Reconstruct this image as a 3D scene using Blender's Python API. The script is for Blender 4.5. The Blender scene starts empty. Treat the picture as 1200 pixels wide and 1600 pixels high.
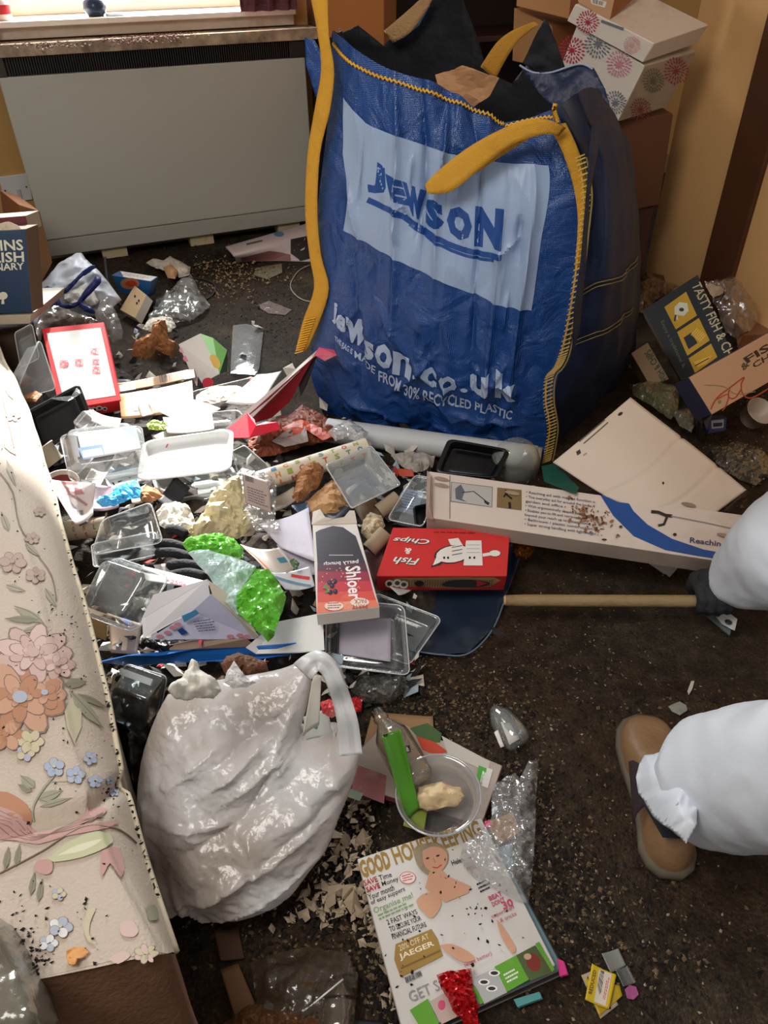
import bpy, bmesh, math, random
from mathutils import Vector, noise, Matrix
scene = bpy.context.scene
COL = scene.collection
random.seed(7)

# ------------------------------------------------------------------ camera
CAM_H, PITCH, ROLL, FPX = 1.15, math.radians(38), math.radians(0.8), 1155.0
_fw = Vector((0, math.cos(PITCH), -math.sin(PITCH)))
_up0 = Vector((0, math.sin(PITCH), math.cos(PITCH)))
_rt0 = Vector((1, 0, 0))
_rt = _rt0 * math.cos(ROLL) - _up0 * math.sin(ROLL)
_up = _rt0 * math.sin(ROLL) + _up0 * math.cos(ROLL)
CAM = Vector((0, 0, CAM_H))
cd = bpy.data.cameras.new('camera')
cam = bpy.data.objects.new('camera', cd)
COL.objects.link(cam)
cd.sensor_fit = 'VERTICAL'
cd.sensor_height = 36.0
cd.sensor_width = 27.0
cd.lens = FPX / 1600.0 * 36.0
cd.clip_start = 0.02
cam.matrix_world = Matrix(((_rt.x, _up.x, -_fw.x, CAM.x), (_rt.y, _up.y, -_fw.y, CAM.y), (_rt.z, _up.z, -_fw.z, CAM.z), (0, 0, 0, 1)))
scene.camera = cam

# ------------------------------------------------------------------ world, sun, window light, exposure
scene.view_settings.view_transform = 'Standard'
scene.view_settings.look = 'None'
scene.view_settings.gamma = 1.0
scene.view_settings.use_curve_mapping = False
scene.view_settings.exposure = 0.8
world = bpy.data.worlds.new('world')
scene.world = world
world.use_nodes = True
bg = world.node_tree.nodes['Background']
bg.inputs[0].default_value = (1.0, 0.93, 0.86, 1)
bg.inputs[1].default_value = 0.17

def light(name, kind, loc, target, energy, color, size=1.0, size_y=None, angle=None, spread=None):
    l = bpy.data.lights.new(name, kind)
    l.energy = energy
    l.color = color
    if kind == 'AREA':
        l.shape = 'RECTANGLE'
        l.size = size
        l.size_y = size_y or size
        if spread: l.spread = spread
    if angle is not None:
        l.angle = angle
    o = bpy.data.objects.new(name, l)
    COL.objects.link(o)
    o.location = loc
    d = Vector(target) - Vector(loc)
    o.rotation_euler = d.to_track_quat('-Z', 'Y').to_euler()
    return o
SUN_DIR = Vector((0.12, -1.0, -0.56))
light('sun', 'SUN', (-1, 5, 3), Vector((-1, 5, 3)) + SUN_DIR, 11.5, (1.0, 0.97, 0.91), angle=math.radians(1.6))
light('window_daylight', 'AREA', (-1.05, 4.05, 1.55), (-0.1, 1.2, 0.1), 110.0, (0.90, 0.96, 1.0), 1.0, 1.2)
light('overhead_fill', 'AREA', (-0.8, 0.15, 2.3), (0.1, 1.6, 0.2), 19.0, (1.0, 0.95, 0.88), 0.9, 0.9)  # added fill light above the camera, not a lamp of the room

# ------------------------------------------------------------------ helpers
def lin(c):
    c = c.lstrip('#')
    v = [int(c[i:i + 2], 16) / 255 for i in (0, 2, 4)]
    return tuple((x / 12.92 if x <= 0.04045 else ((x + 0.055) / 1.055) ** 2.4) for x in v) + (1,)

_m = {}
def mat(hexc, rough=0.55, dirt=0.0, dirtc='4a3420', scale=9.0, bump=0.0, bscale=60.0, spec=0.4, metal=0.0, name=None, trans=0.0):
    """painted, printed or plain material with optional patchy dirt of its own"""
    key = (hexc, rough, dirt, dirtc, scale, bump, bscale, spec, metal, trans)
    if key in _m: return _m[key]
    m = bpy.data.materials.new(name or 'surface_' + hexc)
    m.use_nodes = True
    nt = m.node_tree
    b = nt.nodes['Principled BSDF']
    b.inputs['Base Color'].default_value = lin(hexc)
    b.inputs['Roughness'].default_value = rough
    b.inputs['Specular IOR Level'].default_value = spec
    b.inputs['Metallic'].default_value = metal
    tc = nt.nodes.new('ShaderNodeTexCoord')
    if dirt > 0:
        n = nt.nodes.new('ShaderNodeTexNoise')
        n.inputs['Scale'].default_value = scale
        n.inputs['Detail'].default_value = 8
        n.inputs['Roughness'].default_value = 0.65
        nt.links.new(tc.outputs['Object'], n.inputs['Vector'])
        r = nt.nodes.new('ShaderNodeValToRGB')
        r.color_ramp.elements[0].position = 0.60 - 0.25 * dirt
        r.color_ramp.elements[1].position = 0.88 - 0.2 * dirt
        nt.links.new(n.outputs['Fac'], r.inputs[0])
        mul = nt.nodes.new('ShaderNodeMath'); mul.operation = 'MULTIPLY'
        mul.inputs[1].default_value = min(1, 0.35 + dirt * 0.6)
        nt.links.new(r.outputs[0], mul.inputs[0])
        mx = nt.nodes.new('ShaderNodeMixRGB')
        mx.inputs[1].default_value = lin(hexc)
        mx.inputs[2].default_value = lin(dirtc)
        nt.links.new(mul.outputs[0], mx.inputs[0])
        nt.links.new(mx.outputs[0], b.inputs['Base Color'])
    if bump > 0:
        n2 = nt.nodes.new('ShaderNodeTexNoise')
        n2.inputs['Scale'].default_value = bscale
        n2.inputs['Detail'].default_value = 5
        nt.links.new(tc.outputs['Object'], n2.inputs['Vector'])
        bp = nt.nodes.new('ShaderNodeBump')
        bp.inputs['Strength'].default_value = bump
        bp.inputs['Distance'].default_value = 0.01
        nt.links.new(n2.outputs['Fac'], bp.inputs['Height'])
        nt.links.new(bp.outputs[0], b.inputs['Normal'])
    if trans > 0:
        tr = nt.nodes.new('ShaderNodeBsdfTranslucent')
        tr.inputs[0].default_value = lin(hexc)
        ms = nt.nodes.new('ShaderNodeMixShader')
        ms.inputs[0].default_value = trans
        nt.links.new(b.outputs[0], ms.inputs[1])
        nt.links.new(tr.outputs[0], ms.inputs[2])
        nt.links.new(ms.outputs[0], nt.nodes['Material Output'].inputs[0])
    _m[key] = m
    return m

_f = {}
def film(tint='ffffff', body=0.10, rough=0.12, gloss=1.0, bump=0.0):
    """thin clear plastic: see-through, with its own sheen"""
    if bump: gloss *= .8; rough = max(rough, .16); bump *= .5
    key = (tint, body, rough, gloss, bump)
    if key in _f: return _f[key]
    m = bpy.data.materials.new('clear_plastic_' + tint)
    m.use_nodes = True
    nt = m.node_tree
    for n in list(nt.nodes): nt.nodes.remove(n)
    out = nt.nodes.new('ShaderNodeOutputMaterial')
    tr = nt.nodes.new('ShaderNodeBsdfTransparent'); tr.inputs[0].default_value = tuple(0.35 + 0.65 * c for c in lin(tint)[:3]) + (1,)
    df = nt.nodes.new('ShaderNodeBsdfDiffuse'); df.inputs[0].default_value = lin(tint)
    gl = nt.nodes.new('ShaderNodeBsdfGlossy'); gl.inputs['Roughness'].default_value = rough
    lw = nt.nodes.new('ShaderNodeLayerWeight'); lw.inputs['Blend'].default_value = 0.5
    pw = nt.nodes.new('ShaderNodeMath'); pw.operation = 'POWER'; pw.inputs[1].default_value = 3.0
    fr = nt.nodes.new('ShaderNodeMath'); fr.operation = 'MULTIPLY_ADD'; fr.inputs[1].default_value = 0.7; fr.inputs[2].default_value = 0.06
    nt.links.new(lw.outputs['Facing'], pw.inputs[0]); nt.links.new(pw.outputs[0], fr.inputs[0])
    mu = nt.nodes.new('ShaderNodeMath'); mu.operation = 'MULTIPLY'; mu.inputs[1].default_value = gloss
    mu.use_clamp = True
    a = nt.nodes.new('ShaderNodeMixShader'); a.inputs[0].default_value = body
    b = nt.nodes.new('ShaderNodeMixShader')
    nt.links.new(tr.outputs[0], a.inputs[1]); nt.links.new(df.outputs[0], a.inputs[2])
    nt.links.new(fr.outputs[0], mu.inputs[0]); nt.links.new(mu.outputs[0], b.inputs[0])
    nt.links.new(a.outputs[0], b.inputs[1]); nt.links.new(gl.outputs[0], b.inputs[2])
    nt.links.new(b.outputs[0], out.inputs[0])
    if bump:
        tc = nt.nodes.new('ShaderNodeTexCoord')
        n2 = nt.nodes.new('ShaderNodeTexNoise'); n2.inputs['Scale'].default_value = 45; n2.inputs['Detail'].default_value = 4
        bp = nt.nodes.new('ShaderNodeBump'); bp.inputs['Strength'].default_value = bump; bp.inputs['Distance'].default_value = 0.01
        nt.links.new(tc.outputs['Object'], n2.inputs['Vector'])
        nt.links.new(n2.outputs['Fac'], bp.inputs['Height'])
        for g in (gl, lw, df): nt.links.new(bp.outputs[0], g.inputs['Normal'])
    _f[key] = m
    return m

CLEAR = film('eef4f6', 0.11, 0.07, 1.9)
HAZY = film('e6eaea', 0.24, 0.14, 1.7, 0.15)
CLING = film('f2f2f0', 0.14, 0.14, 2.2, 0.6)

RIM_GLINT = film('f4f8fa', 0.45, 0.12, 2.0)  # pale tint that paints the bright edge highlight of clear trays

def ray(px, py): return _fw * FPX + _rt * (px - 600) + _up * (800 - py)
def U(px, py, z=0.0):
    """the world point seen at this pixel that lies at height z"""
    d = ray(px, py)
    return CAM + d * ((z - CAM_H) / d.z)
def W(px, py, p0, n):
    """the world point seen at this pixel on the plane through p0 with normal n"""
    d = ray(px, py); n = Vector(n)
    return CAM + d * ((Vector(p0) - CAM).dot(n) / d.dot(n))
def proj(P):
    d = Vector(P) - CAM; z = d.dot(_fw)
    return (600 + FPX * d.dot(_rt) / z, 800 - FPX * d.dot(_up) / z)
def P3(p): return U(p[0], p[1], p[2]) if len(p) == 3 else p

def link(name, me, material=None, parent=None, smooth=False, kind=None, label=None):
    o = bpy.data.objects.new(name, me)
    COL.objects.link(o)
    for m in (material if isinstance(material, (list, tuple)) else [material]):
        if m: me.materials.append(m)
    if smooth:
        for p in me.polygons: p.use_smooth = True
    if parent is not None:
        o.parent = parent
        L = parent.location
        if parent.parent: L = Vector((0, 0, 0))
        me.transform(Matrix.Translation(-L - (parent.parent.location if parent.parent else Vector((0, 0, 0)))))
    if kind: o['kind'] = kind
    if label: o['label'] = label
    return o

def mk(name, verts, faces, material=None, parent=None, smooth=False, mi=None, **k):
    me = bpy.data.meshes.new(name)
    me.from_pydata([tuple(v) for v in verts], [], faces)
    if mi:
        for p, i in zip(me.polygons, mi): p.material_index = i
    me.update()
    return link(name, me, material, parent, smooth, **k)

def thing(name, label, cat, loc=None, group=None):
    o = bpy.data.objects.new(name, None)
    o.empty_display_size = 0.05
    COL.objects.link(o)
    if loc is not None: o.location = Vector(loc)
    o['label'] = label; o['category'] = cat
    if group: o['group'] = group
    return o
def tag(o, label, cat, group=None, kind=None):
    o['label'] = label; o['category'] = cat
    if group: o['group'] = group
    if kind: o['kind'] = kind
    return o
def struct(o):
    o['kind'] = 'structure'
    return o
def solid(o, t, off=-1):
    m = o.modifiers.new('thickness', 'SOLIDIFY'); m.thickness = t; m.offset = off
    return o
def bev(o, w, seg=2):
    m = o.modifiers.new('bevel', 'BEVEL'); m.width = w; m.segments = seg; m.limit_method = 'ANGLE'
    return o

def box(name, c, u, v, w, material, parent=None, b=0.0, **k):
    """a box centred at c with half-axes u, v, w"""
    c, u, v, w = map(Vector, (c, u, v, w))
    V = [c + u * a + v * b_ + w * d for d in (-1, 1) for b_ in (-1, 1) for a in (-1, 1)]
    F = [(0, 2, 3, 1), (4, 5, 7, 6), (0, 1, 5, 4), (2, 6, 7, 3), (0, 4, 6, 2), (1, 3, 7, 5)]
    if u.cross(v).dot(w) < 0: F = [f[::-1] for f in F]
    o = mk(name, V, F, material, parent, **k)
    if b: bev(o, b)
    return o
def abox(name, lo, hi, material, parent=None, b=0.0, **k):
    lo, hi = Vector(lo), Vector(hi); c = (lo + hi) / 2; h = (hi - lo) / 2
    return box(name, c, (h.x, 0, 0), (0, h.y, 0), (0, 0, h.z), material, parent, b, **k)

def tube(name, pts, r, material, parent=None, n=8, closed=False, caps=True, **k):
    pts = [Vector(p) for p in pts]
    rs = r if isinstance(r, (list, tuple)) else [r] * len(pts)
    V, Fc = [], []
    prev = None
    N = len(pts)
    for i, p in enumerate(pts):
        a = pts[max(0, i - 1)]; b = pts[min(N - 1, i + 1)]
        d = (b - a).normalized()
        if prev is None:
            s = d.cross(Vector((0, 0, 1)))
            if s.length < 0.1: s = d.cross(Vector((1, 0, 0)))
            s.normalize()
        else:
            s = (prev - d * prev.dot(d)).normalized()
        prev = s
        t = d.cross(s)
        for j in range(n):
            a_ = 2 * math.pi * j / n
            V.append(p + (s * math.cos(a_) + t * math.sin(a_)) * rs[i])
    for i in range(N - 1):
        for j in range(n):
            Fc.append((i * n + j, i * n + (j + 1) % n, (i + 1) * n + (j + 1) % n, (i + 1) * n + j))
    if caps:
        Fc.append(tuple(range(n - 1, -1, -1))); Fc.append(tuple((N - 1) * n + j for j in range(n)))
    return mk(name, V, Fc, material, parent, True, **k)

def spline(pts, n=8):
    pts = [Vector(p) for p in pts]
    P = [pts[0]] + pts + [pts[-1]]
    out = []
    for i in range(1, len(P) - 2):
        a, b, c, d = P[i - 1:i + 3]
        for j in range(n):
            t = j / n
            out.append(0.5 * ((2 * b) + (c - a) * t + (2 * a - 5 * b + 4 * c - d) * t * t + (3 * b - a - 3 * c + d) * t ** 3))
    out.append(pts[-1])
    return out
def spl2(pts, n=6):
    return [(v.x, v.y) for v in spline([Vector((p[0], p[1], 0)) for p in pts], n)]

def lathe(name, prof, base, axis, material, parent=None, n=28, sx=1.0, **k):
    axis = Vector(axis).normalized(); base = Vector(base)
    s = axis.cross(Vector((0, 1, 0.1))).normalized(); t = axis.cross(s)
    V, F = [], []
    for r, h in prof:
        for j in range(n):
            a = 2 * math.pi * j / n
            V.append(base + axis * h + (s * math.cos(a) * sx + t * math.sin(a)) * r)
    for i in range(len(prof) - 1):
        for j in range(n):
            F.append((i * n + j, i * n + (j + 1) % n, (i + 1) * n + (j + 1) % n, (i + 1) * n + j))
    return mk(name, V, F, material, parent, True, **k)

def N3(p, s=1.0, seed=0.0):
    return noise.noise(Vector((p[0] * s + seed, p[1] * s - seed * 1.7, p[2] * s + seed * 0.3)))
def crease(p, s, seed=0.0):
    """sharp-ridged folds"""
    q = Vector((p[0] * s + seed, p[1] * s + seed * 2, p[2] * s))
    d = noise.voronoi(q)[0]
    return (d[1] - d[0])
def crinkle(p, s, seed=0.0):
    """crumpled paper: facets meeting in ridges and valleys, in three sizes"""
    return crease(p, s, seed) - 0.55 * crease(p, s * 2.1, seed + 3) + 0.28 * crease(p, s * 4.6, seed + 7)

# ------------------------------------------------------------------ surfaces
class Surf:
    """a smooth sheet through a grid of world points; s runs right, t runs down"""
    def __init__(self, ctrl, disp=None):
        self.c = [[P3(p) if isinstance(p, tuple) else Vector(p) for p in r] for r in ctrl]
        self.R, self.C = len(self.c), len(self.c[0])
        self.disp = disp
        n = self._n(0.5, 0.5)
        self.sg = 1 if n.dot(CAM - self.raw(0.5, 0.5)) > 0 else -1
        self.grid = [(s / 10, t / 10, proj(self.raw(s / 10, t / 10))) for s in range(11) for t in range(11)]
    def _cr(self, P, x):
        n = len(P)
        if n == 1: return P[0]
        f = x * (n - 1); i = min(max(int(math.floor(f)), 0), n - 2); u = f - i
        b, c = P[i], P[i + 1]
        if n == 2 or u < 0 or u > 1: return b + (c - b) * u
        a = P[i - 1] if i > 0 else b * 2 - c
        d = P[i + 2] if i < n - 2 else c * 2 - b
        return 0.5 * ((2 * b) + (c - a) * u + (2 * a - 5 * b + 4 * c - d) * u * u + (3 * b - a - 3 * c + d) * u ** 3)
    def raw(self, s, t):
        return self._cr([self._cr(r, s) for r in self.c], t)
    def _n(self, s, t, f=None):
        f = f or self.raw
        e = 0.012
        a = f(s + e, t) - f(s - e, t); b = f(s, t + e) - f(s, t - e)
        n = a.cross(b)
        return n.normalized() if n.length > 1e-12 else Vector((0, 0, 1))
    def full(self, s, t):
        p = self.raw(s, t)
        if self.disp: p = p + self._n(s, t) * (self.sg * self.disp(s, t, p))
        return p
    def at(self, s, t, off=0.0):
        if off == 0.0: return self.full(s, t)
        return self.full(s, t) + self._n(s, t) * (self.sg * off)
    def inv(self, px, py, fix=True):
        g = min(self.grid, key=lambda g: (g[2][0] - px) ** 2 + (g[2][1] - py) ** 2)
        s, t = g[0], g[1]
        for _ in range(8):
            x, y = proj(self.raw(s, t)); e = 1e-3
            xs, ys = proj(self.raw(s + e, t)); xt, yt = proj(self.raw(s, t + e))
            a, b, c, d = (xs - x) / e, (xt - x) / e, (ys - y) / e, (yt - y) / e
            det = a * d - b * c
            if abs(det) < 1e-9: break
            ds = ((px - x) * d - b * (py - y)) / det; dt = (a * (py - y) - c * (px - x)) / det
            s += max(-0.3, min(0.3, ds)); t += max(-0.3, min(0.3, dt))
        if self.disp and fix:
            x, y = proj(self.full(s, t))
            return self.inv(px - (x - px) * .9, py - (y - py) * .9, False)
        return s, t
    def mesh(self, name, material, parent=None, nu=16, nv=16, thick=0.0, smooth=True, off=0.0, **k):
        V = [self.at(i / nu, j / nv, off) for j in range(nv + 1) for i in range(nu + 1)]
        F = [(j * (nu + 1) + i, j * (nu + 1) + i + 1, (j + 1) * (nu + 1) + i + 1, (j + 1) * (nu + 1) + i) for j in range(nv) for i in range(nu)]
        if self.sg < 0: F = [f[::-1] for f in F]
        o = mk(name, V, F, material, parent, smooth, **k)
        if thick: solid(o, thick, -1)
        return o

_tx = {}
def text_polys(s, bold=0.0, shear=0.0):
    key = (s, bold, shear)
    if key in _tx: return _tx[key]
    cu = bpy.data.curves.new('t', 'FONT'); cu.body = s; cu.resolution_u = 2
    cu.offset = bold; cu.shear = shear; cu.space_line = 0.85
    o = bpy.data.objects.new('t', cu); COL.objects.link(o)

    me = o.to_mesh()
    V = [(v.co.x, v.co.y) for v in me.vertices]; F = [tuple(p.vertices) for p in me.polygons]
    o.to_mesh_clear()
    bpy.data.objects.remove(o); bpy.data.curves.remove(cu)
    if not V: _tx[key] = ([], []); return _tx[key]
    x0 = min(v[0] for v in V); x1 = max(v[0] for v in V); y0 = min(v[1] for v in V); y1 = max(v[1] for v in V)
    V = [((x - x0) / (x1 - x0 or 1), 1 - (y - y0) / (y1 - y0 or 1)) for x, y in V]
    _tx[key] = (V, F)
    return _tx[key]

class Ink:
    """flat print laid on a Surf; coordinates are points of the photograph seen on that surface, or (s,t) when st=True"""
    def __init__(self, surf, root, grid=0):
        self.s, self.root, self.grid = surf, root, grid
        self.d = {}; self.k = 0; self.base = 0.0004
    def _add(self, name, V, F, m):
        self.k += 1
        off = self.base + 0.00006 * min(self.k, 60)
        b = self.d.setdefault((name, m), ([], []))
        if self.grid:
            bm = bmesh.new()
            vs = [bm.verts.new((s, t, 0)) for s, t in V]
            for f in F:
                try: bm.faces.new([vs[i] for i in f])
                except ValueError: pass
            bmesh.ops.triangulate(bm, faces=bm.faces[:])
            for ax in (0, 1):
                lo = min(v.co[ax] for v in bm.verts); hi = max(v.co[ax] for v in bm.verts)
                for i in range(1, self.grid):
                    x = i / self.grid
                    if lo < x < hi:
                        co = [0, 0, 0]; co[ax] = x; no = [0, 0, 0]; no[ax] = 1
                        bmesh.ops.bisect_plane(bm, geom=bm.verts[:] + bm.edges[:] + bm.faces[:], plane_co=co, plane_no=no)
            bm.verts.index_update()
            V = [(v.co.x, v.co.y) for v in bm.verts]; F = [tuple(v.index for v in f.verts) for f in bm.faces]
            bm.free()
        n = len(b[0])
        b[0].extend(self.s.at(s, t, off) for s, t in V)
        b[1].extend(tuple(i + n for i in f) for f in F)
    def _st(self, pts, st): return list(pts) if st else [self.s.inv(*p) for p in pts]
    def poly(self, pts, m, name='printed_panel', st=False, smooth=0):
        if smooth: pts = spl2(list(pts) + [pts[0]], smooth)[:-1]
        V = self._st(pts, st)
        if len(V) > 4:
            from mathutils.geometry import tessellate_polygon
            F = [tuple(f) for f in tessellate_polygon([[Vector((a, b, 0)) for a, b in V]])]
        else: F = [tuple(range(len(V)))]
        self._add(name, V, F, m); return self
    def disc(self, cx, cy, rx, ry, m, name='printed_panel', st=False, n=14, a0=0.0):
        ca, sa = math.cos(a0), math.sin(a0)
        pts = []
        for i in range(n):
            a = 2 * math.pi * i / n; x, y = rx * math.cos(a), ry * math.sin(a)
            pts.append((cx + x * ca - y * sa, cy + x * sa + y * ca))
        V = self._st(pts, st)
        self._add(name, V, [tuple(range(n))], m); return self
    def line(self, pts, w, m, name='printed_line', st=False, smooth=0):
        if smooth: pts = spl2(pts, smooth)
        L, Rr = [], []
        for i, p in enumerate(pts):
            a = pts[max(0, i - 1)]; b = pts[min(len(pts) - 1, i + 1)]
            dx, dy = b[0] - a[0], b[1] - a[1]; l = math.hypot(dx, dy) or 1
            L.append((p[0] - dy / l * w / 2, p[1] + dx / l * w / 2)); Rr.append((p[0] + dy / l * w / 2, p[1] - dx / l * w / 2))
        V = self._st(L + Rr, st); n = len(L)
        self._add(name, V, [(i, i + 1, n + i + 1, n + i) for i in range(n - 1)], m); return self
    def text(self, s, quad, m, bold=0.0, shear=0.0, name='lettering', st=False):
        """quad = top-left, top-right, bottom-right, bottom-left of the words as they read"""
        V, F = text_polys(s, bold, shear)
        if not V: return self
        q = self._st(quad, st)
        out = []
        for x, y in V:
            a = (q[0][0] * (1 - x) + q[1][0] * x, q[0][1] * (1 - x) + q[1][1] * x)
            b = (q[3][0] * (1 - x) + q[2][0] * x, q[3][1] * (1 - x) + q[2][1] * x)
            out.append((a[0] * (1 - y) + b[0] * y, a[1] * (1 - y) + b[1] * y))
        self._add(name, out, F, m); return self
    def bars(self, quad, m, n=12, name='barcode', st=False):
        q = self._st(quad, st); x = 0; rnd = random.Random(n)
        V, F = [], []
        while x < 0.98:
            w = rnd.choice((0.015, 0.03, 0.045)); e = min(1, x + w)
            k = len(V)
            for xx, yy in ((x, 0), (e, 0), (e, 1), (x, 1)):
                a = (q[0][0] * (1 - xx) + q[1][0] * xx, q[0][1] * (1 - xx) + q[1][1] * xx)
                b = (q[3][0] * (1 - xx) + q[2][0] * xx, q[3][1] * (1 - xx) + q[2][1] * xx)
                V.append((a[0] * (1 - yy) + b[0] * yy, a[1] * (1 - yy) + b[1] * yy))
            F.append((k, k + 1, k + 2, k + 3)); x = e + rnd.choice((0.015, 0.025, 0.04))
        self._add(name, V, F, m); return self
    def lines(self, quad, m, n=5, name='small_print', st=False, fill=0.45, seed=1):
        """rows of print too small to read"""
        q = self._st(quad, st); rnd = random.Random(seed)
        V, F = [], []
        for r in range(n):
            x = 0; y0 = r / n; y1 = y0 + fill / n; end = rnd.uniform(0.75, 1)
            while x < end:
                e = min(end, x + rnd.uniform(0.05, 0.16)); k = len(V)
                for xx, yy in ((x, y0), (e, y0), (e, y1), (x, y1)):
                    a = (q[0][0] * (1 - xx) + q[1][0] * xx, q[0][1] * (1 - xx) + q[1][1] * xx)
                    b = (q[3][0] * (1 - xx) + q[2][0] * xx, q[3][1] * (1 - xx) + q[2][1] * xx)
                    V.append((a[0] * (1 - yy) + b[0] * yy, a[1] * (1 - yy) + b[1] * yy))
                F.append((k, k + 1, k + 2, k + 3)); x = e + 0.025
        self._add(name, V, F, m); return self
    def done(self):
        for (name, m), (V, F) in self.d.items():
            name = name.split('#')[0]
            if V: mk(name, V, F, m, self.root, kind='stuff' if name in ('small_print', 'barcode') else None)
        return self.root

def outline_bm(pts, cell):
    """fill a 2D outline and cut it into a lattice, for sheets that crumple"""
    bm = bmesh.new()
    from mathutils.geometry import tessellate_polygon
    vs = [bm.verts.new((x, y, 0)) for x, y in pts]
    for f in tessellate_polygon([[Vector((x, y, 0)) for x, y in pts]]):
        try: bm.faces.new([vs[i] for i in f])
        except ValueError: pass
    for ax in (0, 1):
        lo = min(v.co[ax] for v in bm.verts); hi = max(v.co[ax] for v in bm.verts)
        x = lo + cell * 0.5
        while x < hi:
            co = [0, 0, 0]; co[ax] = x; no = [0, 0, 0]; no[ax] = 1
            bmesh.ops.bisect_plane(bm, geom=bm.verts[:] + bm.edges[:] + bm.faces[:], plane_co=co, plane_no=no)
            x += cell
    bmesh.ops.triangulate(bm, faces=bm.faces[:])
    return bm

def edge_dist(x, y, pts):
    best = 1e9
    for i in range(len(pts)):
        x1, y1 = pts[i]; x2, y2 = pts[(i + 1) % len(pts)]
        dx, dy = x2 - x1, y2 - y1; l = dx * dx + dy * dy or 1
        t = max(0, min(1, ((x - x1) * dx + (y - y1) * dy) / l))
        best = min(best, math.hypot(x - x1 - t * dx, y - y1 - t * dy))
    return best

def sheet(name, pts, z, material, parent=None, cell=6, crumple=0.004, cs=28, bulge=0.0, thick=0.0006, round_=0, smooth=False, seed=0, place=None, **k):
    """a crumpled sheet with the given outline; z is a height, or gives one for each pixel; place() may put it on another surface"""
    if round_: pts = spl2(list(pts) + [pts[0]], round_)[:-1]
    bm = outline_bm(pts, cell)
    zf = z if callable(z) else (lambda x, y: z)
    R = max(8.0, max(edge_dist(sum(p[0] for p in pts) / len(pts), sum(p[1] for p in pts) / len(pts), pts), 8))
    for v in bm.verts:
        x, y = v.co.x, v.co.y
        e = min(1.0, edge_dist(x, y, pts) / R) if bulge else 0
        h = bulge * (1 - (1 - e) ** 2)
        p = place(x, y) if place else U(x, y, zf(x, y))
        c = (crinkle(p, cs, seed) - 0.15) * crumple * 1.15 + N3(p, cs * 0.4, seed) * crumple * 0.7
        up = (CAM - p).normalized() * 0.75 + Vector((0, 0, 0.35))
        v.co = p + up * (h + c)
    me = bpy.data.meshes.new(name)
    bm.normal_update()
    bm.to_mesh(me); bm.free()
    o = link(name, me, material, parent, smooth, **k)
    if thick: solid(o, thick, 0)
    return o

def blob(name, px, py, z, rx, ry, rz, material, parent=None, rot=0.0, amp=0.35, cs=1.6, sub=4, seed=0.0, smooth=False, c=None, **k):
    """crumpled lump; radii in metres"""
    bm = bmesh.new()
    bmesh.ops.create_icosphere(bm, subdivisions=sub, radius=1.0)
    c = Vector(c) if c is not None else U(px, py, z)
    ca, sa = math.cos(rot), math.sin(rot)
    for v in bm.verts:
        d = v.co.normalized()
        f = 1 - amp * 0.8 + amp * 1.4 * crinkle(d, cs, seed) + 0.35 * amp * N3(d, 4, seed) + 0.5 * amp * N3(d, 1.5, seed + 5)
        q = Vector((d.x * rx, d.y * ry, d.z * rz)) * f
        v.co = c + Vector((q.x * ca - q.y * sa, q.x * sa + q.y * ca, q.z))
    me = bpy.data.meshes.new(name); bm.to_mesh(me); bm.free()
    return link(name, me, material, parent, smooth, **k)

def solid_face(corners, depth, down=None):
    A = [P3(p) for p in corners]
    n = (A[1] - A[0]).cross(A[3] - A[0]).normalized()
    if n.dot(CAM - A[0]) < 0: n = -n
    if isinstance(corners[2], tuple): A[2] = W(corners[2][0], corners[2][1], A[0], n)
    d = Vector(down).normalized() * depth if down is not None else -n * depth
    return A, [a + d for a in A], n

def carton(name, label, cat, corners, depth, face, side=None, down=None, group=None, b=0.0012, body='body', bulge=0.0):
    """closed box whose visible face has these corners (TL,TR,BR,BL); returns thing, face surface and the four side surfaces (top, right, bottom, left)"""
    A, B, n = solid_face(corners, depth, down)
    c = sum(A + B, Vector()) / 8
    root = thing(name, label, cat, (c.x, c.y, min(v.z for v in A + B)), group)
    V = A + B
    F = [(0, 1, 2, 3), (7, 6, 5, 4), (0, 4, 5, 1), (1, 5, 6, 2), (2, 6, 7, 3), (3, 7, 4, 0)]
    side = side or face
    if (A[1] - A[0]).cross(A[3] - A[0]).dot(n) < 0: F = [f[::-1] for f in F]
    o = mk(body, V, F, [face, side], root, mi=[0, 1, 1, 1, 1, 1])
    if b: bev(o, b, 1)
    S = Surf([[A[0], A[1]], [A[3], A[2]]])
    sides = [Surf([[B[0], B[1]], [A[0], A[1]]]), Surf([[A[1], B[1]], [A[2], B[2]]]), Surf([[A[3], A[2]], [B[3], B[2]]]), Surf([[B[0], A[0]], [B[3], A[3]]])]
    return root, S, sides

def card(name, label, cat, corners, material, thick=0.0008, curl=0.0, disp=None, nu=10, nv=10, group=None, body='sheet', seed=0, smooth=True):
    """thin printed sheet or card through 4 corners; returns thing and surface"""
    A = [P3(p) for p in corners]
    c = sum(A, Vector()) / 4
    root = thing(name, label, cat, (c.x, c.y, min(v.z for v in A)), group)
    n = (A[1] - A[0]).cross(A[3] - A[0])
    f = disp or (lambda s, t, p: curl * (4 * (s - 0.5) ** 2 - 0.3) + curl * 0.8 * N3(p, 14, seed))
    S = Surf([[A[0], A[1]], [A[3], A[2]]], f)
    S.mesh(body, material, root, nu, nv, thick, smooth)
    return root, S

def rrect(r, n=4):
    """rounded square loop in 0..1"""
    out = []
    for cx, cy, a0 in ((1 - r, 1 - r, 0), (r, 1 - r, 90), (r, r, 180), (1 - r, r, 270)):
        for i in range(n + 1):
            a = math.radians(a0 + 90 * i / n)
            out.append((cx + r * math.cos(a), cy + r * math.sin(a)))
    return out

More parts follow.
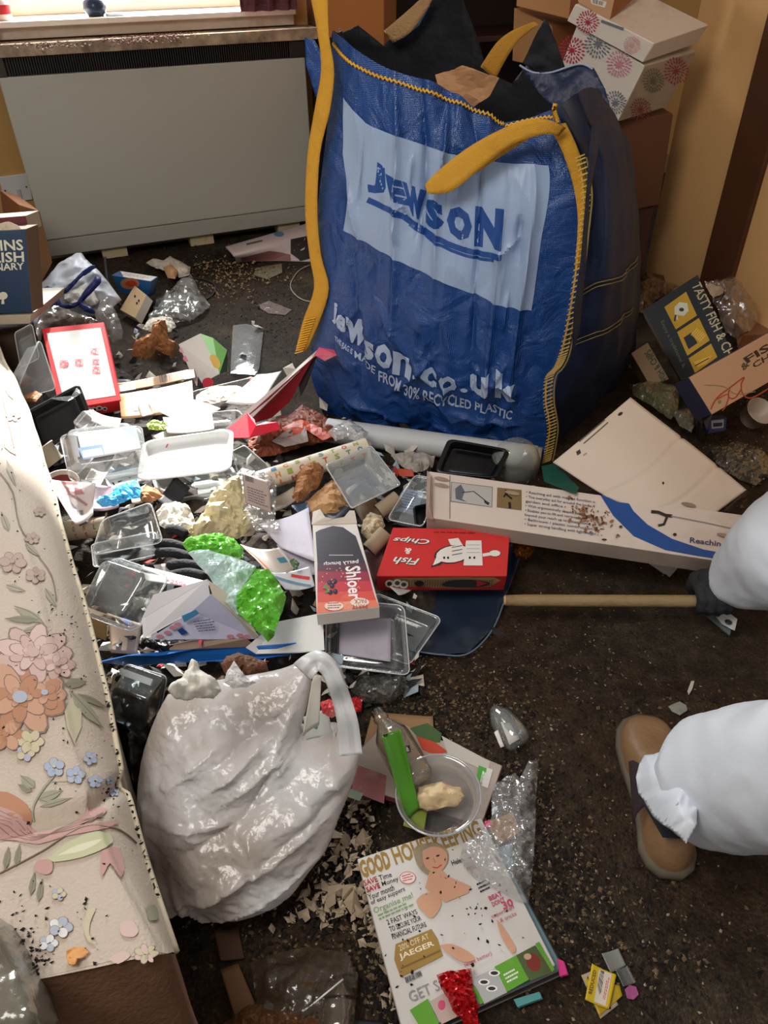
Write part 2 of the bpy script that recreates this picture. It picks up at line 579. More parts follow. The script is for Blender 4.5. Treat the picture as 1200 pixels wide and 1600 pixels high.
def tray(name, label, cat, corners, depth, material, inset=0.12, flange=0.035, rad=0.12, up=1, group=None, ribs=0, thick=0.0, body='tray', lipdrop=0.003, root=None):
    """moulded food tray: flange, rounded sloping walls, stepped base. up=1 hollow faces the camera, -1 turned over"""
    A = [P3(p) for p in corners]
    n = (A[1] - A[0]).cross(A[3] - A[0]).normalized()
    if n.dot(CAM - A[0]) < 0: n = -n
    c = sum(A, Vector()) / 4
    mz = min(min(v.z for v in A), min((a - n * depth * up).z for a in A))
    if root is None: root = thing(name, label, cat, (c.x, c.y, mz), group)
    def pt(s, t, h):
        return A[0] * ((1 - s) * (1 - t)) + A[1] * (s * (1 - t)) + A[2] * (s * t) + A[3] * ((1 - s) * t) + n * h
    base = rrect(rad)
    def ring(i, h, wob=0.0):
        return [pt(i + (1 - 2 * i) * x, i + (1 - 2 * i) * y, h + (wob if (k // 2) % 2 else 0)) for k, (x, y) in enumerate(base)]
    d = -depth * up
    loops = [ring(0, -lipdrop * up), ring(0.004, 0), ring(flange, 0), ring(flange + 0.008, d * 0.12), ring(flange + (inset - flange) * 0.35, d * 0.45), ring(flange + (inset - flange) * 0.45, d * 0.5), ring(inset * 0.9, d * 0.96), ring(inset, d), ring(inset + 0.08, d), ring(inset + 0.09, d * 0.93), ring(0.40, d * 0.93)]
    m = len(base); V = [v for l in loops for v in l]; F = []
    for i in range(len(loops) - 1):
        for j in range(m):
            F.append((i * m + j, i * m + (j + 1) % m, (i + 1) * m + (j + 1) % m, (i + 1) * m + j))
    F.append(tuple((len(loops) - 1) * m + j for j in range(m)))
    o = mk(body, V, F, material, root)
    md = o.modifiers.new('soften', 'SUBSURF'); md.levels = 1; md.render_levels = 1
    for p in o.data.polygons: p.use_smooth = True
    if thick: solid(o, thick, 0)
    if material.name.startswith('clear_plastic'):
        R_ = ring(0.004, 0.0004)
        tube('rim', R_ + R_[:1], 0.0013, RIM_GLINT, root, 5, caps=False)  # thin pale line along the flange, a painted rim highlight
    S = Surf([[pt(inset, inset, d), pt(1 - inset, inset, d)], [pt(inset, 1 - inset, d), pt(1 - inset, 1 - inset, d)]])
    return root, S

# ------------------------------------------------------------------ the room
def floor_mat():
    m = bpy.data.materials.new('dirty_carpet'); m.use_nodes = True
    nt = m.node_tree; b = nt.nodes['Principled BSDF']
    tc = nt.nodes.new('ShaderNodeTexCoord')
    def nz(s, d=8, r=0.6):
        n = nt.nodes.new('ShaderNodeTexNoise'); n.inputs['Scale'].default_value = s; n.inputs['Detail'].default_value = d; n.inputs['Roughness'].default_value = r
        nt.links.new(tc.outputs['Object'], n.inputs['Vector']); return n
    def ramp(src, stops):
        r = nt.nodes.new('ShaderNodeValToRGB'); e = r.color_ramp.elements
        while len(e) < len(stops): e.new(0.5)
        for el, (p, c) in zip(e, stops): el.position = p; el.color = lin(c)
        nt.links.new(src.outputs['Fac'], r.inputs[0]); return r
    a = ramp(nz(2.2, 9, 0.62), [(0.30, '1c150f'), (0.44, '4c3b2a'), (0.54, '38332c'), (0.66, '756a58')])
    c = ramp(nz(26, 6, 0.7), [(0.35, '1e1812'), (0.5, '564738'), (0.66, '7a6c58')])
    f = ramp(nz(190, 3, 0.6), [(0.3, '000000'), (0.5, '5a5148'), (0.72, 'b0a490')])
    m1 = nt.nodes.new('ShaderNodeMixRGB'); m1.inputs[0].default_value = 0.38
    nt.links.new(a.outputs[0], m1.inputs[1]); nt.links.new(c.outputs[0], m1.inputs[2])
    m2 = nt.nodes.new('ShaderNodeMixRGB'); m2.blend_type = 'OVERLAY'; m2.inputs[0].default_value = 0.7
    nt.links.new(m1.outputs[0], m2.inputs[1]); nt.links.new(f.outputs[0], m2.inputs[2])
    nt.links.new(m2.outputs[0], b.inputs['Base Color'])
    rr = nt.nodes.new('ShaderNodeMapRange'); rr.inputs[3].default_value = 0.55; rr.inputs[4].default_value = 0.9
    nt.links.new(nz(3.1, 5).outputs['Fac'], rr.inputs[0]); nt.links.new(rr.outputs[0], b.inputs['Roughness'])
    b.inputs['Specular IOR Level'].default_value = 0.15
    bp = nt.nodes.new('ShaderNodeBump'); bp.inputs['Strength'].default_value = 0.55; bp.inputs['Distance'].default_value = 0.012
    ad = nt.nodes.new('ShaderNodeMath'); ad.operation = 'ADD'
    nt.links.new(nz(40, 6, 0.7).outputs['Fac'], ad.inputs[0]); nt.links.new(nz(160, 2).outputs['Fac'], ad.inputs[1])
    nt.links.new(ad.outputs[0], bp.inputs['Height']); nt.links.new(bp.outputs[0], b.inputs['Normal'])
    return m
FLOOR = floor_mat()
struct(mk('floor', [(-4, -1.5, 0), (4, -1.5, 0), (4, 5.0, 0), (-4, 5.0, 0)], [(0, 1, 2, 3)], FLOOR))

HB = U(78, 402, 0.05); HR = U(485, 345, 0.05)
wd = (HR - HB); wd.z = 0; wd.normalize()
wn = Vector((wd.y, -wd.x, 0))                                   # out of the window wall, into the room
def wallp(u, back, z): return HB + wd * u - wn * back + Vector((0, 0, z - HB.z))
WB = 0.15                                                       # the wall stands this far behind the heater's front
YEL = mat('b98f52', 0.7, 0.25, '8a6030', 2.5)
def wallbox(name, u0, u1, b0, b1, z0, z1, m, parent=None, **k):
    c = (wallp(u0, b0, z0) + wallp(u1, b1, z1)) / 2
    return box(name, c, wd * (u1 - u0) / 2, wn * (b1 - b0) / 2, (0, 0, (z1 - z0) / 2), m, parent, **k)
W0, W1, WZ0, WZ1 = 0.02, 1.13, 0.90, 1.85
struct(wallbox('wall_back', -2.2, 4.2, WB, WB + 0.28, 0, WZ0 - 0.02, YEL))
struct(wallbox('wall_back', -2.2, W0, WB, WB + 0.28, WZ0 - 0.02, 2.5, YEL))
struct(wallbox('wall_back', W1, 4.2, WB, WB + 0.28, WZ0 - 0.02, 2.5, YEL))
struct(wallbox('wall_back', W0, W1, WB, WB + 0.28, WZ1, 2.5, YEL))
PAINTW = mat('cdbfae', 0.55, 0.3, '6b4f35', 7)
# window board and frame
win = struct(bpy.data.objects.new('window_1', None)); COL.objects.link(win)
SILLW = mat('e6ded2', 0.5, 0.15, '7a6048', 9)
wallbox('window_board', W0 - 0.12, W1 + 0.1, 0.07, WB + 0.20, 0.885, 0.905, SILLW, win, b=0.003)
wallbox('apron', W0 - 0.12, W1 + 0.1, 0.105, WB, 0.845, 0.885, PAINTW, win, b=0.002)
wallbox('lower_rail', W0, W1, WB + 0.18, WB + 0.24, 0.905, 0.98, SILLW, win, b=0.004)
wallbox('upper_rail', W0, W1, WB + 0.18, WB + 0.24, WZ1 - 0.06, WZ1, SILLW, win, b=0.004)
for u in (W0, W1 - 0.05):
    wallbox('stile', u, u + 0.05, WB + 0.18, WB + 0.24, 0.98, WZ1 - 0.06, SILLW, win, b=0.004)
wallbox('pane', W0 + 0.05, W1 - 0.05, WB + 0.208, WB + 0.212, 0.98, WZ1 - 0.06, film('ffffff', 0.02, 0.02, 0.8), win)
# things standing on the window board
r = thing('ornament', 'dark blue and white ornament on the bright window sill', 'ornament', wallp(0.42, 0.12, 0.906))
lathe('body', [(0, 0), (0.03, 0), (0.045, 0.02), (0.04, 0.05), (0.015, 0.07), (0, 0.07)], wallp(0.42, 0.14, 0.906), (0, 0, 1), mat('27344c', 0.25), r)
lathe('base', [(0, 0), (0.045, 0), (0.045, 0.008), (0, 0.008)], wallp(0.50, 0.13, 0.906), (0, 0, 1), mat('dfe3ea', 0.3), r)
r = thing('jar', 'small red and white jar beside the left curtain on the sill', 'jar', wallp(0.08, 0.12, 0.906))
lathe('body', [(0, 0), (0.028, 0), (0.03, 0.01), (0.03, 0.07), (0, 0.07)], wallp(0.08, 0.14, 0.906), (0, 0, 1), mat('d9cfc0', 0.4), r)
lathe('band', [(0.0305, 0.02), (0.0305, 0.05)], wallp(0.08, 0.14, 0.906), (0, 0, 1), mat('b02a2a', 0.4), r)

# curtains
def curtain(u0, u1, label, z0=0.86, z1=2.2, amp=0.02, back=0.02):
    n = 60; V = []; F = []
    for j in range(9):
        z = z0 + (z1 - z0) * j / 8
        for i in range(n + 1):
            s = i / n
            V.append(wallp(u0 + (u1 - u0) * s + 0.006 * math.sin(j), back + amp * math.sin(s * 22) + 0.006 * math.sin(s * 51 + j), z))
    for j in range(8):
        for i in range(n): F.append((j * (n + 1) + i, j * (n + 1) + i + 1, (j + 1) * (n + 1) + i + 1, (j + 1) * (n + 1) + i))
    r = thing('curtain', label, 'curtain', wallp((u0 + u1) / 2, back, z0))
    solid(mk('cloth', V, F, mat('7d5058', 0.8, 0.2, '4a3038', 6, 0.2, 300, trans=0.15), r, True), 0.003)
    tube('hem', [wallp(u0 + (u1 - u0) * i / n, back + amp * math.sin(i / n * 22), z0 + 0.02) for i in range(n + 1)], 0.003, mat('6a4048', 0.8), r, 6)
curtain(-0.30, 0.035, 'mauve curtain at the left end of the window')
curtain(0.98, 1.22, 'mauve curtain at the right end of the window', z0=0.905)

# heater
HM = mat('b6b4a8', 0.42, 0.10, '6a6a5c', 2.0)
ht = thing('storage_heater', 'grey-green panel heater with black grille under the window', 'heater', wallp(0.6, 0.05, 0))
HW = 1.235
wallbox('body', 0, HW, 0.0, 0.10, 0.12, 0.735, HM, ht, b=0.006)
wallbox('kick_panel', 0, HW, 0.004, 0.10, 0.05, 0.118, mat('aba99e', 0.45, 0.1, '6a6a5c'), ht, b=0.003)
GB = mat('1d1a18', 0.6)
wallbox('grille_back', -0.005, HW, 0.02, 0.10, 0.735, 0.80, GB, ht)
wallbox('grille_end', -0.005, 0.035, -0.002, 0.05, 0.735, 0.80, mat('3a332b', 0.6), ht, b=0.002)
gs = box('grille_slat', wallp(0.045, 0.008, 0.768), wd * 0.0018, wn * 0.012, (0, 0, 0.031), mat('2b2622', 0.55), ht)
for i in range(1, 118):
    c = gs.copy(); COL.objects.link(c); c.location = wd * (i * 0.0095)
wallbox('grille_end', 0.045 + 118 * 0.0095, HW, -0.002, 0.05, 0.735, 0.80, mat('2a2522', 0.6), ht, b=0.002)
for u in (0.22, 0.62, 1.05): wallbox('foot', u, u + 0.11, 0.03, 0.10, 0.0, 0.05, mat('c9b892', 0.6, 0.4), ht)
struct(wallbox('trim_1', -0.35, 2.0, -0.015, WB, 0.80, 0.84, mat('c0a98c', 0.5, 1.0, '3e2a1c', 9)))
o = struct(wallbox('baseboard_back', -2.2, 4.2, WB - 0.015, WB, 0, 0.10, mat('8a7a5c', 0.6, 0.5)))
# dirt crumbs on the ledge above the heater
def crumbs(name, spots, m, n, size, parent=None, flat=0.3, seed=3, zf=None):
    """a scatter of loose flakes; spots = (px, py, z, spread in px x, y, weight)"""
    rnd = random.Random(seed); V = []; F = []
    tot = sum(s[5] for s in spots)
    for s in spots:
        for _ in range(int(n * s[5] / tot)):
            x = rnd.gauss(s[0], s[3]); y = rnd.gauss(s[1], s[4])
            c = U(x, y, s[2]) if zf is None else zf(x, y)
            if c is None or (c - HB).dot(-wn) > WB - 0.03: continue
            q = size * rnd.uniform(0.4, 1.6); a = rnd.uniform(0, 6.3); k = len(V)
            e1 = Vector((math.cos(a), math.sin(a), rnd.uniform(-flat, flat))) * q
            e2 = Vector((-math.sin(a), math.cos(a), rnd.uniform(-flat, flat))) * q * rnd.uniform(0.25, 0.9)
            up = Vector((0, 0, q * 0.25 + 0.0008))
            V += [c + e1 + up, c + e2 * 0.9 + up * 0.4, c - e1 * 0.8 + up * 1.2, c - e2 + up * 0.3, c + up * 1.8 + e1 * 0.2]
            F += [(k, k + 1, k + 4), (k + 1, k + 2, k + 4), (k + 2, k + 3, k + 4), (k + 3, k, k + 4)]
    o = mk(name, V, F, m, parent); o['kind'] = 'stuff'
    return o
led = crumbs('dirt', [(205, 60, 0.841, 30, 5, 5), (265, 52, 0.841, 22, 5, 5), (80, 72, 0.841, 30, 3, 2), (400, 36, 0.841, 30, 3, 2), (215, 95, 0.841, 10, 4, 0)], mat('5a3322', 0.9), 1100, 0.0055)
led['label'] = 'brown dirt and crumbs on the ledge above the heater'; led['category'] = 'dirt'

# socket plate on the wall left of the heater
def onwall(px, py, back=WB): return W(px, py, wallp(0, back, 0), wn)
sp = thing('switch_plate', 'white switched fuse plate on the yellow wall beside the heater', 'switch', onwall(25, 295))
A = [onwall(x, y) for x, y in ((-2, 276), (42, 270), (51, 311), (8, 317))]
V = A + [a + wn * 0.010 for a in A]
bev(mk('plate', V, [(4, 5, 6, 7), (0, 4, 7, 3), (0, 1, 5, 4), (1, 2, 6, 5), (2, 3, 7, 6)], mat('c9c8c4', 0.35), sp), 0.002)
box('rocker', onwall(30, 301) + wn * 0.012, wd * 0.007, (0, 0, 0.017), wn * 0.005, mat('b0afac', 0.35), sp, 0.001)
for x, y in ((8, 297), (41, 291)): box('screw', onwall(x, y) + wn * 0.010, wd * 0.003, (0, 0, 0.003), wn * 0.002, mat('5a5650', 0.3, metal=0.8), sp)
tube('cable', spline([onwall(22, 316) + wn * 0.006, onwall(30, 328) + wn * 0.02, onwall(45, 345) + wn * 0.02, onwall(55, 380) + wn * 0.03]), 0.004, mat('b08a50', 0.6), sp)

# right-hand wall with dark wood post, alcove behind
RC = U(1005, 436, 0); RF = U(1230, 560, 0)
rd = (RF - RC); rd.z = 0; rd.normalize(); rn = Vector((rd.y, -rd.x, 0))
if rn.x > 0: rn = -rn
def rwallbox(name, u0, u1, o0, o1, z0, z1, m, parent=None, **k):
    c = RC + rd * ((u0 + u1) / 2) + rn * ((o0 + o1) / 2) + Vector((0, 0, (z0 + z1) / 2))
    return box(name, c, rd * abs(u1 - u0) / 2, rn * abs(o1 - o0) / 2, (0, 0, (z1 - z0) / 2), m, parent, **k)
ORW = mat('dcab70', 0.75, 0.12, '8a5a2c', 3, 0.15, 120)
struct(rwallbox('wall_right', 0, 2.6, -0.12, 0, 0, 2.5, ORW))
def on_r(px, py, o=0.0): return W(px, py, RC + rn * o, rn)
pu0 = (on_r(1100, 432) - RC).dot(rd); pu1 = (on_r(1150, 432) - RC).dot(rd)
struct(rwallbox('trim_2', pu0, pu1, 0, 0.02, 0, 2.5, mat('54301c', 0.5, 0.3, '2c160c', 5), b=0.004))
# alcove back and its furniture
DW = mat('3c1f14', 0.45, 0.3, '1c0e08', 4)
su = thing('shelf_unit', 'dark brown wooden shelf unit standing in the alcove behind the boxes', 'shelf', (1.5, 3.75, 0))
c0 = wallp(1.62, 0, 0)
def sub(name, u0, u1, b0, b1, z0, z1, m=DW): return wallbox(name, u0, u1, b0, b1, z0, z1, m, su, b=0.002)
sub('side_panel', 1.30, 1.325, -0.30, WB - 0.02, 0, 1.5)
sub('side_panel', 2.60, 2.625, -0.30, WB - 0.02, 0, 1.5)
sub('back_panel', 1.325, 2.60, WB - 0.04, WB - 0.02, 0, 1.5, mat('26120b', 0.6))
for z in (0.05, 0.42, 0.78, 1.12, 1.46): sub('shelf', 1.325, 2.60, -0.30, WB - 0.04, z, z + 0.022)

# cartons at the back
CB = mat('a8774a', 0.8, 0.2, '6a4424', 5)
CB2 = mat('8f5a34', 0.8, 0.2, '5a3418', 5)
def vface(px, py, y, n=(0, -1, 0)): return W(px, py, (0, y, 0), n)
def vbox(name, label, cat, pts, y, n, depthv, m, side=None, group=None):
    """box whose front face (TL,TR,BR,BL) is seen on an upright plane"""
    p0 = W(*pts[0], (0, y, 0), (0, -1, 0)) if not isinstance(y, Vector) else y
    A = [W(*p, p0, n) for p in pts]
    B = [a + Vector(depthv) for a in A]
    c = sum(A + B, Vector()) / 8
    root = thing(name, label, cat, (c.x, c.y, min(v.z for v in A + B)), group)
    o = mk('body', A + B, [(0, 3, 2, 1), (4, 5, 6, 7), (0, 1, 5, 4), (1, 2, 6, 5), (2, 3, 7, 6), (3, 0, 4, 7)], [m, side or m], root, mi=[0, 1, 1, 1, 1, 1])
    bev(o, 0.002, 1)
    S = Surf([[A[0], A[1]], [A[3], A[2]]])
    T = Surf([[A[1], B[1]], [A[2], B[2]]])
    return root, S, T
vbox('cardboard_box', 'tall orange-brown cardboard box behind the blue bag beside the window', 'box', [(505, -60), (600, -60), (600, 90), (505, 100)], 3.25, (-0.2, -1, 0), (0.05, 0.25, 0), mat('a5642f', 0.8, 0.2, '6a4424', 5))
vbox('cardboard_box', 'plain buff cardboard box under the small box at the top of the stack', 'box', [(803, 12), (862, 40), (868, 110), (800, 95)], 3.0, (-0.45, -1, 0), (0.22, 0.2, 0.0), CB, CB2)
r, S, T = vbox('cardboard_box', 'buff box leaning above the floral box with a small label', 'box', [(812, -70), (895, -50), (888, 30), (806, 10)], 2.95, (-0.4, -1, 0), (0.25, 0.12, 0), mat('b98554', 0.8, 0.15), CB2)
r, S, T = vbox('cardboard_box', 'pinkish carton with a label lying on the floral gift box', 'box', [(895, -60), (968, -40), (952, 32), (903, 5)], 2.72, (-0.5, -1, 0), (0.10, 0.07, 0.06), mat('c2956c', 0.8, 0.1), CB2)
I = Ink(S, r); I.poly([(922, -5), (948, 3), (945, 12), (924, 6)], mat('e2d8cc', 0.6), 'label'); I.bars([(926, -2), (944, 3), (942, 9), (926, 5)], mat('2a2420', 0.6)); I.done()
# floral gift box
pf = W(1007, 103, (0, 2.62, 0), (0, -1, 0)); nf = Vector((-0.5, -0.85, -0.15)).normalized()
pr_ = W(1088, 80, pf, Vector((0.45, -0.85, -0.1)).normalized())
FW = mat('ded3c6', 0.6, 0.1, '8a6a4c', 5)
root, S, T = vbox('gift_box', 'white storage box printed with pink and grey flowers, lid askew', 'box', [(901, 40), (1007, 103), (964, 191), (866, 128)], pf, nf, pr_ - pf, FW, mat('a8977f', 0.6, 0.4, '5a3c22', 5))
RED, PNK, GRY = mat('b3244a', 0.6), mat('cf7f97', 0.6), mat('6d7480', 0.6)
def burst(I, cx, cy, r, m, n=18, seed=0, pet=0.11):
    rnd = random.Random(seed)
    for ring, k in ((0.30, n // 2), (0.62, n), (0.9, int(n * 1.3))):
        for i in range(k):
            a = 2 * math.pi * i / k + ring; rr = r * ring * rnd.uniform(0.92, 1.08)
            I.disc(cx + rr * math.cos(a), cy + rr * math.sin(a) * 1.1, r * 0.15, r * pet * 0.6, m, 'printed_flower#%d' % seed, n=6, a0=a)
    I.disc(cx, cy, r * 0.2, r * 0.2, m, 'printed_flower#%d' % seed, n=8)
I = Ink(S, root)
burst(I, 894, 78, 20, RED, seed=1); burst(I, 968, 100, 19, PNK, seed=2); burst(I, 935, 68, 20, GRY, seed=3); burst(I, 962, 160, 17, GRY, seed=4); burst(I, 918, 128, 15, PNK, seed=7)
I.done()
I = Ink(T, root); burst(I, 1056, 110, 19, mat('9a3a46', 0.6), seed=5); burst(I, 1020, 125, 17, mat('6a6258', 0.6), seed=6); burst(I, 1000, 170, 16, mat('8a3a40', 0.6), seed=8); I.done()
# its lid, a little lifted
LA = [W(*p, pf + nf * 0.012, nf) for p in ((899, 6), (1022, 68), (1004, 97), (886, 32))]
lv = (pr_ - pf) * 1.02 + Vector((0, 0, 0.01))
LBk = [a + lv for a in LA]
V = LA + LBk
lo = bev(mk('lid', V, [(0, 3, 2, 1), (0, 1, 5, 4), (1, 2, 6, 5), (3, 0, 4, 7), (4, 5, 6, 7)], [FW, mat('cdbba8', 0.6, 0.4, '9a5a30', 7)], root, mi=[0, 1, 1, 0, 0]), 0.002, 1)
I = Ink(Surf([[LA[0], LA[1]], [LA[3], LA[2]]]), root); burst(I, 919, 34, 17, RED, seed=9); burst(I, 988, 70, 13, mat('d9a0a0', 0.6), seed=10); I.line([(940, 32), (975, 45)], 4, GRY, 'printed_flower'); I.done()
# darker boxes under it
vbox('cardboard_box', 'dark brown cardboard box directly beneath the floral gift box', 'box', [(930, 195), (1052, 178), (1030, 320), (930, 340)], 2.72, (0.1, -1, 0), (0, 0.35, 0), mat('5c371f', 0.8, 0.3, '3a2010', 5))
vbox('cardboard_box', 'lowest dark brown carton between the blue bag and the wall', 'box', [(930, 342), (1022, 322), (1000, 450), (930, 520)], 2.74, (0.1, -1, 0), (0, 0.35, 0), mat('48291a', 0.8, 0.3, '2a160c', 5))
vbox('panel', 'reddish brown wooden panel leaning behind the floral gift box', 'panel', [(960, -60), (1020, -60), (1032, 75), (960, 60)], 3.05, (0.1, -1, 0), (0, 0.03, 0), mat('6b3420', 0.5, 0.3, '3a180c', 4))

# ------------------------------------------------------------------ big blue bag
def bag_mat():
    m = bpy.data.materials.new('woven_blue_plastic'); m.use_nodes = True
    nt = m.node_tree; b = nt.nodes['Principled BSDF']
    tc = nt.nodes.new('ShaderNodeTexCoord')
    b.inputs['Base Color'].default_value = lin('16458c')
    b.inputs['Roughness'].default_value = 0.24
    b.inputs['Specular IOR Level'].default_value = 0.55
    mp = nt.nodes.new('ShaderNodeMapping'); mp.inputs['Rotation'].default_value = (0, 0.0, 0.46)
    nt.links.new(tc.outputs['Object'], mp.inputs[0])
    ws = []
    for d in ('X', 'Z'):
        w = nt.nodes.new('ShaderNodeTexWave'); w.bands_direction = d; w.inputs['Scale'].default_value = 95; w.inputs['Distortion'].default_value = 0.4
        nt.links.new(mp.outputs[0], w.inputs[0]); ws.append(w)
    mu = nt.nodes.new('ShaderNodeMath'); mu.operation = 'MULTIPLY'
    nt.links.new(ws[0].outputs['Fac'], mu.inputs[0]); nt.links.new(ws[1].outputs['Fac'], mu.inputs[1])
    r = nt.nodes.new('ShaderNodeValToRGB'); r.color_ramp.elements[0].color = lin('0d3068'); r.color_ramp.elements[1].color = lin('265ca8'); r.color_ramp.elements[1].position = 0.75
    nt.links.new(mu.outputs[0], r.inputs[0]); nt.links.new(r.outputs[0], b.inputs['Base Color'])
    bp = nt.nodes.new('ShaderNodeBump'); bp.inputs['Strength'].default_value = 0.35; bp.inputs['Distance'].default_value = 0.002
    nt.links.new(mu.outputs[0], bp.inputs['Height'])
    n2 = nt.nodes.new('ShaderNodeTexNoise'); n2.inputs['Scale'].default_value = 11; n2.inputs['Detail'].default_value = 5; n2.inputs['Distortion'].default_value = 1.2
    nt.links.new(tc.outputs['Object'], n2.inputs['Vector'])
    b2 = nt.nodes.new('ShaderNodeBump'); b2.inputs['Strength'].default_value = 0.6; b2.inputs['Distance'].default_value = 0.03
    nt.links.new(n2.outputs['Fac'], b2.inputs['Height']); nt.links.new(bp.outputs[0], b2.inputs['Normal'])
    nt.links.new(b2.outputs[0], b.inputs['Normal'])
    return m
BLUE = bag_mat()
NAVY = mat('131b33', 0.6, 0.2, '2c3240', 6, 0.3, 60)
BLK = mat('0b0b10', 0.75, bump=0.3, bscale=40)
BL = U(505, 645, 0); BR = U(853, 722, 0)
bdir = BR - BL; bdir.normalize(); bn = Vector((bdir.y, -bdir.x, 0))
if bn.y > 0: bn = -bn
BBR = U(985, 575, 0); sdir = (BBR - BR).normalized(); sn = Vector((sdir.y, -sdir.x, 0))
if sn.x < 0: sn = -sn
def bf(px, py, o=0.0): return W(px, py, BL + bn * o, bn)
def bs(px, py, o=0.0): return W(px, py, BR + sn * o, sn)
bag = thing('bulk_bag', 'big blue woven builders bulk bag with yellow straps standing open', 'bag', (BL + BBR) / 2)
front = [
    [bf(520, 48, 0), bf(600, 104, .02), bf(700, 140, 0), bf(785, 192, -.03), bf(868, 170, -.02)],
    [bf(512, 190, .01), bf(600, 222, .05), bf(700, 245, .04), bf(808, 270, .03), bf(912, 290, 0)],
    [bf(495, 340, .02), bf(590, 370, .08), bf(690, 395, .08), bf(795, 412, .06), bf(908, 400, 0)],
    [bf(490, 500, .03), bf(580, 520, .09), bf(680, 545, .10), bf(778, 562, .07), bf(878, 562, 0)],
    [bf(486, 585, .01), bf(580, 615, .06), bf(680, 640, .07), bf(775, 655, .05), bf(856, 655, 0)],
    [bf(510, 648, 0), bf(590, 668, .02), bf(680, 690, .02), bf(770, 704, .02), bf(853, 722, 0)]]
_r = random.Random(12)
BAG_CREASES = [(.30, .0, .34, .62, .016, .016), (.40, 0, .43, .45, -.022, .022), (.50, 0, .48, .5, .020, .020), (.60, .02, .66, .75, -.014, .018), (.72, .2, .70, .85, .014, .014), (.82, .15, .80, .7, .012, .015),
    (.62, .62, .86, .70, .016, .014), (.66, .74, .80, .58, .015, .012), (.25, .52, .48, .70, .015, .014), (.30, .80, .52, .60, .014, .013), (.14, .40, .24, .80, -.016, .018), (.55, .80, .88, .82, .012, .014), (.10, .84, .40, .92, .013, .015), (.45, .9, .8, .94, .010, .012)]
for _ in range(44):
    x, y, a = _r.uniform(.05, .95), _r.uniform(.15, .95), _r.choice((1.57, 1.4, 1.75, .5, 2.6, 1.1)) + _r.uniform(-.2, .2); l = _r.uniform(.06, .18)
    BAG_CREASES.append((x, y, x + l * .8 * math.cos(a), y + l * math.sin(a), _r.choice((-1, 1)) * _r.uniform(.005, .011), _r.uniform(.006, .012)))
def bagdisp(s, t, p):
    e = min(1, s * 6, (1 - s) * 6); cr_ = 0.0
    for (x0, y0, x1, y1, am, w) in BAG_CREASES:
        dx, dy = x1 - x0, y1 - y0; L = dx * dx + dy * dy
        k = max(0.0, min(1.0, ((s - x0) * dx + (t - y0) * dy) / L)); dd = math.hypot(s - x0 - k * dx, t - y0 - k * dy)
        if dd < w * 4: cr_ += am * math.exp(-dd / w) * min(1, 4 * k * (1 - k) + .15) * 1.45
    fold = -abs(noise.noise(Vector((s * 7.5 + t * 1.2, t * 1.1, 3.1)))) * 0.026 + cr_
    fold2 = -abs(noise.noise(Vector((s * 9 - t * 5, t * 5 + s * 2, 8.4)))) * 0.026 * min(1, t * 1.6)
    fold3 = (crease(p, 7, 2.0) - 0.3) * 0.012 * min(1, 0.4 + t)
    u = 0.014 * math.exp(-((s - 0.43) / 0.05) ** 2 - (t / 0.22) ** 2) - 0.012 * math.exp(-((s - 0.5) / 0.035) ** 2 - (t / 0.22) ** 2)
    return (fold + fold2 + fold3 + 0.013 + u * 1.6) * e
FS = Surf(front, bagdisp)
FS.mesh('front_panel', BLUE, bag, 160, 160, 0)
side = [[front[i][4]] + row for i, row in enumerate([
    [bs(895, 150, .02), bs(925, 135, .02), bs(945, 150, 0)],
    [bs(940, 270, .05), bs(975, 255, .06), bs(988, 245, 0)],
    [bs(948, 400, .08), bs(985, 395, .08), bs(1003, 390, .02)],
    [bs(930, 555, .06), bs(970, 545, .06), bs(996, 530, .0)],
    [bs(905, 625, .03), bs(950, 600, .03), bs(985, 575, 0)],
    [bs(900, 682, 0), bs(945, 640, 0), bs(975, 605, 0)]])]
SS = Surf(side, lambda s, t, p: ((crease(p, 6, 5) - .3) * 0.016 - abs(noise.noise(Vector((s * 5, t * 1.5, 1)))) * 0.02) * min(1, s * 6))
SS.mesh('side_panel', mat('0c1a34', 0.6, 0.3, '23272c', 5, 0.3, 300), bag, 40, 70, 0)  # shade of the right side painted in, far darker than the front blue
BBL = BL + (BBR - BR)
bkdir = bdir
def bb(px, py, o=0.0): return W(px, py, BBR + bn * o, bn)
def bl(px, py, o=0.0): return W(px, py, BL - sn * o, sn)
# black inside: back, left and folded flaps
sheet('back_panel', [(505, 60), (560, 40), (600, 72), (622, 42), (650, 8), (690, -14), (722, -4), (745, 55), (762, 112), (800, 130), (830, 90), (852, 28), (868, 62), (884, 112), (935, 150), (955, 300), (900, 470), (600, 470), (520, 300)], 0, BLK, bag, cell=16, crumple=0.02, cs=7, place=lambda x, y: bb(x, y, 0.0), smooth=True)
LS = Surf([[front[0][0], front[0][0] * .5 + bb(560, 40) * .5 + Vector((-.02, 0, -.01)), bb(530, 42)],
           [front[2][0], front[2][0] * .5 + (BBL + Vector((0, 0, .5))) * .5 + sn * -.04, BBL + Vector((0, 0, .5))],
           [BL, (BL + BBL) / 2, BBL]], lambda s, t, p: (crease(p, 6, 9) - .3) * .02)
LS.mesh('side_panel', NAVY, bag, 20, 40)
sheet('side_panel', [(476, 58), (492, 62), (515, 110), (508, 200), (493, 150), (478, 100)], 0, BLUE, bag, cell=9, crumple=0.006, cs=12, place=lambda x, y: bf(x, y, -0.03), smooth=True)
sheet('inner_flap', [(622, 46), (650, 10), (662, -2), (672, 8), (655, 40), (640, 52), (615, 66)], 0, mat('7fa3cf', 0.3), bag, cell=9, crumple=0.004, place=lambda x, y: bb(x, y, 0.03), smooth=True)
